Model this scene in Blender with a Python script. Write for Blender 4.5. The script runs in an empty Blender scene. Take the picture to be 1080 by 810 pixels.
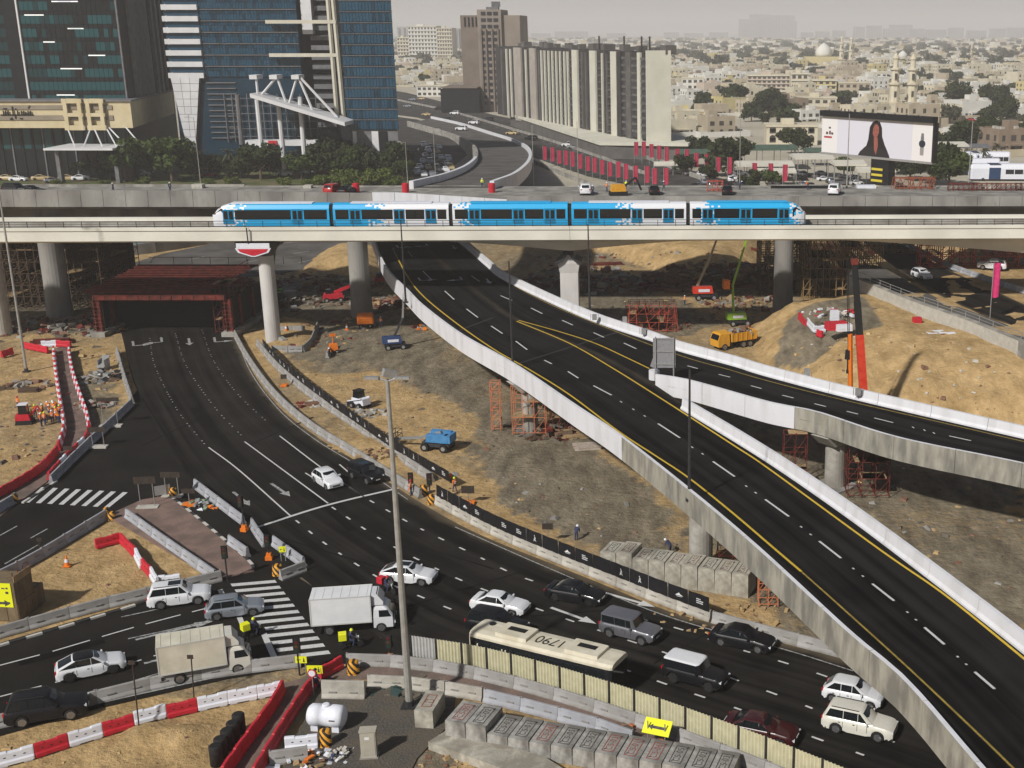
import bpy, math, random
import numpy as np
from mathutils import Vector, Matrix
random.seed(7)
R = math.radians
SC = bpy.context.scene
COL = SC.collection
# ------------------------------------------------------------------ camera, world, sun, exposure
CH, FPX, PPX, PPY, YH = 46.0, 1290.0, 715.0, 405.0, 32.0      # camera height, focal length in photo pixels, optical axis, horizon row
PITCH = math.atan((PPY - YH) / FPX)
cp, sp = math.cos(PITCH), math.sin(PITCH)
cd = bpy.data.cameras.new("camera"); cam = bpy.data.objects.new("camera", cd); COL.objects.link(cam)
cam.location = (0, 0, CH); cam.rotation_euler = (math.pi / 2 - PITCH, 0, 0)
cd.sensor_fit = 'HORIZONTAL'; cd.sensor_width = 36; cd.lens = 36 * FPX / 1080
cd.shift_x = (540 - PPX) / 1080; cd.shift_y = 0
cd.clip_start = 1; cd.clip_end = 30000
SC.camera = cam
SUN_AZ, SUN_EL = R(216), R(39)                                # azimuth clockwise from +Y
W = bpy.data.worlds.new("World"); SC.world = W; W.use_nodes = True
nt = W.node_tree; bgn = nt.nodes['Background']
sky = nt.nodes.new('ShaderNodeTexSky'); sky.sky_type = 'NISHITA'; sky.sun_disc = False
sky.sun_elevation = SUN_EL; sky.sun_rotation = SUN_AZ; sky.air_density = 1.0; sky.dust_density = 2.0; sky.ozone_density = 1.0
wtc = nt.nodes.new('ShaderNodeTexCoord'); wsp = nt.nodes.new('ShaderNodeSeparateXYZ'); nt.links.new(wtc.outputs['Generated'], wsp.inputs[0])
wrp = nt.nodes.new('ShaderNodeValToRGB'); wrp.color_ramp.elements[0].position = .0; wrp.color_ramp.elements[0].color = (1,1,1,1); wrp.color_ramp.elements[1].position = .30; wrp.color_ramp.elements[1].color = (0,0,0,1)
nt.links.new(wsp.outputs['Z'], wrp.inputs[0]); wmx = nt.nodes.new('ShaderNodeMix'); wmx.data_type = 'RGBA'      # the dust haze lies evenly all round the horizon
nt.links.new(wrp.outputs[0], wmx.inputs['Factor']); nt.links.new(sky.outputs[0], wmx.inputs['A']); wmx.inputs['B'].default_value = (11.6, 11.1, 11.0, 1)
nt.links.new(wmx.outputs['Result'], bgn.inputs[0]); bgn.inputs[1].default_value = 0.05
sl = bpy.data.lights.new("sun", 'SUN'); sl.energy = 5.0; sl.angle = R(2.2); sl.color = (1.0, 0.97, 0.92)
so = bpy.data.objects.new("sun", sl); COL.objects.link(so)
sdir = Vector((math.sin(SUN_AZ) * math.cos(SUN_EL), math.cos(SUN_AZ) * math.cos(SUN_EL), math.sin(SUN_EL)))
so.rotation_euler = sdir.to_track_quat('Z', 'Y').to_euler(); so.location = (-100, -100, 200)
SC.view_settings.view_transform = 'Standard'; SC.view_settings.look = 'None'
SC.view_settings.exposure = -0.38; SC.view_settings.gamma = 1.0; SC.view_settings.use_curve_mapping = False
SC.render.engine = 'CYCLES'
SC.cycles.use_denoising = True
try: SC.cycles.denoiser = 'OPENIMAGEDENOISE'
except Exception: pass
SC.cycles.max_bounces = 5; SC.cycles.diffuse_bounces = 1; SC.cycles.glossy_bounces = 2; SC.cycles.volume_bounces = 1
SC.cycles.sample_clamp_indirect = 4
# ------------------------------------------------------------------ measuring: photo pixel -> point of the place
def ray(x, y):
    a, b = (x - PPX) / FPX, -(y - PPY) / FPX
    return Vector((a, cp + b * sp, -sp + b * cp))
def G(x, y, h=0.0):
    d = ray(x, y); t = (h - CH) / d.z
    return Vector((d.x * t, d.y * t, h))
def V(x, y, Y):
    d = ray(x, y); t = Y / d.y
    return Vector((d.x * t, Y, CH + d.z * t))
def GH(x, y, hf, add=0.0):
    h = hf(100.0) + add
    for _ in range(12):
        p = G(x, y, h); h = hf(p.y) + add
    return G(x, y, h)
def head(a, b):
    p, q = G(*a), G(*b)
    return math.atan2(q.y - p.y, q.x - p.x)
# ------------------------------------------------------------------ mesh building
class MB:
    def __init__(s): s.v = []; s.f = []; s.m = []
    def add(s, vs, fs, mi=0):
        n = len(s.v); s.v += [tuple(v) for v in vs]; s.f += [tuple(i + n for i in f) for f in fs]; s.m += [mi] * len(fs)
        return s
    def box(s, x0, x1, y0, y1, z0, z1, mi=0):
        return s.add([(x0,y0,z0),(x1,y0,z0),(x1,y1,z0),(x0,y1,z0),(x0,y0,z1),(x1,y0,z1),(x1,y1,z1),(x0,y1,z1)],
              [(0,3,2,1),(4,5,6,7),(0,1,5,4),(1,2,6,5),(2,3,7,6),(3,0,4,7)], mi)
    def obox(s, c, size, rz=0.0, mi=0, rx=0.0, ry=0.0, tx=1.0, ty=1.0):
        hx, hy, hz = size[0]/2, size[1]/2, size[2]/2
        M = Matrix.Translation(c) @ Matrix.Rotation(rz,4,'Z') @ Matrix.Rotation(ry,4,'Y') @ Matrix.Rotation(rx,4,'X')
        vs = [M @ Vector(p) for p in [(-hx,-hy,-hz),(hx,-hy,-hz),(hx,hy,-hz),(-hx,hy,-hz),(-hx*tx,-hy*ty,hz),(hx*tx,-hy*ty,hz),(hx*tx,hy*ty,hz),(-hx*tx,hy*ty,hz)]]
        return s.add(vs, [(0,3,2,1),(4,5,6,7),(0,1,5,4),(1,2,6,5),(2,3,7,6),(3,0,4,7)], mi)
    def tube(s, p, q, r, n=6, mi=0, r2=None, cap=True):
        p, q = Vector(p), Vector(q); r2 = r if r2 is None else r2
        d = q - p
        if d.length < 1e-6: return s
        d.normalize(); a = d.orthogonal().normalized(); b = d.cross(a)
        vs = []
        for c, rr in ((p, r), (q, r2)):
            for i in range(n):
                t = 2*math.pi*i/n; vs.append(c + a*math.cos(t)*rr + b*math.sin(t)*rr)
        fs = [(i,(i+1)%n,n+(i+1)%n,n+i) for i in range(n)]
        if cap: fs += [tuple(range(n-1,-1,-1)), tuple(range(n,2*n))]
        return s.add(vs, fs, mi)
    def path(s, pts, r, n=6, mi=0):
        for a, b in zip(pts[:-1], pts[1:]): s.tube(a, b, r, n, mi)
        return s
    def prism(s, poly, z0, z1, mi=0, side=None):
        n = len(poly)
        A = sum(poly[i][0]*poly[(i+1)%n][1]-poly[(i+1)%n][0]*poly[i][1] for i in range(n))
        if A < 0: poly = poly[::-1]
        vs = [(p[0],p[1],z0) for p in poly] + [(p[0],p[1],z1) for p in poly]
        s.add(vs, [tuple(range(n-1,-1,-1)), tuple(range(n,2*n))], mi)
        return s.add(vs, [(i,(i+1)%n,n+(i+1)%n,n+i) for i in range(n)], mi if side is None else side)
    def lathe(s, prof, n=12, c=(0,0,0), mi=0, axis='z'):
        vs = []
        for r, z in prof:
            for i in range(n):
                t = 2*math.pi*i/n
                x, y = r*math.cos(t), r*math.sin(t)
                p = (x,y,z) if axis=='z' else ((x,z,y) if axis=='y' else (z,x,y))
                vs.append((c[0]+p[0],c[1]+p[1],c[2]+p[2]))
        k = len(prof); fs = []
        for j in range(k-1):
            for i in range(n): fs.append((j*n+i, j*n+(i+1)%n, (j+1)*n+(i+1)%n, (j+1)*n+i))
        fs += [tuple(range(n-1,-1,-1)), tuple((k-1)*n+i for i in range(n))]
        return s.add(vs, fs, mi)
    def quad(s, a, b, c, d, mi=0): return s.add([a,b,c,d], [(0,1,2,3)], mi)
    def poly(s, pts, mi=0): return s.add(pts, [tuple(range(len(pts)))], mi)
    def strip(s, L, Rr, mi=0):
        n = len(L); return s.add(list(L)+list(Rr), [(i,n+i,n+i+1,i+1) for i in range(n-1)], mi)
    def sweep(s, rows, mi=0, close=True, caps=True):
        k = len(rows[0]); n = len(rows); vs = [p for r in rows for p in r]; fs = []
        for i in range(n-1):
            for j in range(k if close else k-1):
                fs.append((i*k+j, i*k+(j+1)%k, (i+1)*k+(j+1)%k, (i+1)*k+j))
        if caps and close: fs += [tuple(range(k-1,-1,-1)), tuple((n-1)*k+j for j in range(k))]
        return s.add(vs, fs, mi)
    def blob(s, c, r, mi=0, n=7, k=5, j=0.15, rs=None):
        rs = rs or random; vs = []
        for a in range(k+1):
            ph = -math.pi/2 + math.pi*a/k
            for b in range(n):
                t = 2*math.pi*b/n; q = 1 + rs.uniform(-j, j)
                vs.append((c[0]+r[0]*q*math.cos(ph)*math.cos(t), c[1]+r[1]*q*math.cos(ph)*math.sin(t), c[2]+r[2]*q*math.sin(ph)))
        fs = [(a*n+b, a*n+(b+1)%n, (a+1)*n+(b+1)%n, (a+1)*n+b) for a in range(k) for b in range(n)]
        return s.add(vs, fs, mi)
    def xf(s, M):
        s.v = [tuple(M @ Vector(p)) for p in s.v]; return s
    def mesh(s, name, mats, smooth=False):
        me = bpy.data.meshes.new(name); me.from_pydata(s.v, [], s.f)
        for m in (mats if isinstance(mats, (list, tuple)) else [mats]): me.materials.append(m)
        if s.m and max(s.m): me.polygons.foreach_set('material_index', s.m)
        if smooth: me.polygons.foreach_set('use_smooth', [True]*len(me.polygons))
        me.update(); return me
    def build(s, name, mats, parent=None, smooth=False, label=None, cat=None, group=None, kind=None, world=False, origin=None):
        """world=True: vertices are in world space; they are moved into the parent's (or a base point's) own space"""
        if not s.v: return None
        loc = None
        if world:
            if parent is not None: s.xf(parent_world(parent).inverted())
            elif origin is not False:
                a = np.array(s.v)
                loc = Vector(origin) if origin is not None else Vector(((a[:,0].min()+a[:,0].max())/2, (a[:,1].min()+a[:,1].max())/2, a[:,2].min()))
                s.v = [tuple(p) for p in (a - np.array(loc))]
        o = bpy.data.objects.new(name, s.mesh(name, mats, smooth)); COL.objects.link(o)
        if loc is not None: o.location = loc
        if parent is not None: o.parent = parent; KIDS.setdefault(parent.name, []).append(o)
        return tag(o, label, cat, group, kind)
WM = {}
def parent_world(o):
    M = Matrix.Translation(o.location) @ o.rotation_euler.to_matrix().to_4x4() @ Matrix.Diagonal((*o.scale, 1))
    return parent_world(o.parent) @ M if o.parent else M
def tag(o, label=None, cat=None, group=None, kind=None):
    if label: o['label'] = label
    if cat: o['category'] = cat
    if group: o['group'] = group
    if kind: o['kind'] = kind
    return o
KIDS = {}
def thing(name, label, cat, loc=(0,0,0), rz=0.0, group=None):
    o = bpy.data.objects.new(name, None); COL.objects.link(o); o.empty_display_size = .3
    o.location = loc; o.rotation_euler = (0,0,rz)
    return tag(o, label, cat, group)
def dup(root, loc, rz=None, label=None, group=None, scale=None):
    def cpy(o, par):
        c = o.copy(); COL.objects.link(c)
        if par is not None: c.parent = par
        for ch in KIDS.get(o.name, []): cpy(ch, c)
        return c
    r = cpy(root, None); r.location = loc
    if rz is not None: r.rotation_euler = (0,0,rz)
    if scale is not None: r.scale = (scale,)*3 if not isinstance(scale, (tuple, list)) else scale
    if label: r['label'] = label
    if group: r['group'] = group
    return r
def resample(pts, step=None, n=None):
    P = [Vector(p) for p in pts]; L = [0]
    for a, b in zip(P[:-1], P[1:]): L.append(L[-1] + (b-a).length)
    if n is None: n = max(2, int(round(L[-1]/step)) + 1)
    out = []; j = 0
    for i in range(n):
        t = L[-1]*i/(n-1)
        while j < len(P)-2 and L[j+1] < t: j += 1
        u = (t-L[j])/max(1e-9, L[j+1]-L[j]); out.append(P[j].lerp(P[j+1], min(1,max(0,u))))
    return out
def smooth(pts, n=None, step=None):
    """Catmull-Rom through the points, then even spacing"""
    P = [Vector(p) for p in pts]; Q = [P[0]*2-P[1]] + P + [P[-1]*2-P[-2]]; out = []
    for i in range(1, len(Q)-2):
        for k in range(8):
            t = k/8; a,b,c,d = Q[i-1],Q[i],Q[i+1],Q[i+2]
            out.append(0.5*((2*b)+(c-a)*t+(2*a-5*b+4*c-d)*t*t+(3*b-a-3*c+d)*t**3))
    out.append(P[-1])
    return resample(out, step, n)
def ribbon(pts, w, dz=0.0):
    """left/right lines of a band of width w along a ground path"""
    L, Rr = [], []
    for i, p in enumerate(pts):
        t = (pts[min(i+1,len(pts)-1)] - pts[max(i-1,0)]); t.z = 0; t.normalize(); nrm = Vector((-t.y, t.x, 0))
        L.append(p+nrm*w/2+Vector((0,0,dz))); Rr.append(p-nrm*w/2+Vector((0,0,dz)))
    return L, Rr
# ------------------------------------------------------------------ materials
MATS = {}
def mat(name, c1, c2=None, scale=1.0, rough=0.8, metal=0.0, bump=0.0, bscale=None, spec=0.3, detail=5.0, lo=0.35, hi=0.65, stretch=None, emit=None, coat=0.0, coords='Object', c3=None, s3=0.1, alpha=None):
    if name in MATS: return MATS[name]
    m = bpy.data.materials.new(name); m.use_nodes = True; nt = m.node_tree; N = nt.nodes; L = nt.links
    b = N['Principled BSDF']; b.inputs['Roughness'].default_value = rough; b.inputs['Metallic'].default_value = metal
    b.inputs['Specular IOR Level'].default_value = spec
    if coat: b.inputs['Coat Weight'].default_value = coat; b.inputs['Coat Roughness'].default_value = .08
    b.inputs['Base Color'].default_value = (*c1, 1)
    if emit: b.inputs['Emission Color'].default_value = (*c1, 1); b.inputs['Emission Strength'].default_value = emit
    if c2 is not None or bump:
        tc = N.new('ShaderNodeTexCoord'); mp = N.new('ShaderNodeMapping'); L.new(tc.outputs[coords], mp.inputs[0])
        if stretch: mp.inputs['Scale'].default_value = stretch
        nz = N.new('ShaderNodeTexNoise'); nz.inputs['Scale'].default_value = scale; nz.inputs['Detail'].default_value = detail; nz.inputs['Roughness'].default_value = .6
        L.new(mp.outputs[0], nz.inputs['Vector'])
    if c2 is not None:
        cr = N.new('ShaderNodeValToRGB'); cr.color_ramp.elements[0].position = lo; cr.color_ramp.elements[1].position = hi
        cr.color_ramp.elements[0].color = (*c1,1); cr.color_ramp.elements[1].color = (*c2,1)
        L.new(nz.outputs['Fac'], cr.inputs[0]); out = cr.outputs[0]
        if c3 is not None:
            n3 = N.new('ShaderNodeTexNoise'); n3.inputs['Scale'].default_value = s3; n3.inputs['Detail'].default_value = 4; L.new(mp.outputs[0], n3.inputs['Vector'])
            r3 = N.new('ShaderNodeValToRGB'); r3.color_ramp.elements[0].position = .42; r3.color_ramp.elements[1].position = .62; L.new(n3.outputs['Fac'], r3.inputs[0])
            mx = N.new('ShaderNodeMix'); mx.data_type = 'RGBA'; L.new(r3.outputs[0], mx.inputs['Factor']); L.new(out, mx.inputs['A']); mx.inputs['B'].default_value = (*c3,1); out = mx.outputs['Result']
        L.new(out, b.inputs['Base Color'])
    if bump:
        bp = N.new('ShaderNodeBump'); bp.inputs['Strength'].default_value = min(1,bump); bp.inputs['Distance'].default_value = .05*max(1,bump)
        if bscale:
            nb = N.new('ShaderNodeTexNoise'); nb.inputs['Scale'].default_value = bscale; nb.inputs['Detail'].default_value = 4; L.new(mp.outputs[0], nb.inputs['Vector']); L.new(nb.outputs['Fac'], bp.inputs['Height'])
        else: L.new(nz.outputs['Fac'], bp.inputs['Height'])
        L.new(bp.outputs[0], b.inputs['Normal'])
    MATS[name] = m; return m
M_CONC = mat('concrete', (.30,.28,.25), (.42,.40,.36), 1.3, .9, bump=.3, bscale=9, c3=(.24,.22,.19), s3=.35)
M_CONC_D = mat('old_concrete', (.25,.24,.22), (.40,.385,.355), .5, .9, bump=.3, bscale=7, c3=(.19,.18,.165), s3=.25, stretch=(1,1,.5))
M_CONC_L = mat('pale_concrete', (.44,.42,.37), (.55,.52,.46), 1.2, .85, bump=.2, bscale=9)
M_CREAM = mat('cream_girder', (.74,.72,.63), (.82,.80,.71), .25, .7, c3=(.67,.65,.57), s3=.12)
M_WHITE = mat('white_paint', (.70,.70,.73), (.80,.80,.84), .7, .65, bump=.1, bscale=12, c3=(.64,.64,.655), s3=.7, stretch=(1,1,.25))
M_ROADW = mat('road_white', (.50,.50,.49), (.66,.66,.64), 5, .8)
M_ROADF = mat('road_white_worn', (.17,.17,.17), (.42,.42,.41), 4, .8, lo=.4, hi=.55)
M_YEL = mat('road_yellow', (.52,.34,.03), (.66,.46,.05), 5, .8)
M_YELF = mat('road_yellow_worn', (.20,.14,.03), (.38,.27,.05), 3, .8)
M_METAL = mat('galvanised', (.36,.36,.35), (.46,.46,.45), 4, .5, .5)
M_DARKMET = mat('dark_metal', (.05,.05,.055), (.08,.08,.085), 4, .5, .6)
M_POLE = mat('pole_grey', (.33,.32,.29), (.42,.41,.38), 2, .55, .3)
M_RED = mat('red_plastic', (.50,.015,.03), (.60,.03,.05), 3, .5)
M_WHITEP = mat('white_plastic', (.72,.74,.82), (.82,.83,.88), 3, .45)
M_RUST = mat('red_steel', (.13,.022,.016), (.22,.040,.026), 4, .7, c3=(.08,.02,.015), s3=1.0)
M_REDOX = mat('red_oxide', (.36,.05,.03), (.50,.10,.06), 4, .7)
M_ORSTEEL = mat('orange_steel', (.50,.14,.06), (.62,.22,.10), 4, .7)
M_BLACK = mat('black_rubber', (.012,.012,.012), (.022,.022,.022), 6, .75)
M_GLASS = mat('dark_glass', (.010,.013,.016), None, 1, .08, spec=.6)
M_ORANGE = mat('safety_orange', (.75,.16,.015), (.85,.24,.02), 4, .55)
M_HIVIS = mat('hi_vis_yellow', (.70,.78,.02), (.80,.86,.05), 4, .5)
M_SIGNY = mat('sign_yellow', (.82,.84,.02), None, 1, .5)
M_TIMBER = mat('plywood', (.30,.20,.10), (.44,.31,.17), 3, .8, stretch=(1,1,.2))
M_SKIN = mat('skin', (.28,.16,.10), None, 1, .6)
M_NAVY = mat('navy_cloth', (.03,.04,.09), (.05,.06,.12), 8, .9)
M_DIRTD = mat('dark_dirt', (.10,.085,.065), (.17,.145,.11), 2, .95, bump=.5)
M_BROWN = mat('scrap_brown', (.16,.08,.05), (.26,.15,.10), 3, .85)
M_SAND = mat('sand_heap', (.40,.27,.125), (.54,.39,.20), .8, .95, bump=.6, bscale=3)
# ------------------------------------------------------------------ ground sheet
def pip(px, py, poly):
    ins = np.zeros(px.shape, bool); n = len(poly)
    for i in range(n):
        x0,y0 = poly[i][0],poly[i][1]; x1,y1 = poly[(i+1)%n][0],poly[(i+1)%n][1]
        c = ((y0>py)!=(y1>py)); 
        with np.errstate(divide='ignore', invalid='ignore'): xx = (x1-x0)*(py-y0)/((y1-y0) if y1!=y0 else 1e-9)+x0
        ins ^= c & (px<xx)
    return ins
def pdist(px, py, poly, closed=True):
    d = np.full(px.shape, 1e9); n = len(poly)
    for i in range(n if closed else n-1):
        x0,y0 = poly[i][0],poly[i][1]; x1,y1 = poly[(i+1)%n][0],poly[(i+1)%n][1]
        vx,vy = x1-x0,y1-y0; t = np.clip(((px-x0)*vx+(py-y0)*vy)/(vx*vx+vy*vy+1e-9),0,1)
        d = np.minimum(d, np.hypot(px-x0-t*vx, py-y0-t*vy))
    return d
def vnoise(x, y, s, seed):
    rs = np.random.RandomState(seed); T = rs.rand(64,64)
    u, v = x/s, y/s; i, j = np.floor(u).astype(int), np.floor(v).astype(int); fu, fv = u-i, v-j
    fu, fv = fu*fu*(3-2*fu), fv*fv*(3-2*fv)
    g = lambda a,b: T[a%64, b%64]
    return (g(i,j)*(1-fu)+g(i+1,j)*fu)*(1-fv)+(g(i,j+1)*(1-fu)+g(i+1,j+1)*fu)*fv
def fbm(x, y, s, seed, o=4):
    return sum(vnoise(x, y, s/2**k, seed+k)*.5**k for k in range(o))/sum(.5**k for k in range(o))
gp = lambda pts, h=0.0: [tuple(G(x,y,h))[:2] for x,y in pts]
def hill(X, Y, poly, top, slope, seed):
    """a heap or embankment: rises from the outline at the given slope up to a flat top"""
    d = pdist(X, Y, poly); w = 1.6*(fbm(X,Y,9,seed)-.5)
    h = np.minimum(top, np.maximum(0, d+w)*slope); h = top*(1-np.exp(-1.6*h/top))/(1-math.exp(-1.6))
    return np.where(pip(X, Y, poly), h, 0)
EMB_H = 6.2
HILLS = [  # outline (world), top height, slope, soil
    ([(11,192),(12,172),(17,156),(28,144),(46,136),(80,126),(130,120),(190,150),(190,330),(74,330),(58,262),(46,232),(36,214),(24,205)], EMB_H, .42, 0.0),
    (gp([(585,262),(640,268),(690,285),(735,300),(790,298),(812,270),(800,235),(600,235)]), 4.2, .5, 0.1),
    (gp([(300,300),(340,284),(380,296),(405,292),(410,262),(345,262)]), 2.2, .35, -0.3),
    (gp([(55,375),(70,380),(60,352),(20,352)]), .6, .2, 0.0),
    (gp([(100,800),(160,790),(215,800),(230,765),(150,760)]), .9, .35, 0.2),
    (gp([(345,470),(420,500),(440,480),(400,460)]), .5, .25, 0.0),
    (gp([(268,352),(285,375),(330,368),(335,340),(300,335)]), .7, .3, -.1),
]
def ground_h(X, Y):
    z = -0.065 + .05*(fbm(X,Y,5,3)-.5)
    for poly, top, sl, s in HILLS:
        h = hill(X,Y,poly,top,sl,11); e = np.clip(h/top*4,0,1)*np.clip((1.02-h/top)*3,.25,1)*min(1,top/5)
        z = np.maximum(z, h+z+e*(2.3*(fbm(X*1.0,Y*.55,4.5,41)-.5)+1.1*(fbm(X,Y,2.2,43,2)-.5)))
    return z
def gz(x, y):
    """ground height read from the ground grid"""
    i = int(np.searchsorted(gx, x))-1; j = int(np.searchsorted(gy, y))-1
    i = min(max(i,0),len(gx)-2); j = min(max(j,0),len(gy)-2)
    u = (x-gx[i])/(gx[i+1]-gx[i]); v = (y-gy[j])/(gy[j+1]-gy[j]); n = len(gx)
    return float((ZZ[j*n+i]*(1-u)+ZZ[j*n+i+1]*u)*(1-v)+(ZZ[(j+1)*n+i]*(1-u)+ZZ[(j+1)*n+i+1]*u)*v)
def GG(x, y):
    """point of the heaped ground seen at a photo pixel"""
    d = ray(x, y); t = 0.97*(8.0-CH)/d.z
    for _ in range(400):
        p = Vector((0,0,CH)) + d*t
        if p.z <= gz(p.x, p.y): break
        t += .4
    return p
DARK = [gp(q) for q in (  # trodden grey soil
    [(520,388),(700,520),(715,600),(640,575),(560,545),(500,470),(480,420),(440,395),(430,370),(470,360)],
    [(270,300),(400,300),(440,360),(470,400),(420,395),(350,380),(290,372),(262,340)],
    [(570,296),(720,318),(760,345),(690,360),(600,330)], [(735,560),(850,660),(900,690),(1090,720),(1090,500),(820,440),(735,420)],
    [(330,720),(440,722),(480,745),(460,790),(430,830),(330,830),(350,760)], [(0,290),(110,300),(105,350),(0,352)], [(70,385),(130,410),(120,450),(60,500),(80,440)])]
PALE = [gp(q) for q in ([(300,395),(400,392),(520,470),(520,530),(600,575),(560,580),(470,530),(380,455)], [(0,735),(290,735),(290,830),(0,830)], [(0,600),(130,545),(222,610),(0,680)])]
def grid_axis(a, b, st, far, k=1.35):
    c = list(np.arange(a, b+.01, st)); s = st
    lo, hi = [], []; x = a
    while x > -far: s *= k; x -= s; lo.append(x)
    s = st; x = b
    while x < far: s *= k; x += s; hi.append(x)
    return np.array(lo[::-1]+c+hi)
gx = grid_axis(-95, 120, 0.95, 7000); gy = grid_axis(52, 300, 0.95, 9000)
XX, YY = np.meshgrid(gx, gy); fx, fy = XX.ravel(), YY.ravel()
ZZ = ground_h(fx, fy); ZZ = np.where((np.abs(fx)>400)|(fy>560)|(fy<-100), -.05, ZZ)
soil = .36 + .5*(fbm(fx,fy,16,21)-.5)*2
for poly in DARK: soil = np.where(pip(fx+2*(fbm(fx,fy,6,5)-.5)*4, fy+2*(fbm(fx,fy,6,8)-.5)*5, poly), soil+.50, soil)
for poly in PALE: soil = np.where(pip(fx,fy,poly), soil-.42, soil)
for poly, top, sl, s in HILLS: soil = np.where(pip(fx,fy,poly), s+.3*(fbm(fx,fy,10,31)-.5), soil)
plat = pip(fx+3*(fbm(fx,fy,7,5)-.5), fy+5*(fbm(fx,fy,7,8)-.5), gp([(818,345),(845,352),(890,345),(935,343),(920,325),(905,312),(840,314),(825,330)], EMB_H))
soil = np.where(plat, .95, soil)
# wheel tracks
rs = np.random.RandomState(4)
for (a, b, c) in (((330,400),(470,470),(600,560)), ((420,400),(520,440),(690,560)), ((300,380),(380,400),(520,500)), ((560,330),(640,340),(740,390)), ((450,480),(560,520),(700,590))):
    p = smooth([G(*a),G(*b),G(*c)], n=30)
    for off in (-1.0, 1.0, 2.6):
        q = [(v.x+off*.5, v.y+off*.85) for v in p]
        dd = pdist(fx, fy, q, False); soil = np.where(dd<.75, soil+.2*(fbm(fx,fy,4,9)>.42), soil)
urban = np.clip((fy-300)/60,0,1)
nx_, ny_ = len(gx), len(gy)
idx = np.arange(nx_*ny_).reshape(ny_, nx_)
F = np.stack([idx[:-1,:-1], idx[:-1,1:], idx[1:,1:], idx[1:,:-1]], -1).reshape(-1,4)
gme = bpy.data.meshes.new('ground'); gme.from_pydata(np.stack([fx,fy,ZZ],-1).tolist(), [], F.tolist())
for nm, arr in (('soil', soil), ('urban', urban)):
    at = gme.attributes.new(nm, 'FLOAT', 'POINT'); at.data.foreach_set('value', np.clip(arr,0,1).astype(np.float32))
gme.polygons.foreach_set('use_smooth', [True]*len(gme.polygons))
def ground_mat():
    m = bpy.data.materials.new('sandy_ground'); m.use_nodes = True; N = m.node_tree.nodes; L = m.node_tree.links; b = N['Principled BSDF']
    b.inputs['Roughness'].default_value = .95; b.inputs['Specular IOR Level'].default_value = .1
    tc = N.new('ShaderNodeTexCoord')
    def noise(s, d=6, st=None):
        n = N.new('ShaderNodeTexNoise'); n.inputs['Scale'].default_value = s; n.inputs['Detail'].default_value = d; n.inputs['Roughness'].default_value = .65
        if st:
            mp = N.new('ShaderNodeMapping'); mp.inputs['Scale'].default_value = st; mp.inputs['Rotation'].default_value = (0,0,.7); L.new(tc.outputs['Object'], mp.inputs[0]); L.new(mp.outputs[0], n.inputs['Vector'])
        else: L.new(tc.outputs['Object'], n.inputs['Vector'])
        return n.outputs['Fac']
    def ramp(f, a, b_, p0=.3, p1=.7):
        r = N.new('ShaderNodeValToRGB'); r.color_ramp.elements[0].position=p0; r.color_ramp.elements[1].position=p1
        r.color_ramp.elements[0].color=(*a,1); r.color_ramp.elements[1].color=(*b_,1); L.new(f, r.inputs[0]); return r.outputs[0]
    def mix(f, a, b_):
        x = N.new('ShaderNodeMix'); x.data_type='RGBA'; L.new(f, x.inputs['Factor']); L.new(a, x.inputs['A']); L.new(b_, x.inputs['B']); return x.outputs['Result']
    sand = ramp(noise(.35), (.38,.255,.115), (.60,.42,.21))
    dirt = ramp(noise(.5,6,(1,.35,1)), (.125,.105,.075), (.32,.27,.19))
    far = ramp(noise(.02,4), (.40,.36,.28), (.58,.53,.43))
    a = N.new('ShaderNodeAttribute'); a.attribute_name='soil'; u = N.new('ShaderNodeAttribute'); u.attribute_name='urban'
    ad = N.new('ShaderNodeMath'); ad.operation='MULTIPLY_ADD'; L.new(noise(.9,7), ad.inputs[0]); ad.inputs[1].default_value=.9; 
    sb = N.new('ShaderNodeMath'); sb.operation='SUBTRACT'; L.new(a.outputs['Fac'], sb.inputs[0]); sb.inputs[1].default_value=.45; L.new(sb.outputs[0], ad.inputs[2])
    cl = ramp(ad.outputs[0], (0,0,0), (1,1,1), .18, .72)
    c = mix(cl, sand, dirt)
    gr = ramp(noise(.8,10,(1,.5,1)), (.66,.64,.61), (1.15,1.15,1.15), .30, .64)
    mu = N.new('ShaderNodeMix'); mu.data_type='RGBA'; mu.blend_type='MULTIPLY'; mu.inputs['Factor'].default_value=.8; L.new(c, mu.inputs['A']); L.new(gr, mu.inputs['B'])
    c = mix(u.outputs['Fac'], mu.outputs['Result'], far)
    L.new(c, b.inputs['Base Color'])
    bp = N.new('ShaderNodeBump'); bp.inputs['Strength'].default_value=.9; bp.inputs['Distance'].default_value=.4; L.new(noise(1.4,9), bp.inputs['Height']); L.new(bp.outputs[0], b.inputs['Normal'])
    return m
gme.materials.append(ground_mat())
go = bpy.data.objects.new('ground', gme); COL.objects.link(go); tag(go, kind='structure')
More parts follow.
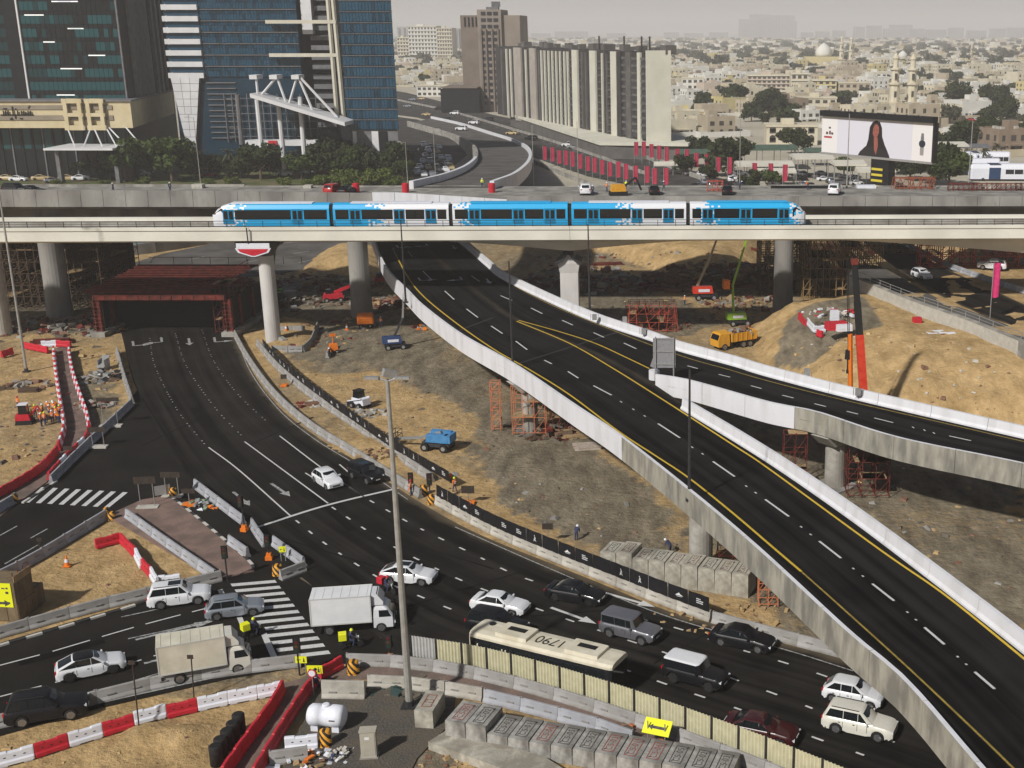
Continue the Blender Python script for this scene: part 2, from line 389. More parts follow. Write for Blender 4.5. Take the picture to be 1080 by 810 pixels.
# ------------------------------------------------------------------ asphalt
def asphalt(name, dark, light, streak=0.0, wear=.5, dust=.6):
    m = bpy.data.materials.new(name); m.use_nodes = True; N = m.node_tree.nodes; L = m.node_tree.links; b = N['Principled BSDF']
    b.inputs['Roughness'].default_value = .88; b.inputs['Specular IOR Level'].default_value = .06
    tc = N.new('ShaderNodeTexCoord')
    n1 = N.new('ShaderNodeTexNoise'); n1.inputs['Scale'].default_value=.18; n1.inputs['Detail'].default_value=6; L.new(tc.outputs['Object'], n1.inputs['Vector'])
    n2 = N.new('ShaderNodeTexNoise'); n2.inputs['Scale'].default_value=9; n2.inputs['Detail'].default_value=3; L.new(tc.outputs['Object'], n2.inputs['Vector'])
    r = N.new('ShaderNodeValToRGB'); r.color_ramp.elements[0].position=.36; r.color_ramp.elements[1].position=.64; r.color_ramp.elements[0].color=(*dark,1); r.color_ramp.elements[1].color=(*light,1)
    src = n1.outputs['Fac']
    if streak:
        uv = N.new('ShaderNodeUVMap'); mp = N.new('ShaderNodeMapping'); mp.inputs['Scale'].default_value=(1.1,.02,1); L.new(uv.outputs[0], mp.inputs[0])
        n3 = N.new('ShaderNodeTexNoise'); n3.inputs['Scale'].default_value=1; n3.inputs['Detail'].default_value=3; L.new(mp.outputs[0], n3.inputs['Vector'])
        mx = N.new('ShaderNodeMix'); mx.inputs['Factor'].default_value=streak; L.new(src, mx.inputs['A']); L.new(n3.outputs['Fac'], mx.inputs['B']); src = mx.outputs['Result']
    L.new(src, r.inputs[0])
    r2 = N.new('ShaderNodeValToRGB'); r2.color_ramp.elements[0].position=.3; r2.color_ramp.elements[1].position=.75; r2.color_ramp.elements[0].color=(.75,.75,.75,1); r2.color_ramp.elements[1].color=(1.15,1.15,1.15,1); L.new(n2.outputs['Fac'], r2.inputs[0])
    mu = N.new('ShaderNodeMix'); mu.data_type='RGBA'; mu.blend_type='MULTIPLY'; mu.inputs['Factor'].default_value=wear; L.new(r.outputs[0], mu.inputs['A']); L.new(r2.outputs[0], mu.inputs['B'])
    ue = N.new('ShaderNodeUVMap'); ue.uv_map = 'edge'; se = N.new('ShaderNodeSeparateXYZ'); L.new(ue.outputs[0], se.inputs[0])    # blown sand gathers along the kerbs
    n4 = N.new('ShaderNodeTexNoise'); n4.inputs['Scale'].default_value=.35; n4.inputs['Detail'].default_value=6; L.new(tc.outputs['Object'], n4.inputs['Vector'])
    ae = N.new('ShaderNodeMath'); ae.operation='MULTIPLY_ADD'; L.new(n4.outputs['Fac'], ae.inputs[0]); ae.inputs[1].default_value=.22; L.new(se.outputs['X'], ae.inputs[2])
    me_ = N.new('ShaderNodeMapRange'); me_.inputs['From Min'].default_value=.98; me_.inputs['From Max'].default_value=1.14; me_.inputs['To Max'].default_value=dust; L.new(ae.outputs[0], me_.inputs['Value'])
    md = N.new('ShaderNodeMix'); md.data_type='RGBA'; L.new(me_.outputs[0], md.inputs['Factor']); L.new(mu.outputs['Result'], md.inputs['A']); md.inputs['B'].default_value=(.20,.155,.10,1)
    L.new(md.outputs['Result'], b.inputs['Base Color'])
    bp = N.new('ShaderNodeBump'); bp.inputs['Strength'].default_value=.25; bp.inputs['Distance'].default_value=.02; L.new(n2.outputs['Fac'], bp.inputs['Height']); L.new(bp.outputs[0], b.inputs['Normal'])
    return m
M_ASPH = asphalt('worn_asphalt', (.0075,.007,.0063), (.030,.0275,.0245), .62)
M_ASPHN = asphalt('new_asphalt', (.003,.003,.0032), (.022,.0208,.0200), .66, dust=.18)
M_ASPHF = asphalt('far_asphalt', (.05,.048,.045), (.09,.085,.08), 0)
M_ASPHG = asphalt('grey_asphalt', (.09,.085,.078), (.15,.14,.13), 0)
def uvstrip(L, Rr, name, m, **kw):
    """a road band between two lines, with uv = metres across and along"""
    n = len(L); K = 6; mb = MB(); rows = []
    for i in range(n): rows.append([L[i].lerp(Rr[i], k/K) for k in range(K+1)])
    mb.sweep(rows, 0, close=False)
    o = mb.build(name, m, world=True, **kw)
    me = o.data; uvl = me.uv_layers.new(name='UVMap'); s = [0]
    for i in range(1, n): s.append(s[-1] + ((L[i]+Rr[i])/2-(L[i-1]+Rr[i-1])/2).length)
    wd = [(L[i]-Rr[i]).length for i in range(n)]
    wm = sorted(wd)[n//2]
    arr = np.empty(len(me.loops)*2, np.float32); vi = np.empty(len(me.loops), np.int32); me.loops.foreach_get('vertex_index', vi)
    arr[0::2] = (vi % (K+1))/K*wm; arr[1::2] = np.array(s)[vi//(K+1)]; uvl.data.foreach_set('uv', arr)
    a2 = np.zeros(len(me.loops)*2, np.float32); a2[0::2] = ((vi % (K+1))/K-.5)*2 if name=='main_road' else np.abs((vi % (K+1))/K-.5)*2; me.uv_layers.new(name='edge').data.foreach_set('uv', a2)
    return o
def flat(pts, z, name, m, kind='structure', mb=None):
    P = [Vector((p.x,p.y,z)) for p in pts]
    b = MB(); b.poly(P); o = b.build(name, m, world=True, kind=kind)
    import bmesh
    bm = bmesh.new(); bm.from_mesh(o.data); bmesh.ops.triangulate(bm, faces=bm.faces[:]); 
    for f in bm.faces:
        if f.normal.z < 0: f.normal_flip()
    bm.to_mesh(o.data); bm.free()
    return o
gl = lambda pts, z=0.0: [G(x,y,z) for x,y in pts]
# main carriageway: right edge and left edge, portal -> lower right
ME_R = [(238,318),(245,345),(262,385),(290,425),(330,458),(380,489),(432,523),(480,551),(520,570),(580,594),(640,618),(700,643),(760,660),(830,680),(885,694),(960,716),(1080,752),(1200,790)]
ME_L = [(112,318),(126,345),(140,400),(160,440),(185,485),(212,520),(262,565),(322,612),(380,660),(445,690),(560,718),(660,748),(760,782),(880,822),(1000,868),(1150,925)]
rL = smooth(gl(ME_L), n=90); rR = smooth(gl(ME_R), n=90)
for p in rL+rR: p.z = .014
uvstrip(rL, rR, 'main_road', M_ASPH, kind='structure')
flat(gl([(185,483),(150,405),(138,420),(128,442),(52,509),(20,525),(0,540),(-60,572),(-60,640),(0,612),(112,545),(175,540),(215,520)]), .008, 'branch_road', M_ASPH)
flat(gl([(-60,694),(0,678),(225,612),(300,600),(345,628),(400,672),(450,694),(320,703),(240,716),(100,748),(0,776),(-60,790)]), .008, 'side_road', M_ASPH)
flat(gl([(180,520),(215,515),(325,606),(300,615),(225,614),(262,595)]), .009, 'closed_lane', M_ASPHG if False else M_ASPH)
# markings (flat print) ----------------------------------------------------------------------------
WL, WF, YL = MB(), MB(), MB()
def mark(mb, pts, w, z=.03, h=None):
    P = smooth([G(x,y,0) for x,y in pts], step=1.2) if len(pts) > 2 else [G(x,y,0) for x,y in pts]
    for p in P: p.z = z
    L, Rr = ribbon(P, w); mb.strip(L, Rr)
def dashes(mb, pts, w, on, off, z=.03, start=0.0):
    P = smooth([G(x,y,0) for x,y in pts], step=.3); d = start; i = 0; seg = []
    for k, p in enumerate(P):
        s = k*.3+start
        if (s % (on+off)) < on: seg.append(Vector((p.x,p.y,z)))
        else:
            if len(seg) > 1: L, Rr = ribbon(seg, w); mb.strip([L[0],L[-1]],[Rr[0],Rr[-1]])
            seg = []
for pts in ([(158,357),(163,385),(186,431),(217,470)], [(185,352),(196,385),(225,428),(257,462)], [(213,348),(225,380),(250,415),(285,448)]):
    dashes(WF, pts, .16, .55, .75)
for pts in ([(220,472),(252,496),(306,544)], [(258,466),(300,497),(346,531)], [(295,460),(341,495),(385,525)], [(322,499),(335,507)], [(358,490),(372,502)], [(363,510),(385,525)]):
    mark(WL, pts, .16)
mark(WL, [(272,556),(345,533),(420,515)], .38)
for pts in ([(312,549),(345,575),(400,610),(440,628),(490,648),(560,670)], [(350,535),(400,568),(450,595),(500,618),(560,640),(640,668),(705,690),(770,715),(830,737),(900,765),(960,790)],
            [(390,528),(440,556),(500,585),(545,607),(600,625),(660,648),(718,664),(770,682),(830,700),(878,716),(960,745),(1060,780)],
            [(655,705),(720,728),(790,752),(850,775),(920,800)]):
    dashes(WL, pts, .18, 1.1, 2.1)
for pts in ([(0,702),(60,686),(120,668),(170,654),(225,640),(250,634)], [(0,735),(70,717),(130,702),(170,690),(230,676),(280,664)]):
    dashes(WL, pts, .16, 3.0, .45)
for pts in ([(0,755),(60,745),(130,722),(172,709)], [(128,651),(165,643),(215,632)], [(135,674),(190,662),(260,645)]): mark(WF, pts, .15)
mark(WL, [(278,668),(292,700)], .45); mark(WL, [(232,622),(238,634)], .4); mark(WL,[(252,650),(258,664)],.4)
mark(WF, [(300,700),(240,712),(100,743),(0,768)], .15)
for a, b in (((0,565),(18,555)), ((32,568),(50,558)), ((5,595),(40,575))): mark(WF, [a,b], .15)
mark(WF, [(247,345),(262,388),(292,430),(330,462),(380,493),(430,527)], .12); mark(WF, [(480,556),(580,600),(700,649),(830,686),(900,708)], .12)
# zebra crossings
def zebra(c0, c1, c2, c3, n, duty=.5):
    """stripes between edge c0->c1 and edge c3->c2"""
    a,b,c,d = [G(*q) for q in (c0,c1,c2,c3)]
    for i in range(n):
        u, v = (i)/n, (i+duty)/n
        q = [a.lerp(b,u), a.lerp(b,v), d.lerp(c,v), d.lerp(c,u)]
        for p in q: p.z = .032
        WL.quad(*q)
zebra((44,514),(142,520),(122,536),(26,530), 8, .42)
zebra((243,616),(302,700),(352,694),(290,612), 12, .46)
# arrows
def arrow(mb, c, d, ln=4.2, w=.3, z=.031, turn=0):
    p = G(*c); q = G(*d); t = (q-p); t.z=0; t.normalize(); n = Vector((-t.y,t.x,0)); p.z = z
    a = p+t*ln
    mb.quad(p+n*w/2, p-n*w/2, a-n*w/2, a+n*w/2)
    if turn == 0: mb.poly([a-n*w*1.7, a+t*1.5, a+n*w*1.7])
    else:
        s = n*turn; e = a+s*1.3
        mb.quad(a+t*w/2, a-t*w/2, e-t*w/2, e+t*w/2); mb.poly([e-t*w*1.8, e+s*1.4, e+t*w*1.8])
for a, b in (((246,519),(263,533)), ((286,510),(305,523)), ((581,641),(620,655)), ((640,626),(668,634))): arrow(WF if a[0]<300 else WL, a, b, 3.4)
arrow(WF, (143,675),(205,660), 4.5); arrow(WF, (152,700),(172,695), 3)
for c, tn in (((140,366),1),((170,362),-1),((199,363),0),((226,362),1)): arrow(WF, (c[0],c[1]-6), (c[0]+2,c[1]+6), 3.2, .35, turn=tn)
WL.build('lane_markings', M_ROADW, world=True, kind='structure'); WF.build('worn_lane_markings', M_ROADF, world=True, kind='structure')
# patches and sealed cracks
PT2 = MB()
for a,b,w in (((262,470),(330,440),.25),((150,470),(215,440),.3),((272,560),(470,620),.2),((390,560),(520,600),.2),((430,640),(560,600),.22),((560,650),(690,640),.2),((690,700),(760,660),.2),((330,520),(372,560),.9),((205,430),(228,462),1.3),((445,600),(520,632),1.0),((640,650),(668,665),1.2),((20,700),(110,676),.9),((150,420),(205,505),.25)): mark(PT2,[a,b],w,.022)
PT2.build('road_patches', asphalt('patch_asphalt',(.006,.006,.006),(.014,.013,.012),0), world=True, kind='structure')
# paved island, footpaths, gravel
M_PAVER = mat('pink_pavers', (.20,.135,.11), (.28,.19,.155), 6, .9, c3=(.16,.115,.095), s3=.5, bump=.4, bscale=20)
M_PATHM = mat('footpath_pavers', (.17,.12,.095), (.24,.17,.14), 6, .9, c3=(.13,.10,.085), s3=.5, bump=.4, bscale=20)
M_GRAVEL = mat('dark_gravel', (.045,.041,.035), (.15,.135,.115), 9, .95, bump=1.6, bscale=6, lo=.3, hi=.75, c3=(.12,.10,.075), s3=.3)
def slab(pts, z, name, m, thick=.14):
    P = [G(x,y,0) for x,y in pts]
    mb = MB(); mb.prism([(p.x,p.y) for p in P], z-thick, z)
    return mb.build(name, m, world=True, kind='structure')
PAV = slab([(112,545),(150,528),(180,523),(262,592),(268,603),(228,612)], .13, 'paved_island', M_PAVER)
slab([(57,366),(70,366),(78,400),(97,450),(50,508),(0,545),(-40,566),(-40,545),(0,522),(40,490),(68,462),(63,410)], .05, 'footpath', M_PATHM)
slab([(296,722),(318,716),(345,712),(330,730),(262,830),(232,830)], .05, 'footpath', M_PATHM)
slab([(320,706),(372,703),(430,704),(500,713),(560,725),(640,752),(700,775),(760,800),(820,822),(800,835),(700,792),(640,770),(560,742),(500,729),(430,716),(345,716)], .06, 'footpath', M_PATHM)
slab([(345,716),(430,722),(480,734),(478,760),(440,800),(420,840),(290,840),(305,790)], .04, 'gravel_plot', M_GRAVEL)
# painted kerbs: short black and white stones
M_KBW = mat('kerb_white', (.5,.48,.44), (.6,.58,.53), 4, .85); M_KBB = mat('kerb_black', (.03,.03,.03), (.05,.05,.05), 4, .85)
def kerb(pts, label, step=1.15, mats=(M_KBW, M_KBB)):
    P = resample(smooth(gl(pts), step=.5), step=step); t = thing('kerb', label, 'kerb', P[0])
    for i, (a, b) in enumerate(zip(P[:-1], P[1:])):
        d = b-a; mb = MB(); mb.obox((a+b)/2+Vector((0,0,.08))-Vector(P[0]), (d.length-.03, .28, .16), math.atan2(d.y,d.x)); mb.build('kerb_stone', mats[i%2], t)
kerb([(180,524),(222,558),(262,592),(268,602)], 'black and white painted kerb edging the pink paved island')
kerb([(-8,684),(60,664),(120,646),(158,634)], 'painted kerb stones under the grey barriers of the sand island')
kerb([(24,531),(60,508)], 'short painted kerb beside the left zebra crossing')
# ------------------------------------------------------------------ new ramp bridge (main deck and branch)
hd = lambda Y: 6.6 + .012*(min(240,max(20,Y))-60)
def gh(pts, add=0.0): return [GH(x,y,hd,add) for x,y in pts]
def extend(P, y0):
    d = P[0]-P[1]; k = (y0-P[0].y)/d.y; return [P[0]+d*k]+P
LTOP = [(395,256),(401,272),(410,287),(430,307),(445,322),(485,352),(540,383),(605,427),(650,457),(725,516),(797,577),(892,665),(952,716),(1031,807),(1130,920),(1260,1075)]
SEAM = [(447,258),(470,280),(500,305),(545,337),(620,369),(688,404)]
MRT = [(727,430),(810,480),(885,530),(953,579),(1080,676),(1200,775),(1400,950)]
BLT = [(691,395),(727,401),(810,424),(860,434),(945,461),(1080,489),(1250,528)]
BRB = [(493,258),(505,268),(520,281),(540,296),(622,334),(692,358),(719,368),(785,386),(810,394),(910,420),(1080,459),(1250,497)]
PH = 1.2
def inset(P, d):
    L, Rr = ribbon(P, 2*abs(d)); return Rr if d > 0 else L     # right of the way down the path for d > 0
def setz(P, add=0.0):
    return [Vector((p.x,p.y,hd(p.y)+add)) for p in P]
ltop = extend(smooth(gh(LTOP, PH), step=2.0), 228)
ltop = resample(ltop, 2.0)
seam = extend(smooth(gh(SEAM), step=2.0), 228); mrt = smooth(gh(MRT), step=2.0)
blt = smooth(gh(BLT, PH), step=2.0); brb = extend(smooth(gh(BRB), step=2.0), 228)
main_l = setz(inset(ltop, -.55) if False else [p for p in ltop])
mr = setz(seam + mrt); bl = setz(seam + [p for p in blt]); br = setz(brb)
# which side is inward for the left parapet: towards the seam
def off(P, d):
    """offset a path sideways; d > 0 is to the left of its direction"""
    L, Rr = ribbon(P, 2*abs(d)); return L if d > 0 else Rr
BR = thing('ramp_bridge', 'new black asphalt flyover ramp with white parapets that forks to the right', 'flyover', setz(ltop)[30])
def deck(name, A, B, n):
    a, b = resample(A, n=n), resample(B, n=n); a, b = setz(a), setz(b)
    return a, b
dn = 110
A1, B1 = deck('main', main_l, mr, dn); A2, B2 = deck('branch', bl, br, dn)
def road_on(A, B, name):
    o = uvstrip(A, B, name, M_ASPHN); loc = o.location.copy(); o.parent = BR; o.location = parent_world(BR).inverted() @ loc
    return o
road_on(A1, B1, 'road_surface'); road_on(A2, B2, 'road_surface')
def girder(A, B):
    rows = []
    for a, b in zip(A, B):
        d = (b-a); w = d.length; d.normalize(); u = min(2.6, w*.22)
        a, b = a+d*.12, b-d*.12
        rows.append([a+Vector((0,0,-.05)), a+Vector((0,0,-1.05)), a+d*u+Vector((0,0,-1.25)), a+d*(u+.8)+Vector((0,0,-2.5)), b-d*(u+.8)+Vector((0,0,-2.5)), b-d*u+Vector((0,0,-1.25)), b+Vector((0,0,-1.05)), b+Vector((0,0,-.05))])
    mb = MB(); mb.sweep(rows, 0, close=True); mb.build('box_girder', M_CONC_D, BR, world=True)
girder(A1, B1); girder(A2, B2)
M_RAWP = mat('raw_parapet', (.30,.28,.23), (.40,.38,.32), 1.4, .9, bump=.3, bscale=10, c3=(.20,.19,.165), s3=.9, stretch=(1,1,.3))
def parapet(P, side, whitecond, h=PH, low=-1.15, step=6.5, thick=.32, inner=True):
    """panels of a concrete parapet; P is the outer line, side=+1 if the road lies to the left of P"""
    P = resample(P, .8); i = 0; n = len(P); k = max(1, int(step/.8))
    while i < n-1:
        j = min(n-1, i+k); seg = P[i:j+1]
        if len(seg) < 2: break
        d0 = (seg[1]-seg[0]).normalized()*.02; seg = [seg[0]+d0]+seg[1:-1]+[seg[-1]-d0]
        white = whitecond(seg[len(seg)//2])
        o1, o2, o3 = off(seg, .001*side), off(seg, thick*side), off(seg, (thick+.22)*side)
        rows = []
        for a, b, c in zip(o1, o2, o3):
            z = hd(a.y); rows.append([Vector((a.x,a.y,z+low)), Vector((a.x,a.y,z+h)), Vector((b.x,b.y,z+h)), Vector((b.x+(c.x-b.x)*.3,b.y+(c.y-b.y)*.3,z+.4)), Vector((c.x,c.y,z+.15)), Vector((c.x,c.y,z+low))])
        mb = MB()
        if white: mb.sweep(rows, 0)
        else:
            mb.sweep([[r[0],r[1]] for r in rows], 1, close=False); mb.sweep([r[1:] for r in rows], 0, close=False); mb.sweep([[r[5],r[0]] for r in rows], 1, close=False)
            mb.add(rows[0], [(5,4,3,2,1,0)], 1); mb.add(rows[-1], [(0,1,2,3,4,5)], 1)
        mb.build('parapet_panel', [M_WHITE, M_RAWP], BR, world=True)
        i = j
sdL = 1 if (seam[5]-ltop[5]).dot(off(ltop,1)[5]-ltop[5]) > 0 else -1
lw = GH(650,457,hd,PH); bw = GH(833,429,hd,PH)
parapet(ltop, sdL, lambda p: p.y > lw.y)
# right parapet of the main deck after the nose: its inner foot is measured, so the outer line is pushed out
mo = off(resample(mrt,1.0), -sdL*(-.54)); mo = off(resample(mrt,1.0), -sdL*.54)
parapet(mo, -sdL*-1*-1 if False else (1 if sdL < 0 else -1)*-1*-1, lambda p: True, low=-.9)
parapet(blt, sdL, lambda p: p.x < bw.x, low=-1.15)
bo = off(resample(brb,1.0), -sdL*.54)
parapet(bo, -sdL, lambda p: True, low=-.9)
nose = GH(690,400,hd); mb = MB(); mb.lathe([(.62,0),(.62,1.2)], 12, (nose.x,nose.y,hd(nose.y)-.1)); mb.build('nose_block', M_WHITE, BR, world=True)
# markings of the ramp
RY, RW, RYF = MB(), MB(), MB()
def rmark(mb, pts, w, add=.03):
    P = smooth(gh(pts), step=1.0) if len(pts)>2 else gh(pts)
    P = setz(P, add); L, Rr = ribbon(P, w); mb.strip(L, Rr)
rmark(RY, [(414,262),(430,292),(447,313),(480,340),(520,368),(560,391),(600,416),(652,455),(690,480),(726,504),(770,539),(818,580),(845,603)], .22)
rmark(RYF, [(845,603),(881,635),(955,702),(1026,769),(1061,803),(1130,872)], .16)
rmark(RY, [(545,339),(600,362),(647,389),(687,414),(726,439),(777,472),(810,494),(928,580),(997,628),(1080,695),(1150,752)], .22)
rmark(RY, [(547,338),(590,350),(627,362),(660,377),(685,389)], .22)
rmark(RYF, [(505,272),(532,295),(580,321),(650,350),(720,376),(765,389),(810,402),(885,421),(985,444),(1080,466),(1180,489)], .16)
DASH = [(574,380,582,384),(599,392,610,399),(626,407,645,417),(694,447,717,462),(752,487,775,503),(807,527,832,545),(864,571,887,589),(920,616,943,634),(975,662,996,680),(1028,709,1049,727),(1082,757,1105,778),
 (859,426,871,429),(893,434,905,437),(922,441,942,446),(1001,460,1024,465),(560,325,572,331),(593,338,604,343),(626,351,637,356),(658,362,671,368),(725,386,736,389),(758,395,770,398),(792,407,803,410),(825,417,837,420),
 (430,265,435,271),(446,286,455,295),(469,307,479,316),(492,326,504,335),(518,344,530,352),(544,360,556,369),(528,312,540,317),(497,291,506,297)]
for a,b,c,d in DASH: rmark(RW, [(a,b),(c,d)], .2)
for t in ((655,424),(668,432),(680,439),(730,472),(741,479),(787,513),(797,520),(845,556),(855,564),(900,600),(910,608),(957,646),(966,654),(1010,693),(1019,701),(963,451),(975,454),(985,457)): rmark(RW, [(t[0]-1,t[1]-.7),(t[0]+1,t[1]+.7)], .14)
def rarrow(c, d, ln, turn, w=.32):
    p, q = GH(*c,hd), GH(*d,hd); t = q-p; t.z=0; t.normalize(); n = Vector((-t.y,t.x,0)); z = hd(p.y)+.031; p.z = z
    a = p+t*ln; RW.quad(p+n*w/2,p-n*w/2,a-n*w/2,a+n*w/2)
    if turn == 0: RW.poly([a-n*w*1.8,a+t*1.6,a+n*w*1.8])
    else:
        s = n*turn; e = a+s*1.2; RW.quad(a+t*w/2,a-t*w/2,e-t*w/2,e+t*w/2); RW.poly([e-t*w*1.8,e+s*1.4,e+t*w*1.8])
for c, tn in (((418,259),1),((449,257),-1),((477,259),0),((441,293),1),((485,292),-1),((513,294),0)): rarrow(c, (c[0]+3,c[1]+4), 2.6, tn)
RY.build('yellow_lines', M_YEL, BR, world=True); RYF.build('worn_yellow_lines', M_YELF, BR, world=True); RW.build('white_lines', M_ROADW, BR, world=True, kind='stuff')
# expansion joint and small fittings on the deck
JB = MB()
for a, b in (((545,384),(668,345)), ((475,352),(520,335))):
    P = setz(gh([a,b]), .012); L, Rr = ribbon(P, .45); JB.strip(L, Rr)
JB.build('expansion_joint', M_BLACK, BR, world=True)
# piers under the ramp
def pier(px, line, inward, r, label, m=M_CONC, capped=False):
    """a round column under the deck edge nearest the photo column px"""
    p = min(line, key=lambda q: abs(PPX+FPX*q.x/(q.y*cp+(CH-q.z)*sp)-px)); i = min(range(len(line)), key=lambda k: (line[k]-p).length)
    t_ = line[min(i+1,len(line)-1)]-line[max(i-1,0)]; t_.z = 0; t_.normalize(); n = Vector((-t_.y,t_.x,0))*sdL; p = p+n*inward
    t = thing('bridge_pier', label, 'bridge pier', (p.x,p.y,0), math.atan2(t_.y,t_.x), 'concrete piers under the ramp'); zt = hd(p.y)-1.3
    mb = MB(); mb.lathe([(r*1.02,-.5),(r,.4),(r,zt)], 22); mb.build('column', m, t, smooth=False)
    mb = MB(); mb.box(-r*1.7,r*1.7,-r*1.7,r*1.7,-.4,.1); mb.build('footing', M_CONC_D, t)
    if capped: mb = MB(); mb.add([(-r,-r*1.4,zt-1.2),(r,-r*1.4,zt-1.2),(r,r*1.4,zt-1.2),(-r,r*1.4,zt-1.2),(-r,-r*2.6,zt),(r,-r*2.6,zt),(r,r*2.6,zt),(-r,r*2.6,zt)],[(0,3,2,1),(4,5,6,7),(0,1,5,4),(1,2,6,5),(2,3,7,6),(3,0,4,7)]); mb.build('pier_head', M_CONC_L, t)
    return t
PR1 = pier(716, ltop, 1.7, 1.05, 'round concrete pier under the ramp beside the stacked blocks')
PR2 = pier(540, ltop, 2.2, .95, 'round concrete pier under the white part of the ramp, wrapped in orange scaffolding', capped=True)
PR3 = pier(862, blt, 2.6, 1.1, 'concrete pier under the right branch of the ramp, beside rusty scaffolding', capped=True)
# ------------------------------------------------------------------ metro viaduct
M0, M1 = G(0,255,16.6), G(1080,251.3,16.6)
MANG = math.atan2(M1.y-M0.y, M1.x-M0.x)
MV = thing('metro_viaduct', 'long cream concrete metro viaduct crossing the whole picture', 'viaduct', (M0.x,M0.y,0), MANG)
def mx_(px, y=245, z=17.5, ly=0.0):
    """metro-local x of a photo column, for a point at local depth ly and height z"""
    d = ray(px, y); dirv = Vector((math.cos(MANG), math.sin(MANG))); nrm = Vector((-dirv.y, dirv.x))
    o = Vector((M0.x,M0.y)) + nrm*ly
    # intersect the vertical plane of the ray with the line
    a = Vector((d.x, d.y)); den = dirv.x*a.y-dirv.y*a.x
    return (a.x*o.y - a.y*o.x)/den if abs(den)>1e-9 else 0
X0, X1 = -40, 190
PIERS = [mx_(283), mx_(601), mx_(1125), mx_(283)-43]
spans = sorted([X0]+[mx_(263), mx_(601)+0]+[mx_(1125)]+[X1])
def hz(x):
    e = 0
    for pc, ln, dp in ((mx_(598), 18, 1.5), (mx_(1130), 34, 2.6)):
        u = min(1, abs(x-pc)/ln); e = max(e, dp*(1-u)**1.3 if u < 1 else 0)
    return e
for a, b in zip(spans[:-1], spans[1:]):
    rows = []; n = max(2, int((b-a)/2))
    for i in range(n+1):
        x = a+.02+(b-a-.04)*i/n; e = hz(x)
        rows.append([(x,0,16.6),(x,0,18.1),(x,-.14,18.12),(x,-.14,18.6),(x,.35,18.6),(x,.35,17.95),(x,10.15,17.95),(x,10.15,18.6),(x,10.6,18.6),(x,10.5,16.6),(x,9.2,16.55-.2*bool(e)-e*.3),(x,8.0,16.0-e),(x,2.5,16.0-e),(x,1.1,16.55-.2*bool(e)-e*.3)])
    mb = MB(); mb.sweep([[Vector(p) for p in r] for r in rows], 0); mb.build('girder_span', M_CREAM, MV)
for ly in (1.9, 4.1, 6.8, 9.0):
    mb = MB(); mb.box(X0,X1,ly-.05,ly+.05,17.96,18.16); mb.build('rail', M_DARKMET, MV)
for y0, y1 in ((1.3,4.7),(6.2,9.6)):
    mb = MB(); mb.box(X0,X1,y0,y1,17.955,17.99); mb.build('track_bed', mat('track_bed',(.16,.14,.12),(.25,.22,.19),2,.95), MV)
mb = MB(); mb.box(X0,X1,5.2,5.75,17.96,18.55); mb.build('cable_trough', M_CONC, MV)
mb = MB()
for i in range(int((X1-X0)/2.6)):
    x = X0+i*2.6; mb.box(x-.04,x+.04,.02,.1,18.6,19.5)
mb.box(X0,X1,.03,.08,19.44,19.52); mb.box(X0,X1,.03,.08,19.05,19.1); mb.build('handrail', M_DARKMET, MV)
def mpier(px, r, top, label, head):
    x = mx_(px, ly=5.3, y=300); loc = parent_world(MV) @ Vector((x,5.3,0))
    t = thing('metro_pier', label, 'viaduct pier', (loc.x,loc.y,0), MANG, 'pale piers of the metro viaduct')
    mb = MB()
    if head == 'round':
        mb.lathe([(r*1.0,-.5),(r*1.0,.2),(r,.3),(r,13.6)], 24); mb.build('column', mat('white_pier',(.60,.58,.56),(.68,.66,.63),.6,.7,c3=(.50,.48,.46),s3=.4,stretch=(1,1,.3)), t)
        mb = MB(); mb.lathe([(r*1.05,13.6),(r*1.7,14.9),(r*2.2,15.4),(r*2.2,15.6)],24); mb.box(-3.2,3.2,-3.6,3.6,15.6,16.05); mb.build('pier_cap', mat('cap_dark',(.10,.095,.09),(.15,.14,.13),1), t)
    else:
        w = r; M_ = MATS['white_pier']
        mb.sweep([[Vector((-k,-k,z)),Vector((k,-k,z)),Vector((k,k,z)),Vector((-k,k,z))] for k,z in ((w,-.5),(w,10.9),(w*1.22,12.4))])
        mb.add([(-w*1.22,-w*1.22,12.4),(w*1.22,-w*1.22,12.4),(0,-w*1.22,13.9),(-w*1.22,w*1.22,12.4),(w*1.22,w*1.22,12.4),(0,w*1.22,13.9)],[(0,1,2),(4,3,5),(1,4,5,2),(3,0,2,5)]); mb.build('column', M_, t)
        h = w*1.22; rows = [[Vector((x,-h-.5,z)),Vector((x,h+.5,z)),Vector((x,h+.5,z+.42)),Vector((x,-h-.5,z+.42))] for x,z in ((-h-.35,12.25),(-h*.55,12.8),(0,14.0),(h*.55,12.8),(h+.35,12.25))]
        mb = MB(); mb.sweep(rows); mb.box(-h*.5,h*.5,-h,h,13.7,15.4); mb.build('pier_hood', M_DARKMET, t)
    return t
mpier(283, 1.15, 16, 'slim white round pier carrying the metro beside the red arrow board', 'round')
mpier(601, 1.35, 16, 'pale square metro pier with dark pointed hood behind the ramp parapet', 'square')
mpier(1128, 1.5, 16, 'metro pier at the right edge under the deepest part of the girder', 'square')
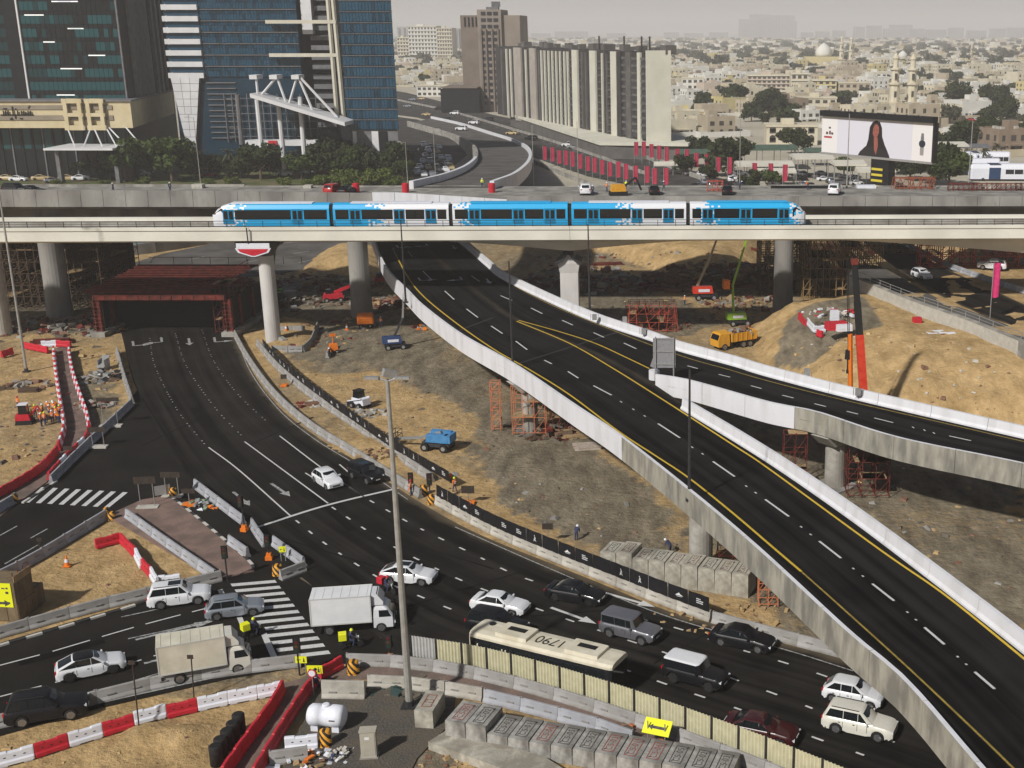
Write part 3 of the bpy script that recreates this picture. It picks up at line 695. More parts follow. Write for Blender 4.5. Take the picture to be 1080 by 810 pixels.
# red arrow board under the girder
loc = parent_world(MV) @ Vector((mx_(266),-.35,0)); t = thing('height_sign', 'red arrow board with white border hanging below the cream girder', 'sign', (loc.x,loc.y,14.6), MANG)
mb = MB(); mb.prism([(-2.6,1.0),(2.6,1.0),(2.2,.35),(.3,-.25),(-.3,-.25),(-2.2,.35)],0,.08); mb.xf(Matrix.Rotation(math.pi/2,4,'X')); mb.build('white_border', M_WHITEP, t)
mb = MB(); mb.prism([(-2.2,.88),(2.2,.88),(1.9,.45),(.2,-.1),(-.2,-.1),(-1.9,.45)],.08,.11); mb.xf(Matrix.Rotation(math.pi/2,4,'X')); mb.build('red_face', M_RED, t)
mb = MB(); mb.box(-2.4,2.4,-.05,.1,1.02,1.7); mb.build('white_panel', M_WHITEP, t)
mb = MB(); mb.tube((-.6,-.08,1.7),(-.6,-.2,4.0),.1,6,0); mb.build('drain_pipe', M_DARKMET, t)
# ------------------------------------------------------------------ metro train
TX0, TX1 = mx_(226,225,20,3.0), mx_(849,225,20,3.0); TL = TX1-TX0; CL = TL/5
def livery():
    m = bpy.data.materials.new('train_livery'); m.use_nodes = True; N = m.node_tree.nodes; L = m.node_tree.links; b = N['Principled BSDF']; b.inputs['Roughness'].default_value=.35; b.inputs['Specular IOR Level'].default_value=.4
    tc = N.new('ShaderNodeTexCoord'); sn = N.new('ShaderNodeVectorMath'); sn.operation='SNAP'; sn.inputs[1].default_value=(.32,5,.24); L.new(tc.outputs['Object'], sn.inputs[0])
    wn = N.new('ShaderNodeTexWhiteNoise'); wn.noise_dimensions='3D'; L.new(sn.outputs[0], wn.inputs['Vector'])
    sx = N.new('ShaderNodeSeparateXYZ'); L.new(sn.outputs[0], sx.inputs[0])
    j = N.new('ShaderNodeMath'); j.operation='MULTIPLY_ADD'; L.new(wn.outputs['Value'], j.inputs[0]); j.inputs[1].default_value=3.6; L.new(sx.outputs['X'], j.inputs[2])
    dv = N.new('ShaderNodeMath'); dv.operation='DIVIDE'; L.new(j.outputs[0], dv.inputs[0]); dv.inputs[1].default_value=TL
    cr = N.new('ShaderNodeValToRGB'); cr.color_ramp.interpolation='CONSTANT'
    WC, BC = (.78,.80,.84,1), (.02,.42,.80,1)
    e = cr.color_ramp.elements; e[0].position=0; e[0].color=WC; e[1].position=.055; e[1].color=BC
    for px, c in ((396,WC),(490,BC),(655,WC),(742,BC),(836,WC)):
        q = e.new((px-226)/623+.02); q.color = c
    L.new(dv.outputs[0], cr.inputs[0]); L.new(cr.outputs[0], b.inputs['Base Color']); return m
M_LIV = livery(); M_TBLUE = mat('train_blue', (.02,.42,.80), None, 1, .35)
tl = parent_world(MV) @ Vector((TX0,3.0,18.16))
TR = thing('metro_train', 'blue and white metro train of five cars running along the viaduct', 'train', tl, MANG)
def tsec(x, k=1.0, dz=0.0, wk=1.0):
    w = 1.36*wk; H = 3.55*k
    return [Vector((x,-w*.92,.35)),Vector((x,-w,.9)),Vector((x,-w,2.0)),Vector((x,-w*.95,H*.8)),Vector((x,-w*.78,H*.95)),Vector((x,-w*.4,H)),Vector((x,w*.4,H)),Vector((x,w*.78,H*.95)),Vector((x,w*.95,H*.8)),Vector((x,w,2.0)),Vector((x,w,.9)),Vector((x,w*.92,.35))]
for c in range(5):
    a, b = c*CL+.28, (c+1)*CL-.28; rows = []
    def st(x, k=1, wk=1): rows.append(tsec(x, k, 0, wk))
    if c == 0:
        for u, k, wk in ((0,.45,.55),(.25,.6,.75),(.7,.76,.88),(1.4,.9,.96),(2.2,.97,1),(3.2,1,1)): st(a-.28+u, k, wk)
    else: st(a)
    if c == 4:
        st(b-3.2)
        for u, k, wk in ((2.2,.97,1),(1.4,.9,.96),(.7,.76,.88),(.25,.6,.75),(0,.45,.55)): st(b+.28-u, k, wk)
    else: st(b)
    mb = MB(); mb.sweep(rows); body = mb.build('train_car', M_LIV, TR)
    mb = MB(); mb.box(a+.8,b-.8,-1.15,1.15,.0,.34); mb.build('underframe', M_DARKMET, body)
    mb = MB(); mb.box(a+2.5,b-2.5,-.8,.8,3.52,3.66); mb.build('roof_unit', M_TBLUE if c in (2,4) else M_WHITEP, body)
    if c < 4:
        mb = MB(); mb.box(b-.02,b+.58,-1.1,1.1,.5,3.2); mb.build('gangway', M_BLACK, body)
    for s in (-1, 1):
        y = s*1.375
        ds = [a+3.2, (a+b)/2+1.2, b-2.6] if c in (1,2,3) else ([a+2.2,a+12.2] if c==0 else [a+2.6,(a+b)/2-.2,b-3.0])
        prev = a+.35 if c else a+3.6; 
        ends = sorted(ds)
        for dx in ends:
            mb = MB(); mb.box(dx-.8,dx+.8,min(y,y-.03*s),max(y,y+.02*s),.65,2.75); dr = mb.build('door', M_TBLUE, body)
            for q in (-.38,.38):
                mb = MB(); mb.box(dx+q-.27,dx+q+.27,min(y,y+.035*s),max(y,y+.035*s),1.35,2.55); mb.build('door_window', M_GLASS, body)
        segs = []; cuts = [prev]+[z for dx in ends for z in (dx-.95,dx+.95)]+[b-.35 if c<4 else b-3.6]
        for i in range(0,len(cuts)-1,2):
            if cuts[i+1]-cuts[i] > .6: segs.append((cuts[i],cuts[i+1]))
        for p, q in segs:
            mb = MB(); mb.box(p,q,min(y,y+.02*s),max(y,y+.02*s),1.3,2.7); mb.build('window', M_GLASS, body)
    if c in (0,4):
        x = a-.28 if c==0 else b+.28; s = 1 if c==0 else -1
        mb = MB(); mb.add([(x+s*.32,-.95,2.05),(x+s*.32,.95,2.05),(x+s*1.35,1.08,3.12),(x+s*1.35,-1.08,3.12)],[(0,1,2,3)]); mb.add([(x+s*.30,-1.0,2.0),(x+s*2.0,-1.39,1.5),(x+s*2.0,-1.37,2.6),(x+s*1.5,-1.25,2.95)],[(0,1,2,3)]); mb.build('windscreen', M_GLASS, body)
# ------------------------------------------------------------------ the wide old bridge behind the metro
YB = 197.0
OB = thing('highway_bridge', 'old weathered grey highway bridge running behind the metro viaduct', 'bridge', V(540,214,YB))
tops = [(-80,200),(0,200),(250,201.5),(375,203.5),(540,207),(1200,207)]
def topy(px):
    for (a,b),(c,d) in zip(tops[:-1],tops[1:]):
        if a <= px <= c: return b+(d-b)*(px-a)/(c-a)
    return 207
zdk = V(540,216.5,YB).z
xs = [V(-80,210,YB).x+i*3.6 for i in range(70)]
for i, (a, b) in enumerate(zip(xs[:-1], xs[1:])):
    pa, pb = [PPX+FPX*x/(YB*cp+ (CH-20)*sp) for x in (a,b)]
    za, zb = V(pa,topy(pa),YB).z, V(pb,topy(pb),YB).z
    zl = V(540,218,YB).z if pa < 390 else V(540,217.3,YB).z
    white = 372 < pa < 512
    if white: za, zb = V(pa,203 if pa<420 else 203+(pa-420)*.065,YB).z, V(pb,203 if pb<420 else 203+(pb-420)*.065,YB).z
    mb = MB(); mb.add([(a+.03,YB-.2,zl),(b-.03,YB-.2,zl),(b-.03,YB+.25,zl),(a+.03,YB+.25,zl),(a+.03,YB,za),(b-.03,YB,zb),(b-.03,YB+.3,zb),(a+.03,YB+.3,za)],[(0,3,2,1),(4,5,6,7),(0,1,5,4),(1,2,6,5),(2,3,7,6),(3,0,4,7)])
    mb.build('parapet_panel', M_WHITE if white else M_CONC_D, OB, world=True)
xa, xb = xs[0], xs[-1]
mb = MB(); mb.box(xa,xb,YB+.32,YB+25,zdk-.6,zdk); mb.build('deck_slab', M_CONC_D, OB, world=True)
M_CONC_M_ = mat('deck_concrete',(.24,.23,.205),(.36,.345,.31),.5,.9,c3=(.19,.18,.165),s3=.3)
mb = MB(); mb.box(xa,xb,YB+.5,YB+24,zdk+.004,zdk+.03); mb.build('road_surface', M_CONC_M_, OB, world=True)
mb = MB(); mb.box(xa,xb,YB+3.6,YB+21,zdk-2.6,zdk-.602); mb.build('box_girder', M_CONC_D, OB, world=True)
zf = V(540,196,YB+24).z
M_CONC_M = mat('bridge_concrete', (.30,.285,.255), (.44,.42,.375), .6, .9, bump=.2, bscale=6, c3=(.22,.21,.19), s3=.4)
for i, (a, b) in enumerate(zip(xs[:-1:2], xs[2::2])):
    px = PPX+FPX*a/((YB+24)*cp+26*sp)
    if 470 < px < 556 : continue
    mb = MB(); mb.box(a+.03,b-.03,YB+24,YB+24.5,zdk-.6,zf+(.25 if px<230 else 0)); mb.build('far_parapet_panel', M_CONC_M, OB, world=True)
for (px,py,r) in ((66,331,1.9),(370,343,1.65),(830,345,1.6),(-60,331,1.7)):
    p = G(px,py); p.y = YB+4
    mb = MB(); mb.lathe([(r*1.12,-.5),(r,5),(r,zdk-3.8),(r*1.2,zdk-2.6)],24,(p.x,p.y,0)); mb.build('column', M_CONC_D, OB, world=True)
p = G(2,352); mb = MB(); mb.lathe([(1.6,-.5),(1.5,5),(1.45,12),(2.0,14.5)],24,(p.x,p.y,0)); mb.build('column', M_CONC_L, None, world=True, label='pale round column at the left edge beside the slanting mast', cat='column')
ORD='first second third fourth fifth sixth seventh eighth ninth tenth eleventh twelfth thirteenth fourteenth fifteenth sixteenth seventeenth eighteenth nineteenth twentieth'.split()
# ------------------------------------------------------------------ concrete and plastic barriers
def P3(v, z=None): return Vector((v.x, v.y, gz(v.x,v.y) if z is None else z))
def jersey_mesh(L, h=.95):
    mb = MB(); prof = [(-.30,0),(-.30,.14),(-.17,.36),(-.11,h-.03),(-.08,h),(.08,h),(.11,h-.03),(.17,.36),(.30,.14),(.30,0)]
    mb.sweep([[Vector((x,y,z)) for y,z in prof] for x in (-L/2,L/2)])
    return mb
def hook_mesh(L):
    mb = MB()
    for s in (-1,1):
        for y in (-.2,.2): mb.box(s*L*.24-.28,s*L*.24+.28,y-.03,y+.03,.47,.55)
        mb.box(s*(L/2-.05)-.05,s*(L/2-.05)+.05,-.07,.07,.86,1.02)
    return mb
JC = {}
M_JER = [mat('barrier_grey',(.30,.29,.28),(.42,.41,.40),1.6,.9,bump=.2,bscale=9,c3=(.24,.23,.21),s3=.8), mat('barrier_blue_grey',(.34,.35,.38),(.46,.47,.51),1.6,.85,c3=(.28,.28,.30),s3=.8), mat('barrier_cream',(.42,.40,.35),(.54,.51,.45),1.6,.9,c3=(.30,.28,.24),s3=.7)]
def barrier(p, q, label, group, mi=0, h=.95, z=0.0):
    L = (q-p).length-.05; key = (round(L,1),mi,h)
    c = (p+q)/2; a = math.atan2(q.y-p.y,q.x-p.x)
    if key not in JC:
        JC[key] = (jersey_mesh(round(L,1),h).mesh('concrete_barrier',M_JER[mi]), hook_mesh(round(L,1)).mesh('lifting_slot',M_CONC_D))
    o = bpy.data.objects.new('concrete_barrier', JC[key][0]); COL.objects.link(o); o.location = (c.x,c.y,z); o.rotation_euler=(0,0,a+random.uniform(-.008,.008))
    tag(o,label,'barrier',group)
    k = bpy.data.objects.new('lifting_slot', JC[key][1]); COL.objects.link(k); k.parent = o
    return o
def barrier_run(pts, label, step=3.3, mi=0, z=0.0, h=.95, sm=True):
    P = smooth(gl(pts),step=.5) if (sm and len(pts)>2) else gl(pts)
    P = resample(P, step=step)
    n=len(P)-1
    for i,(a,b) in enumerate(zip(P[:-1],P[1:])): barrier(a,b,label if n==1 or n>20 else f'{ORD[i]} from {"left" if P[0].x<P[-1].x else "right"}, '+label,'run: '+label if n>1 else None,mi,h,z)
    return P
barrier_run([(-12,618),(35,594),(112,547)], 'grey concrete barrier along the far edge of the sand island', mi=1)
barrier_run([(134,546),(180,579),(228,612)], 'pale concrete barrier between pink paving and sand island', mi=1, sm=False)
barrier_run([(-14,676),(60,655),(120,639),(175,626),(234,612)], 'concrete barrier behind the painted kerb of the sand island', mi=0)
barrier_run([(206,514),(232,534),(257,553)], 'concrete barrier dividing the closed lane from the main road', mi=1, sm=False)
barrier_run([(266,556),(280,577)], 'single tilted concrete barrier by the orange traffic lights', mi=1)
barrier_run([(289,575),(321,598)], 'concrete barrier at the pointed end of the island', mi=1)
barrier_run([(296,612),(322,602)], 'short concrete barrier closing the island nose above the zebra', mi=0, step=2.4)
barrier_run([(242,574),(262,588)], 'lone white concrete barrier lying across the pink paving', mi=1)
barrier_run([(240,330),(246,350),(264,383),(292,420),(330,453),(380,484),(444,525)], 'concrete barrier lining the outer curve of the main road', mi=0)
barrier_run([(272,364),(292,388),(330,420),(380,454),(420,483),(456,508)], 'concrete barrier carrying the long black hoarding by the sand', mi=0)
HB = [(460,531),(520,563),(580,589),(640,613),(700,637),(750,655)]
barrier_run(HB, 'concrete barrier under the black hoarding with white print', mi=2)
barrier_run([(752,656),(800,669),(845,681),(890,693)], 'concrete barrier at the roadside beneath the ramp', mi=0)
barrier_run([(-16,770),(60,753),(120,736),(180,722),(240,711),(318,702)], 'concrete barrier along the near side of the lower road', mi=0)
CB = [(366,701),(432,704),(500,715),(560,730),(620,748),(680,768),(740,790),(800,813),(870,842),(960,880)]
barrier_run(CB, 'concrete barrier below the cream fence panels', mi=0)
barrier_run([(340,735),(386,736)], 'thick pale concrete block wall beside the white tank', mi=2, h=1.35, step=3.0, sm=False)
barrier_run([(388,724),(432,726),(470,731),(510,738)], 'cream concrete barrier inside the narrow footpath', mi=2)
barrier_run([(511,739),(545,747),(583,757),(640,773),(668,784)], 'blue grey concrete barrier on the inner side of the footpath', mi=1)
barrier_run([(124,372),(130,395),(140,426)], 'concrete barrier left of the tunnel exit', mi=0, sm=False)
barrier_run([(139,428),(118,448),(90,474),(54,510)], 'concrete barrier curving along the left branch road', mi=1)
barrier_run([(-10,546),(17,529)], 'concrete barrier at the left picture edge by the path', mi=1)
barrier_run([(284,806),(326,800)], 'grey concrete barrier beside the rubbish at the bottom edge', mi=0, step=3)
barrier_run([(287,371),(318,372),(328,364),(335,346)], 'low concrete wall piece around the white metro pier', mi=0, sm=False, step=2.6)
barrier_run([(296,352),(322,352)], 'low concrete block behind the white metro pier', mi=0, step=2.4, h=1.3)
barrier_run([(345,378),(352,366)], 'leaning concrete piece beside the orange light tower', mi=0, step=2.4)
barrier_run([(925,275),(962,298),(1000,320),(1040,336),(1082,352)], 'concrete barrier along the near side of the right hand road', mi=1, z=EMB_H)
barrier_run([(965,268),(990,280),(1030,296),(1082,318)], 'concrete barrier on the far side of the right hand road', mi=0, z=EMB_H)
# plastic water barriers
def plastic_mesh(L=1.0):
    mb = MB(); prof = [(-.24,.08),(-.24,.30),(-.15,.42),(-.13,.92),(-.09,1.0),(.09,1.0),(.13,.92),(.15,.42),(.24,.30),(.24,.08)]
    xs = (-.5,-.47,-.2,-.17,.17,.2,.47,.5); rows = []
    for i, x in enumerate(xs):
        k = .9 if i in (0,7) else 1
        zt = 0 if i not in (3,4) else -.06
        rows.append([Vector((x,y*k,z+(zt if z>.9 else 0))) for y,z in prof])
    mb.sweep(rows)
    for s in (-.33,.33): mb.box(s-.12,s+.12,-.22,.22,0,.08)
    return mb
PLR = plastic_mesh().mesh('plastic_barrier', M_RED); PLW = plastic_mesh().mesh('plastic_barrier', M_WHITEP)
hb = MB()
for x in (-.26,0,.26):
    for s in (-1,1): hb.lathe([(.042,s*.12),(.042,s*.147)] if s>0 else [(.042,-.147),(.042,-.12)],8,(x,0,.62),axis='y')
PLH = hb.mesh('fork_hole', mat('hole_dark',(.02,.02,.03)))
hbv = [v.co.copy() for v in PLH.vertices]
def pl_barrier(p, q, red, label, group, holes=True, z=None):
    c = (p+q)/2; L = (q-p).length
    o = bpy.data.objects.new('plastic_barrier', PLR if red else PLW); COL.objects.link(o)
    o.location = (c.x,c.y,(gz(c.x,c.y) if z is None else z)+.05); o.rotation_euler=(0,0,math.atan2(q.y-p.y,q.x-p.x)); o.scale=(L*.985,1,1)
    tag(o,label,'plastic barrier',group)
    if holes:
        k = bpy.data.objects.new('fork_hole', PLH); COL.objects.link(k); k.parent = o
    return o
def pl_run(pts, pattern, label, step=1.9, holes=True, z=0.05):
    P = resample(smooth(gl(pts),step=.4) if len(pts)>2 else gl(pts), step=step)
    for i, (a,b) in enumerate(zip(P[:-1],P[1:])):
        c = pattern[i % len(pattern)] if len(pattern) else 'r'
        nm = ('red ' if c=='r' else 'white ')+label
        n=len(P)-1; pl_barrier(a,b,c=='r',nm if n==1 or n>20 else f'{ORD[i]} in order, '+nm,'run: '+label,holes,z)
pl_run([(57,372),(60,400),(65,432),(68,455),(62,477)], 'rwrw', 'plastic barrier on the left edge of the curved path', 1.5, False)
pl_run([(61,479),(45,497),(20,514),(-4,527),(-20,535)], 'r', 'plastic barrier in the long solid run at the left edge', 1.9, False)
pl_run([(73,371),(77,395),(85,420),(92,440),(95,456)], 'rwrw', 'plastic barrier on the upper right edge of the curved path', 1.5, False)
pl_run([(94,459),(90,469),(76,482),(52,508)], 'rrw', 'plastic barrier where the path meets the left branch road', 1.9, False)
pl_run([(26,368),(51,373)], 'rr', 'plastic barrier across the top of the path, left piece', 2.2, False)
pl_run([(44,367),(60,366)], 'w', 'plastic barrier in the middle of the path closure', 2.4, False)
pl_run([(60,366),(75,367)], 'r', 'plastic barrier at the top right end of the path', 2.2, False)
for a,b,c,l in (((101,579),(127,572),'r','red plastic barrier lying across the sand island, left arm'),((128,572),(144,588),'r','red plastic barrier bending down towards the white one on the sand island'),((144,588),(150,600),'w','upper white plastic barrier standing on the sand island'),((150,598),(160,609),'r','short red plastic barrier between two white ones on the sand island'),((160,608),(167,620),'w','lower white plastic barrier standing on the sand island'),((168,618),(191,616),'w','white plastic barrier behind the white off-roader')):
    pl_barrier(G(*a),G(*b),c=='r',l,None)
B5 = [(-4,810),(37,799),(73,787),(109,776),(142,766),(176,757),(209,749),(241,742),(272,736),(297,731)]
for i,(c,l) in enumerate(zip('wrwrwrwww',('first white plastic barrier from the left picture edge','red plastic barrier nearest the lower left corner','second white plastic barrier from the left below the black car','red plastic barrier behind the thin leaning post','white plastic barrier right of the leaning post','red plastic barrier below the cream truck','white plastic barrier right of the last red one','white plastic barrier last but one before the red path','white plastic barrier touching the red path'))):
    pl_barrier(G(*B5[i]),G(*B5[i+1]),c=='r',l,None)
pl_run([(299,731),(287,752),(264,784),(240,818),(228,838)], 'r', 'plastic barrier on the left side of the lower path', 1.9, False)
pl_run([(334,722),(319,742),(300,772),(275,814),(262,838)], 'r', 'plastic barrier on the right side of the lower path', 1.9, False)
pl_run([(338,718),(361,705)], 'rr', 'plastic barrier crossing the footpath by the zebra', 2, False)
pl_barrier(G(301,791),G(336,788),False,'lone white plastic barrier beside the white water tank',None)
pl_run([(2,378),(14,374)], 'r', 'plastic barrier lying by the left sand', 2, False)
for a,b,c,l in (((843,320),(852,330),'r','red and pale plastic barrier at the top of the sand hill'),((852,329),(859,337),'w','pale plastic barrier sloping on top of the sand hill'),((858,337),(871,336),'w','cream plastic barrier lying on the grey hilltop'),((862,339),(868,341),'r','small red plastic barrier below the cream one')):
    p = G(*a,EMB_H); q = G(*b,EMB_H); pl_barrier(p,q,c=='r',l,None,False)
# black hoarding with white print
M_BANNER = mat('black_banner',(.008,.008,.010),(.014,.014,.016),3,.6); M_PRINT = mat('white_print',(.75,.75,.75),None,1,.7)
def figure_print(mb, x, z, s, y, kind):
    def q(pts): mb.poly([(x+a*s,y,z+b*s) for a,b in pts])
    if kind == 0:   # leaping figure emblem
        q([(-.05,.35),(.08,.3),(.22,.0),(.1,-.05)]); q([(-.05,.3),(.0,-.2),(-.18,-.5),(-.25,-.45),(-.14,-.1)]); q([(-.02,-.1),(.12,-.12),(.3,-.42),(.42,-.5),(.1,-.34)]); q([(-.14,.5),(.0,.52),(.03,.38),(-.1,.36)])
    elif kind == 1: # low wing emblem
        q([(-.7,-.2),(.0,.28),(.1,.1),(.7,-.1),(.2,-.12)]); q([(-.5,-.28),(.5,-.2),(.5,-.26),(-.5,-.34)])
    else:           # lines of small lettering
        for r, w in enumerate((.5,.9,.8)[:3 if kind==2 else 2]):
            z0 = .28-.27*r; a = -.6
            while a < -.6+w*1.25:
                b = .07+.05*((int(a*37)+r*5)%3); q([(a,z0),(a+b,z0),(a+b,z0+.14),(a,z0+.14)]); a += b+.035
def hoarding(pts, label, z0=.9, z1=2.0, step=2.25, seq=(0,None,1,2,None,2,2,0,None,1,2,None,0)):
    P = resample(smooth(gl(pts),step=.5),step=step); t = thing('site_hoarding',label,'hoarding',P[0])
    for i,(a,b) in enumerate(zip(P[:-1],P[1:])):
        d = b-a; L = d.length; rz = math.atan2(d.y,d.x); M = Matrix.Translation(a-P[0])@Matrix.Rotation(rz,4,'Z')
        mb = MB(); n=5
        rows = [[Vector((.04+(L-.08)*k/n,-.03+.03*math.sin(k*2+i),z0)),Vector((.04+(L-.08)*k/n,.03*math.sin(k*1.7+i),z1)),Vector((.04+(L-.08)*k/n,.03+.03*math.sin(k*1.7+i),z1)),Vector((.04+(L-.08)*k/n,.03*math.sin(k*2+i),z0))] for k in range(n+1)]
        mb.sweep(rows); mb.xf(M); pn = mb.build('banner_panel',M_BANNER,t)
        q=seq[i%len(seq)]
        if q is not None: pm = MB(); figure_print(pm,L/2+.2,(z0+z1)/2,.62,-.085,q); pm.xf(M); pm.build('print',M_PRINT,pn)
        mb = MB(); mb.tube((0,.06,.2),(0,.06,z1+.1),.035,5); mb.xf(M); mb.build('post',M_METAL,t)
    return t
hoarding([(278,371),(300,395),(340,427),(380,456),(420,484),(474,516)], 'long black banner hoarding with white print between sand and road barriers')
hoarding([(461,532),(520,564),(580,590),(640,614),(700,638),(748,656)], 'black banner hoarding with white print ending under the ramp', z1=2.15)
# cream corrugated fence
M_CORR = mat('cream_sheet',(.52,.49,.32),(.62,.585,.40),2,.6); M_CORRG = mat('grey_sheet',(.42,.42,.40),(.5,.5,.48),2,.6)
Pc = resample(smooth(gl([(433,700),(500,711),(560,726),(620,744),(680,764),(740,786),(800,809),(870,838),(960,876)]),step=.5),step=2.15)
FT = thing('panel_fence','cream corrugated panel fence between the concrete barriers and the bus lane','fence',Pc[0])
for i,(a,b) in enumerate(zip(Pc[:-1],Pc[1:])):
    d=b-a; L=d.length; M=Matrix.Translation(a-Pc[0])@Matrix.Rotation(math.atan2(d.y,d.x),4,'Z')@Matrix.Translation((0,.2,0)); mb=MB(); n=22
    rows=[]
    for k in range(n+1):
        x=.07+(L-.14)*k/n; y=.09*(1 if k%3==0 else 0)
        rows.append([Vector((x,y-.02,.55)),Vector((x,y-.02,2.25)),Vector((x,y+.02,2.25)),Vector((x,y+.02,.55))])
    mb.sweep(rows); mb.xf(M); mb.build('fence_panel',M_CORRG if i in (0,) or i>17 else M_CORR,FT)
    mb=MB(); mb.box(-.05,.05,-.06,.06,.0,2.32); mb.xf(M); mb.build('post',M_DARKMET,FT)
# ------------------------------------------------------------------ lamp masts
def lamp(base, h, label, arms='T', r=.16, m=None, group=None, base_z=None, armlen=1.6, rz=0.0):
    m = m or M_POLE; t = thing('street_lamp',label,'street lamp',base,rz,group)
    mb = MB(); mb.tube((0,0,0),(0,0,h),r,10,0,r*.5); mb.build('pole',m,t)
    mb = MB(); mb.box(-r*2,r*2,-r*2,r*2,-.05,.12); mb.tube((0,0,0),(0,0,.5),r*1.3,8); mb.build('base',M_DARKMET,t)
    ends = {'T':[-1,1],'L':[-1],'R':[1],'N':[]}[arms]
    if ends:
        mb = MB()
        for s in ends: mb.tube((0,0,h-.15),(s*armlen,0,h+.1),r*.35,6)
        mb.build('arm',m,t)
        for s in ends:
            mb = MB(); mb.obox((s*(armlen+.3),0,h+.1),(.95,.38,.16),0,0); mb.build('lamp_head',M_METAL,t)
    return t
def hpole(base, x, ytop):
    """height of a vertical pole whose top is at photo row ytop"""
    return V(x,ytop,base.y).z-base.z
b0 = G(432,745); t = lamp(b0, hpole(b0,408,400), 'tall pale lamp mast in the gravel plot in front of the bus lane', 'T', .27, armlen=.7)
mb = MB(); mb.obox((.15,.1,hpole(b0,408,400)+.35),(.9,.5,.5),.5,ry=.35); mb.build('camera_box',M_METAL,t)
for k,(x,y,yt,l) in enumerate(((727,531,390,'dark lamp pole on the ramp parapet above the round pier'),(541,392,275,'dark lamp pole on the ramp parapet above the orange scaffolding'),(428,323,232,'dark lamp pole on the ramp parapet nearest the metro'),(622,331,236,'dark lamp pole on the right hand parapet beside the square pier'))):
    b = GH(x,y-4,hd,0.2); lamp(b,hpole(b,x,yt),l,'N',.16,M_DARKMET,'dark lamp poles on the ramp')
b = G(28,392); lamp(b,hpole(b,-4,170),'pale slanting lamp mast at the left edge among the sand heaps','L',.2)
for x,yb,yt,Yd,l,ar in ((1021,204,128,YB+20,'thin lamp post on the old bridge at the right','N'),(212,197,124,300,'lamp post in front of the white tapered tower leg','L'),(893,199,120,YB+22,'thin post crossing the billboard','N'),(780,196,103,330,'tall lamp post with crossarm beside the banner flags','T'),(563,196,132,300,'lamp post on the curved ramp behind the bridge','N'),(459,178,136,400,'lamp post beside the queue of cars','T'),(430,192,150,330,'lamp post by the trees beside the blue tower','L'),(610,197,128,330,'thin lamp post in front of the flags','N')):
    p = V(x,yb,Yd); zz = p.z if Yd < 270 else 0.0
    p.z = zz if Yd<270 else 0.0; lamp(p, V(x,yt,Yd).z-p.z, l, ar, .13, M_POLE, None, armlen=1.4)
# ------------------------------------------------------------------ falsework and scaffolding
def scaffold(name, label, cat, o, nx, ny, nz, dx, dy, dz, m, r=.05, brace=True, boards=0, seed=0, rz=0.0, jit=0.0, mb_mat=None):
    t = thing(name,label,cat,o,rz); rs=random.Random(seed); fr=MB()
    for i in range(nx+1):
        for j in range(ny+1): fr.tube((i*dx+rs.uniform(-jit,jit),j*dy,0),(i*dx+rs.uniform(-jit,jit),j*dy,nz*dz+rs.uniform(0,.5)),r,4,cap=False)
    fr.build('standards',m,t,kind='stuff'); lg=MB()
    for k in range(nz+1):
        z=k*dz+.25
        for i in range(nx+1): lg.tube((i*dx,0,z),(i*dx,ny*dy,z),r*.8,4,cap=False)
        for j in range(ny+1): lg.tube((0,j*dy,z),(nx*dx,j*dy,z),r*.8,4,cap=False)
    lg.build('ledgers',m,t,kind='stuff')
    if brace:
        br=MB()
        for j in (0,ny):
            for i in range(nx):
                for k in range(nz):
                    if rs.random()<.7: br.tube((i*dx,j*dy,k*dz+.2),((i+1)*dx,j*dy,(k+1)*dz+.2),r*.7,4,cap=False)
        br.build('braces',m,t,kind='stuff')
    for b in range(boards):
        mb=MB(); k=rs.randint(1,nz); i=rs.uniform(0,max(.1,nx-1.2)); mb.box(i*dx,min(nx*dx,i*dx+rs.uniform(1.5,3.5)),0,ny*dy*rs.uniform(.3,1),k*dz+.3,k*dz+.36); mb.build('deck_board',mb_mat or M_TIMBER,t)
    return t
M_BROWNST = mat('rusted_tube',(.07,.045,.03),(.12,.08,.05),4,.8)
M_YBROWN = mat('timber_form',(.24,.15,.06),(.36,.24,.11),3,.8)
xl = V(-80,300,200).x; xr = V(92,300,200).x
scaffold('falsework','dense dark falsework filling the shade left of the portal','falsework',(xl,205,0),20,7,8,(xr-xl)/20,2.2,2.0,M_BROWNST,.07,True,26,1)
mb=MB(); mb.box(xl,xr-1,221,221.1,0,16.3); mb.build('shade_backing',mat('shade_backing_dark',(.015,.013,.012),(.03,.027,.024),3,.95),None,world=True,label='dark netting hung behind the left falsework',cat='netting')  # added dark backing, so the depth of the falsework reads as shade
x0=V(845,300,216).x; x1=V(926,300,216).x
scaffold('falsework','yellow brown timber and tube falsework under the old bridge on the right','falsework',(x0,212,0),12,6,7,(x1-x0)/12,2.4,1.85,M_YBROWN,.09,True,24,2)
x0=V(800,300,222).x
scaffold('falsework','shaded brown falsework behind the big grey column','falsework',(x0,216,0),5,5,7,1.6,2.4,1.85,M_BROWNST,.09,True,14,3,mb_mat=M_YBROWN)
a=G(985,297,EMB_H); scaffold('falsework','red steel falsework frames beside the right hand road','falsework',(a.x,a.y+12,EMB_H-.1),11,2,3,1.9,1.8,1.9,M_REDOX,.11,True,6,5)
a=G(945,285,EMB_H); scaffold('falsework','olive brown falsework props at the far right road bend','falsework',(a.x+1,a.y+16,EMB_H-.1),6,2,4,1.6,1.8,1.7,M_YBROWN,.1,True,4,6)
a=GG(895,330); 
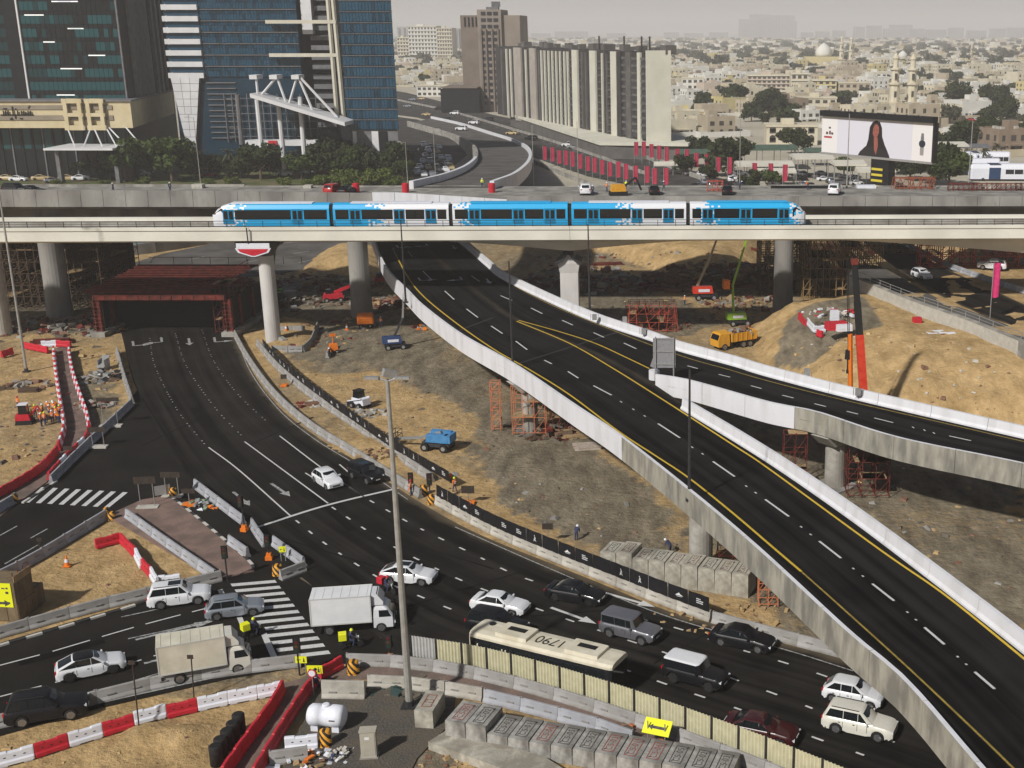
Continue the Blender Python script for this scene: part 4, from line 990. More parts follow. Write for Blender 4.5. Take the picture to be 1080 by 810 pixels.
# red portal over the main road
PT = thing('steel_portal','dark red steel beam portal with stacked girders over the main road','steel portal',G(185,345))
def wbox(a,b,y0,y1,z0,z1,nm,m): 
    mb=MB(); mb.box(a,b,y0,y1,z0,z1); return mb.build(nm,m,PT,world=True)
xa=V(101,320,188).x; xb=V(240,320,188).x; xa2_=V(97,300,200).x; xb2_=V(262,300,200).x
wbox(xa+.6,xb+.3,186.0,187.0,5.75,6.55,'front_beam',M_RUST)
for i in range(12): wbox(xa+.6+i*(xb-xa)/12,xa+.75+i*(xb-xa)/12,185.9,186.0,5.85,6.45,'stiffener',M_RUST)
for i in range(16):
    y=187.2+i*1.5; z=6.6; mb=MB()
    e0,e1=xa-1.5-.05*i+random.uniform(-.4,.4),xb2_-2+random.uniform(-.6,.6)
    mb.box(e0,e1,y+.05,y+.42,z,z+.07); mb.box(e0,e1,y+.2,y+.3,z+.07,z+.24); mb.box(e0,e1,y+.05,y+.42,z+.24,z+.31); mb.build('girder',M_RUST,PT,world=True)
for x in (xa+.9,xb+.6):
    for y in (186.1,190,196,204):
        mb=MB(); mb.box(x-.5,x-.38,y,y+.9,0.7,5.75); mb.box(x+.38,x+.5,y,y+.9,.7,5.75); mb.box(x-.38,x+.38,y+.38,y+.5,.7,5.75)
        for k in range(8): mb.box(x-.7,x+.7,y-.05,y-.003,.9+k*.62,1.0+k*.62)
        mb.build('leg',M_RUST,PT,world=True)
    mb=MB(); mb.box(x-1.1,x+1.1,185.4,206,-.2,.7); mb.build('footing',M_CONC_M,PT,world=True)
    mb=MB(); mb.box(x-.1,x+.1,188,208,.75,5.7); mb.build('side_shade_sheet',M_BLACK,PT,world=True)  # black side sheets added to keep the portal interior dark
wbox(xa,xb2_-2,187,211,6.56,6.59,'deck_sheet',M_BLACK); wbox(xa+1.05,xb+.45,192.6,192.75,.0,6.5,'mouth_shade_sheet',M_BLACK)  # added black sheet across the mouth stands in for the deep shade inside
mb=MB()
for i in range(9): mb.tube((xb2_-2.5,187+i*2.6,6.9),(xb2_-2.5,187+i*2.6,8.2),.05,4); mb.tube((xa-1,211.5,6.9) if i==0 else (xa+i*3.2,211.5,6.7),(xa+i*3.2,211.5,8.0),.05,4)
mb.tube((xb2_-2.5,187,8.1),(xb2_-2.5,209,8.1),.05,4); mb.tube((xa-1,211.5,7.9),(xb2_-2,211.5,7.9),.05,4); mb.build('guard_rail',M_RUST,PT,world=True)
a=Vector((xb2_-1.6,188,0)); scaffold('scaffold_tower','red scaffold stair beside the right end of the portal','scaffold',a,2,4,4,1.4,1.6,1.9,M_RUST,.06,True,6,8)
# scaffolding around ramp piers
p=PR2.location; scaffold('pier_scaffold','orange scaffolding wrapped round the pier under the white ramp edge','scaffold',(p.x-1.9,p.y-1.7,0),3,2,3,1.3,1.6,1.9,M_ORSTEEL,.05,True,5,11)
scaffold('ladder_tower','narrow orange ladder tower beside the scaffolded ramp pier','scaffold',(p.x-4.6,p.y-.2,0),1,1,5,1.1,1.1,1.15,M_ORSTEEL,.05,True,1,12)
scaffold('scaffold_heap','rusty scaffold frames in the shade right of the scaffolded pier','scaffold',(p.x+2.5,p.y-1,0),4,2,2,1.3,1.4,1.6,M_RUST,.05,True,2,13,jit=.5)
p=PR3.location; scaffold('pier_scaffold','rusty scaffolding round the pier under the right branch','scaffold',(p.x+.9,p.y-3.6,0),3,2,3,1.4,1.5,1.8,M_RUST,.05,True,5,14)
scaffold('pier_scaffold','small red scaffold left of the right branch pier','scaffold',(p.x-5.5,p.y-1,0),2,1,3,1.2,1.5,1.9,M_RUST,.05,True,3,15)
a=G(800,640); scaffold('ladder_tower','orange ladder frame standing against the ramp by the roadside','scaffold',(a.x,a.y,0),2,1,3,.8,1.2,1.3,M_ORSTEEL,.045,True,0,16)
a=G(662,352); scaffold('scaffold_heap','red scaffold frames heaped behind the right hand ramp parapet','scaffold',(a.x,a.y+1,0),5,3,3,1.5,1.5,1.35,M_REDOX,.055,True,4,17,jit=.6)
p=PR1.location; a=G(758,600); scaffold('scaffold_heap','rusty red reinforcement frames behind the ramp pier by the blocks','scaffold',(a.x,a.y,0),6,2,2,1.2,1.2,1.0,M_RUST,.04,True,0,18,jit=.5)
# ------------------------------------------------------------------ vehicles
def paint(name, c, rough=.25, metal=.0):
    dk=max(c)<.03
    return mat(name, c, tuple(min(1,v*1.06+.002) for v in c), 2.5, .35 if dk else rough, metal, coat=.12 if dk else .5, spec=.25 if dk else .5)
P_WHITE=paint('white_car_paint',(.74,.75,.77)); P_PEARL=paint('warm_white_car_paint',(.70,.68,.60)); P_BLACK=paint('black_car_paint',(.008,.008,.010),.18); P_GREY=paint('grey_car_paint',(.20,.20,.22),.3,.5); P_SILVER=paint('silver_car_paint',(.36,.39,.43),.3,.5); P_DRED=paint('dark_red_car_paint',(.045,.006,.008),.25); P_TAXI=paint('cream_taxi_paint',(.55,.42,.22)); P_BLUE=paint('blue_car_paint',(.06,.12,.25)); P_RED=paint('red_car_paint',(.40,.02,.02))
M_TYRE=mat('tyre',(.012,.012,.012),(.02,.02,.02),8,.85); M_RIM=mat('wheel_rim',(.35,.35,.36),None,1,.35,.8); M_RIMD=mat('dark_rim',(.06,.06,.06),None,1,.4,.6)
M_HEADL=mat('headlight',(.75,.78,.82),None,1,.1,spec=.8); M_TAILL=mat('tail_light',(.45,.01,.01),None,1,.2); M_TRIM=mat('black_trim',(.015,.015,.015),None,1,.6); M_PLATE=mat('number_plate',(.75,.75,.72),None,1,.5); M_WARMGL=mat('tan_interior_glass',(.09,.085,.075),None,1,.12,spec=.6)
wt=MB(); wt.lathe([(.20,-.11),(.30,-.12),(.345,-.10),(.36,-.05),(.36,.05),(.345,.10),(.30,.12),(.20,.11)],20,(0,0,0),axis='y'); ME_TYRE=wt.mesh('wheel',M_TYRE,True)
def rim_mesh(m):
    mb=MB(); mb.lathe([(.235,-.118),(.235,-.09),(.05,-.09)],16,axis='y')
    for k in range(5):
        a=2*math.pi*k/5; mb.obox((.13*math.cos(a),-.115,.13*math.sin(a)),(.24,.03,.07),0,0,ry=-a)
    mb.lathe([(.06,-.128),(.06,-.09)],8,axis='y'); return mb.mesh('rim',m)
ME_RIM=rim_mesh(M_RIM); ME_RIMD=rim_mesh(M_RIMD)
def link(name, me, parent, loc=(0,0,0), rz=0, sc=None):
    o=bpy.data.objects.new(name,me); COL.objects.link(o); o.location=loc; o.rotation_euler=(0,0,rz)
    if sc: o.scale=(sc,)*3 if not isinstance(sc,tuple) else sc
    if parent is not None: o.parent=parent; KIDS.setdefault(parent.name,[]).append(o)
    return o
def wheels(t, xs, y, r, dark=False, low=False):
    for x in xs:
        for s in (-1,1):
            w=link('wheel',ME_TYRE,t,(x,s*y,r),0 if s<0 else math.pi,r/.36)
            if not low: link('rim',ME_RIMD if dark else ME_RIM,w)
KIND = { # L, W, H, belt z, bonnet z (front), bonnet z at screen, boot z, glass base rear/front, roof rear/front, wheel r, wheelbase
 'suv':   dict(L=4.95,W=1.97,H=1.86,belt=1.18,bn=1.05,bs=1.16,boot=None,gr=-2.38,gf=1.08,rr=-2.02,rf=.28,wr=.39,wb=2.8,zb=.30,tum=.81),
 'boxy':  dict(L=4.85,W=1.98,H=1.95,belt=1.20,bn=1.12,bs=1.18,boot=None,gr=-2.30,gf=.92,rr=-2.22,rf=.55,wr=.41,wb=2.8,zb=.38,tum=.92),
 'cross': dict(L=4.55,W=1.86,H=1.63,belt=1.02,bn=.88,bs=1.02,boot=None,gr=-2.10,gf=1.12,rr=-1.62,rf=.25,wr=.36,wb=2.68,zb=.25,tum=.80),
 'coupe': dict(L=4.75,W=1.93,H=1.62,belt=1.06,bn=.88,bs=1.04,boot=None,gr=-2.25,gf=1.18,rr=-1.05,rf=.22,wr=.38,wb=2.85,zb=.24,tum=.78),
 'sedan': dict(L=4.85,W=1.86,H=1.46,belt=.95,bn=.80,bs=.96,boot=1.02,gr=-1.78,gf=1.12,rr=-.98,rf=.22,wr=.345,wb=2.82,zb=.20,tum=.76),
 'hatch': dict(L=4.05,W=1.75,H=1.52,belt=.97,bn=.84,bs=.98,boot=None,gr=-1.90,gf=1.12,rr=-1.30,rf=.18,wr=.32,wb=2.55,zb=.22,tum=.80),
}
def car(kind, pnt, a, b, name, label, cat, roof=None, dark_rim=False, group=None, low=False, z=0.02, loc=None, rz=None, sunroof=False, spare=False, rails=False, glass=None, scale=1.0):
    k=KIND[kind]; L,Wd,H=k['L'],k['W']/2,k['H']; glass=glass or M_GLASS
    if loc is None:
        p,q=G(*a),G(*b); loc=(p+q)/2; loc.z=z; rz=math.atan2(q.y-p.y,q.x-p.x)
    t=thing(name,label,cat,loc,rz,group)
    if scale!=1: t.scale=(scale,)*3
    h=L/2; wb=k['wb']/2; wx=(-wb+.0,wb+.08); r=k['wr']; ar=r*1.2; zb=k['zb']; belt=k['belt']
    xs=sorted(set([-h,-h+.06,-h+.2,-h+.5,h-.5,h-.25,h-.1,h]+[k['gr'],k['gf']]+[w+ar*c for w in wx for c in ((-1,-.92,-.7,-.4,0,.4,.7,.92,1) if not low else (-1,0,1))]+list(np.linspace(-h+.6,h-.6,7))))
    def ztop(x):
        if x>k['gf']:
            u=(x-k['gf'])/(h-k['gf']); z0=k['bs']+(k['bn']-k['bs'])*u
            return z0-(.16*max(0,u-.80)/.2 if u>.8 else 0)-.02*u
        if x<k['gr']:
            z0=k['boot'] or belt
            return z0-.25*max(0,(-h+.15-x)/.15)
        return belt
    rows=[]
    for x in xs:
        e=min(1,(h-abs(x))/.55); wf=1-.16*(1-e)**2.2
        if x>0: wf-=.03*max(0,(x-k['gf']))/(h-k['gf'])
        w=Wd*wf; zt=ztop(x); zl=zb+(.12 if abs(x)>h-.15 else 0); za=zl
        for c in wx:
            if abs(x-c)<=ar+1e-6: za=max(za, r+math.sqrt(max(0,ar*ar-(x-c)**2)))
        za=min(za,zt-.25); zm=max(za+.06,.55*zt+.08)
        rows.append([Vector((x,-w*.55,zl)),Vector((x,-w*.60,min(za,zt-.3))),Vector((x,-w*.97,za)),Vector((x,-w,zm)),Vector((x,-w*.985,zt-.12)),Vector((x,-w*.90,zt-.01)),Vector((x,-w*.5,zt+.03)),Vector((x,w*.5,zt+.03)),Vector((x,w*.90,zt-.01)),Vector((x,w*.985,zt-.12)),Vector((x,w,zm)),Vector((x,w*.97,za)),Vector((x,w*.60,min(za,zt-.3))),Vector((x,w*.55,zl))])
    mb=MB(); mb.sweep(rows)
    tw=Wd*k['tum']; bw=Wd*.90
    lv=[(0,bw,k['gr'],k['gf']),(.12,bw*.985,k['gr']+.03,k['gf']-.06),(.9,tw,k['rr']-.04,k['rf']+.06),(1.0,tw*.90,k['rr']+.08,k['rf']-.06)]
    z0=belt-.02; hz_=H-z0; ring=[]
    for u,w,x0,x1 in lv:
        z=z0+hz_*u; rd=.12
        ring.append([Vector((x0+rd,-w,z)),Vector((x1-rd*1.4,-w,z)),Vector((x1,-w*.75,z)),Vector((x1+.03*(1-u),0,z)),Vector((x1,w*.75,z)),Vector((x1-rd*1.4,w,z)),Vector((x0+rd,w,z)),Vector((x0,w*.8,z)),Vector((x0-.02,0,z)),Vector((x0,-w*.8,z))])
    n=10; vs=[p for rg in ring for p in rg]; top=[Vector((p.x*.96+(k['rr']+k['rf'])/2*.04,p.y*.85,H+.015)) for p in ring[-1]]; vs+=top
    fs=[(i*n+j,i*n+(j+1)%n,(i+1)*n+(j+1)%n,(i+1)*n+j) for i in range(4) for j in range(n)]
    mi=[0]*20+[1]*20
    base=len(mb.v); mb.v+= [tuple(v) for v in vs]; mb.f+=[tuple(q+base for q in f) for f in fs]+[tuple(base+40+j for j in range(n))]; mb.m+=mi+[1]
    body=mb.build('body',[pnt,roof or pnt],t,smooth=True)
    try:
        for p_ in body.data.polygons: pass
        body.data.set_sharp_from_angle(angle=R(38))
    except Exception: pass
    # glass, lying on the tapering cabin
    def on(u, x, s): # side point
        w=bw*.985+(tw-bw*.985)*max(0,min(1,(u-.12)/.78)); return Vector((x,s*(w+.012),z0+hz_*u))
    def xr(u,rear): 
        a0,a1=(k['gr']+.03,k['rr']-.04) if rear else (k['gf']-.06,k['rf']+.06); f=max(0,(u-.12)/.78); return a0+(a1-a0)*f
    u0,u1=.10,.90
    cuts=[xr(u0,True)+.16,-.95 if k['L']>4.3 else -.7,.06,xr(u0,False)-.30]
    cutt=[xr(u1,True)+.16,-.95 if k['L']>4.3 else -.7,.06,xr(u1,False)-.13]
    for s in (-1,1):
        for i in range(3):
            a0,a1,c0,c1=cuts[i]+.02,cuts[i+1]-.02,cutt[i]+.02,cutt[i+1]-.02
            c1=max(c1,c0+.1); 
            if a1-a0<.12: continue
            mb=MB(); q=[on(u0,a0,s),on(u0,a1,s),on(u1,c1,s),on(u1,c0,s)]
            mb.quad(*(q if s<0 else q[::-1])); mb.build('window',glass,t)
    mb=MB(); f=.02
    def scr(u,y,rear):
        w=bw*.985+(tw-bw*.985)*max(0,min(1,(u-.12)/.78)); x=xr(u,rear); return Vector((x+(-f if rear else f)+(0 if abs(y)>.5 else (.02 if not rear else -.02)),y*w,z0+hz_*u))
    mb.add([scr(.06,-.82,False),scr(.06,0,False),scr(.06,.82,False),scr(.9,.8,False),scr(.9,0,False),scr(.9,-.8,False)],[(0,1,4,5),(1,2,3,4)]); mb.build('windscreen',glass,t)
    mb=MB(); mb.add([scr(.2,-.74,True),scr(.2,0,True),scr(.2,.74,True),scr(.84,.74,True),scr(.84,0,True),scr(.84,-.74,True)],[(1,0,5,4),(2,1,4,3)]); mb.build('rear_window',glass,t)
    wheels(t,wx,Wd-.14,r,dark_rim,low)
    for s in (-1,1):
        mb=MB(); mb.obox((h-.10,s*Wd*.66,k['bn']-.20),(.16,Wd*.34,.13),-s*.25); mb.build('headlight',M_HEADL,t)
        mb=MB(); mb.obox((-h+.05,s*Wd*.72,belt-.17),(.10,Wd*.26,.2 if kind!='sedan' else .13),s*.15); mb.build('tail_light',M_TAILL,t)
        mb=MB(); mb.obox((k['gf']-.35,s*(Wd+.06),belt+.06),(.13,.2,.14)); mb.build('side_mirror',pnt,t)
    if not low:
        mb=MB()
        for s in (-1,1):
            for x in (k['gf']-.35,.06,-.95 if k['L']>4.3 else -.72): mb.box(x-.014,x+.014,min(s*Wd*.97,s*(Wd+.004)),max(s*Wd*.97,s*(Wd+.004)),zb+.28,belt-.14)
            for x in (-.05,-1.05): mb.box(x-.2,x-.06,min(s*Wd*.97,s*(Wd+.02)),max(s*Wd*.97,s*(Wd+.02)),belt-.22,belt-.18)
        mb.build('door_gap',M_TRIM,t,kind='stuff')
        mb=MB(); mb.box(h-.06,h+.005,-Wd*.42,Wd*.42,zb+.18,k['bn']-.28); mb.build('grille',M_TRIM,t)
        mb=MB(); mb.box(-h+.3,h-.3,-Wd*.95,Wd*.95,zb-.02,zb+.10); mb.build('sill',M_TRIM,t)
        for x in (-h-.008,h+.012):
            mb=MB(); mb.box(x-.012,x+.012,-.26,.26,.55,.66) if x>0 else mb.box(x-.012,x+.012,-.26,.26,.72,.83); mb.build('number_plate',M_PLATE,t)
    if sunroof:
        mb=MB(); mb.box(-.75,.2,-tw*.55,tw*.55,H+.016,H+.024); mb.build('sunroof',M_GLASS,t)
    if rails:
        for s in (-1,1):
            mb=MB(); mb.tube((k['rr']+.2,s*tw*.86,H+.05),(k['rf']-.2,s*tw*.86,H+.05),.03,6); mb.build('roof_rail',M_TRIM,t)
    if spare:
        mb=MB(); mb.lathe([(.36,-h-.24),(.38,-h-.2),(.38,-h-.04),(.3,-h-.02)],18,(0,.25,1.0),axis='x'); mb.build('spare_wheel',M_TYRE,t)
    return t
car('suv',P_WHITE,(159,640),(221,632),'off_roader','white off-roader with roof hatch beside the barriers of the sand island','off-roader',sunroof=True,rails=True)
car('cross',P_SILVER,(218,652),(278,644),'crossover','silver blue crossover waiting before the big zebra crossing','car',rails=True)
car('coupe',P_WHITE,(63,717),(130,703),'car','white car with black roof behind the black off-roader','car',roof=P_BLACK,dark_rim=True)
car('suv',P_BLACK,(10,763),(92,750),'off_roader','black off-roader at the left on the lower road','off-roader',rails=True,scale=1.05)
car('coupe',P_WHITE,(404,611),(459,615),'car','white car behind the red delivery motorcycle','car',sunroof=True)
car('sedan',P_WHITE,(499,639),(557,648),'sedan','white sedan above the bus','car')
car('suv',P_BLACK,(498,662),(552,672),'off_roader','black off-roader half hidden behind the bus','off-roader')
car('sedan',P_BLACK,(576,627),(639,638),'sedan','black sedan on the turn arrow beside the hoarding','car',dark_rim=True,scale=1.05)
car('boxy',P_GREY,(634,664),(697,680),'off_roader','silver grey off-roader with spare wheel in front of the bus','off-roader',spare=True)
car('sedan',P_BLACK,(752,674),(815,687),'sedan','black sedan under the ramp edge near the roadside barrier','car',scale=1.05)
car('boxy',P_BLACK,(704,712),(764,728),'off_roader','black off-roader with white roof','off-roader',roof=P_WHITE,dark_rim=True,glass=M_GLASS)
car('hatch',P_WHITE,(876,734),(924,744),'hatchback','white hatchback beside the larger cream off-roader','car',scale=1.05)
car('suv',P_PEARL,(872,764),(941,779),'off_roader','cream white off-roader overtaking the hatchback under the ramp','off-roader',rails=True)
car('sedan',P_DRED,(770,770),(836,784),'sedan','dark red sedan beside the cream fence','car',dark_rim=True,scale=1.05)
car('hatch',P_WHITE,(334,504),(358,519),'hatchback','white small car with dark windscreen near the stop line','car',scale=1.07)
car('boxy',P_BLACK,(372,500),(401,512),'off_roader','small black off-roader beside the curved barrier','off-roader',scale=.93,sunroof=True)
# cars on the right hand road
for a,b,kd,pn,nm,lb,ct in (((962,290),(982,297),'cross',P_WHITE,'crossover','white crossover on the right hand road below the red falsework','car'),):
    p,q=G(*a,EMB_H+.02),G(*b,EMB_H+.02); car(kd,pn,None,None,nm,lb,ct,loc=(p+q)/2,rz=math.atan2(q.y-p.y,q.x-p.x))
def pickup(loc, rz, label, low=False):
    t=car('suv',P_WHITE,None,None,'pickup',label,'pickup',loc=loc,rz=rz)
    mb=MB(); mb.box(-2.35,-1.0,-.8,.8,1.87,1.9); mb.build('roof_rack',M_TRIM,t); return t
p=G(1046,284,EMB_H); pickup((p.x,p.y,EMB_H+.02),math.atan2(G(1062,286,EMB_H).y-G(1030,284,EMB_H).y,5)+math.pi,'white off-road vehicle parked by the red frames at the right edge')
# ---------------- box trucks
def box_truck(a,b,label,pcab,pbox,roofdef=True,L=6.4,fridge=True):
    p,q=G(*a),G(*b); c=(p+q)/2; rz=math.atan2(q.y-p.y,q.x-p.x); c.z=.02
    t=thing('box_truck',label,'truck',c,rz); h=L/2; bl=h-1.75
    mb=MB(); mb.box(-h,bl,-1.08,1.08,1.0,3.25)
    bx=mb.build('cargo_box',pbox,t)
    mb=MB(); 
    for y in (-1.09,1.09):
        for x in (-h+.02,bl-.02): mb.box(x-.05,x+.05,y-.012,y+.012,.98,3.27)
        mb.box(-h,bl,y-.012,y+.012,3.2,3.28); mb.box(-h,bl,y-.012,y+.012,.96,1.06)
    mb.build('edge_frame',mat('truck_frame',(.55,.55,.52)),bx)
    mb=MB(); 
    for i in range(7): x=-h+.3+i*(bl+h-.6)/6; mb.box(x-.02,x+.02,-1.0,1.0,3.251,3.27)
    mb.build('roof_seam',pbox,bx)
    for s in (-1,1):
        mb=MB(); mb.box(-h-.02,-h,s*.54-.50,s*.54+.50,1.05,3.2); mb.build('rear_door',pbox,bx)
    mb=MB(); mb.box(-h+.1,h-.3,-.42,.42,.62,.98); mb.box(-h+.1,-h+.25,-1.0,1.0,.5,.75); mb.build('chassis',M_TRIM,t)
    x0,x1=bl+.12,h; rows=[]
    for z,xa,xb,w in ((.42,x0,x1-.02,.98),(.9,x0,x1,1.0),(1.32,x0,x1-.02,1.0),(1.95,x0+.02,x1-.42,.95),(2.15,x0+.05,x1-.62,.88),(2.22,x0+.2,x1-.8,.75)):
        rows.append([Vector((xa,-w,z)),Vector((xb-.12,-w,z)),Vector((xb,-w*.8,z)),Vector((xb,w*.8,z)),Vector((xb-.12,w,z)),Vector((xa,w,z))])
    mb=MB(); mb.sweep(rows); cb=mb.build('cab',pcab,t)
    mb=MB(); mb.add([(x1-.02,-.78,1.36),(x1-.02,.78,1.36),(x1-.40,.75,1.93),(x1-.40,-.75,1.93)],[(0,1,2,3)]); mb.xf(Matrix.Translation((.02,0,.01))); mb.build('windscreen',M_GLASS,cb)
    for s in (-1,1):
        mb=MB(); q4=[(x0+.45,s*1.012,1.34),(x1-.22,s*1.012,1.34),(x1-.50,s*.972,1.9),(x0+.45,s*.972,1.9)]; mb.add(q4 if s<0 else q4[::-1],[(0,1,2,3)]); mb.build('window',M_GLASS,cb)
        mb=MB(); mb.obox((x1+.02,s*.72,.8),(.08,.36,.2)); mb.build('headlight',M_HEADL,cb)
        mb=MB(); mb.obox((x1-.05,s*1.18,1.6),(.08,.22,.42)); mb.build('side_mirror',M_TRIM,cb)
    mb=MB(); mb.box(x1-.01,x1+.03,-.6,.6,.55,1.15); mb.build('grille',M_TRIM,cb)
    if fridge:
        mb=MB(); mb.sweep([[Vector((x,y,z)) for y,z in ((-.85,2.3),(-.85,2.3+k),(.85,2.3+k),(.85,2.3))] for x,k in ((bl+.02,.9),(bl+.55,.85),(bl+.95,.3))]); mb.build('roof_fairing',pcab,t)
        if roofdef: mb=MB(); mb.add([(bl+.62,-.7,2.6+.2),(bl+.62,.7,2.8),(bl+.3,.7,3.17),(bl+.3,-.7,3.17)],[(0,1,2,3)]); mb.xf(Matrix.Translation((.14,0,.06))); mb.build('cooling_unit',M_TRIM,t)
    wheels(t,(-h+1.35,h-1.05),.88,.42)
    return t
box_truck((170,719),(266,702),'cream box truck beside the near barrier',P_PEARL,mat('cream_box',(.62,.58,.46),(.72,.68,.56),.8,.6,c3=(.55,.52,.42),s3=.6),False)
box_truck((332,666),(417,660),'white box truck on the zebra crossing with black roof unit',P_WHITE,mat('white_box',(.70,.71,.72),(.78,.79,.80),.8,.55))
# ---------------- bus 1790
p,q=G(500,696),G(661,737); c=(p+q)/2; c.z=.02; rz=math.atan2(q.y-p.y,q.x-p.x)
BUS=thing('city_bus','long dark bus with cream roof numbered 1790 beside the cream fence','bus',c,rz)
h=6.0; M_BUSR=mat('bus_cream',(.66,.61,.48),(.74,.69,.56),.8,.5,c3=(.58,.53,.40),s3=.7); M_BUSD=mat('bus_dark',(.012,.013,.016),(.02,.02,.024),2,.25,coat=.4)
rows=[]
for x,k in ((-h,.93),(-h+.12,.99),(-h+.3,1),(h-.5,1),(h-.15,.98),(h,.92)):
    w=1.26*k; rows.append([Vector((x,-w,.35)),Vector((x,-w,1.0)),Vector((x,-w,2.72)),Vector((x,w,2.72)),Vector((x,w,1.0)),Vector((x,w,.35))])
mb=MB(); mb.sweep(rows); mb.build('body',M_BUSD,BUS)
rows=[[Vector((x,-1.28*k,2.70)),Vector((x,-1.29*k,2.88)),Vector((x,-1.1*k,3.05)),Vector((x,-.6*k,3.12)),Vector((x,.6*k,3.12)),Vector((x,1.1*k,3.05)),Vector((x,1.29*k,2.88)),Vector((x,1.28*k,2.70))] for x,k in ((-h-.03,.9),(-h+.15,.99),(-h+.4,1),(h-.4,1),(h-.1,.97),(h+.05,.9))]
mb=MB(); mb.sweep(rows); rf=mb.build('roof',M_BUSR,BUS)
mb=MB(); mb.box(-h-.02,-h+.12,-1.2,1.2,.5,2.7); mb.build('rear_panel',M_BUSR,BUS)
for i in range(7):
    x=-h+.5+i*1.58
    for s in (-1,1):
        mb=MB(); mb.box(x,x+1.46,min(s*1.262,s*1.275),max(s*1.262,s*1.275),1.35,2.6); mb.build('window',M_GLASS,BUS)
for x in (-h+.35,-h+2.5,-h+2.8):
    mb=MB(); mb.add([(x,-1.28,.5),(x+.1,-1.28,.5),(x+.45,-1.28,2.3),(x+.35,-1.28,2.3)],[(0,1,2,3)]); mb.build('stripe',M_BUSR,BUS)
mb=MB(); mb.box(h-.02,h+.02,-1.1,1.1,1.2,2.65); mb.build('windscreen',M_GLASS,BUS)
for x0,x1 in ((-3.9,-1.25),(2.0,4.7)):
    mb=MB(); mb.sweep([[Vector((x,y*k,z)) for y,z in ((-.95,3.08),(-.9,3.34),(.9,3.34),(.95,3.08))] for x,k in ((x0,.95),(x0+.2,1),(x1-.2,1),(x1,.95))]); u=mb.build('air_conditioner',M_BUSR,BUS)
    mb=MB()
    for k in range(3): mb.lathe([(.19,3.345),(.19,3.38)],10,((x0+x1)/2-.5+k*.5,.15,0)); 
    mb.box((x0+x1)/2-.75,(x0+x1)/2+.75,-.12,.42,3.342,3.36); mb.build('fan_grille',M_TRIM,u)
mb=MB(); mb.lathe([(.25,3.1),(.25,3.2)],12,(-h+1.0,.45,0)); mb.build('roof_vent',M_TRIM,BUS)
def text(s, size, m, name, parent=None, loc=(0,0,0), rot=(0,0,0), ext=.004):
    cu=bpy.data.curves.new(name,'FONT'); cu.body=s; cu.size=size; cu.extrude=ext; cu.align_x='CENTER'; cu.align_y='CENTER'; cu.materials.append(m)
    o=bpy.data.objects.new(name,cu); COL.objects.link(o); o.location=loc; o.rotation_euler=rot
    if parent: o.parent=parent
    return o
BUSROOF=rf
wheels(BUS,(-h+2.9,h-2.6),1.1,.48)
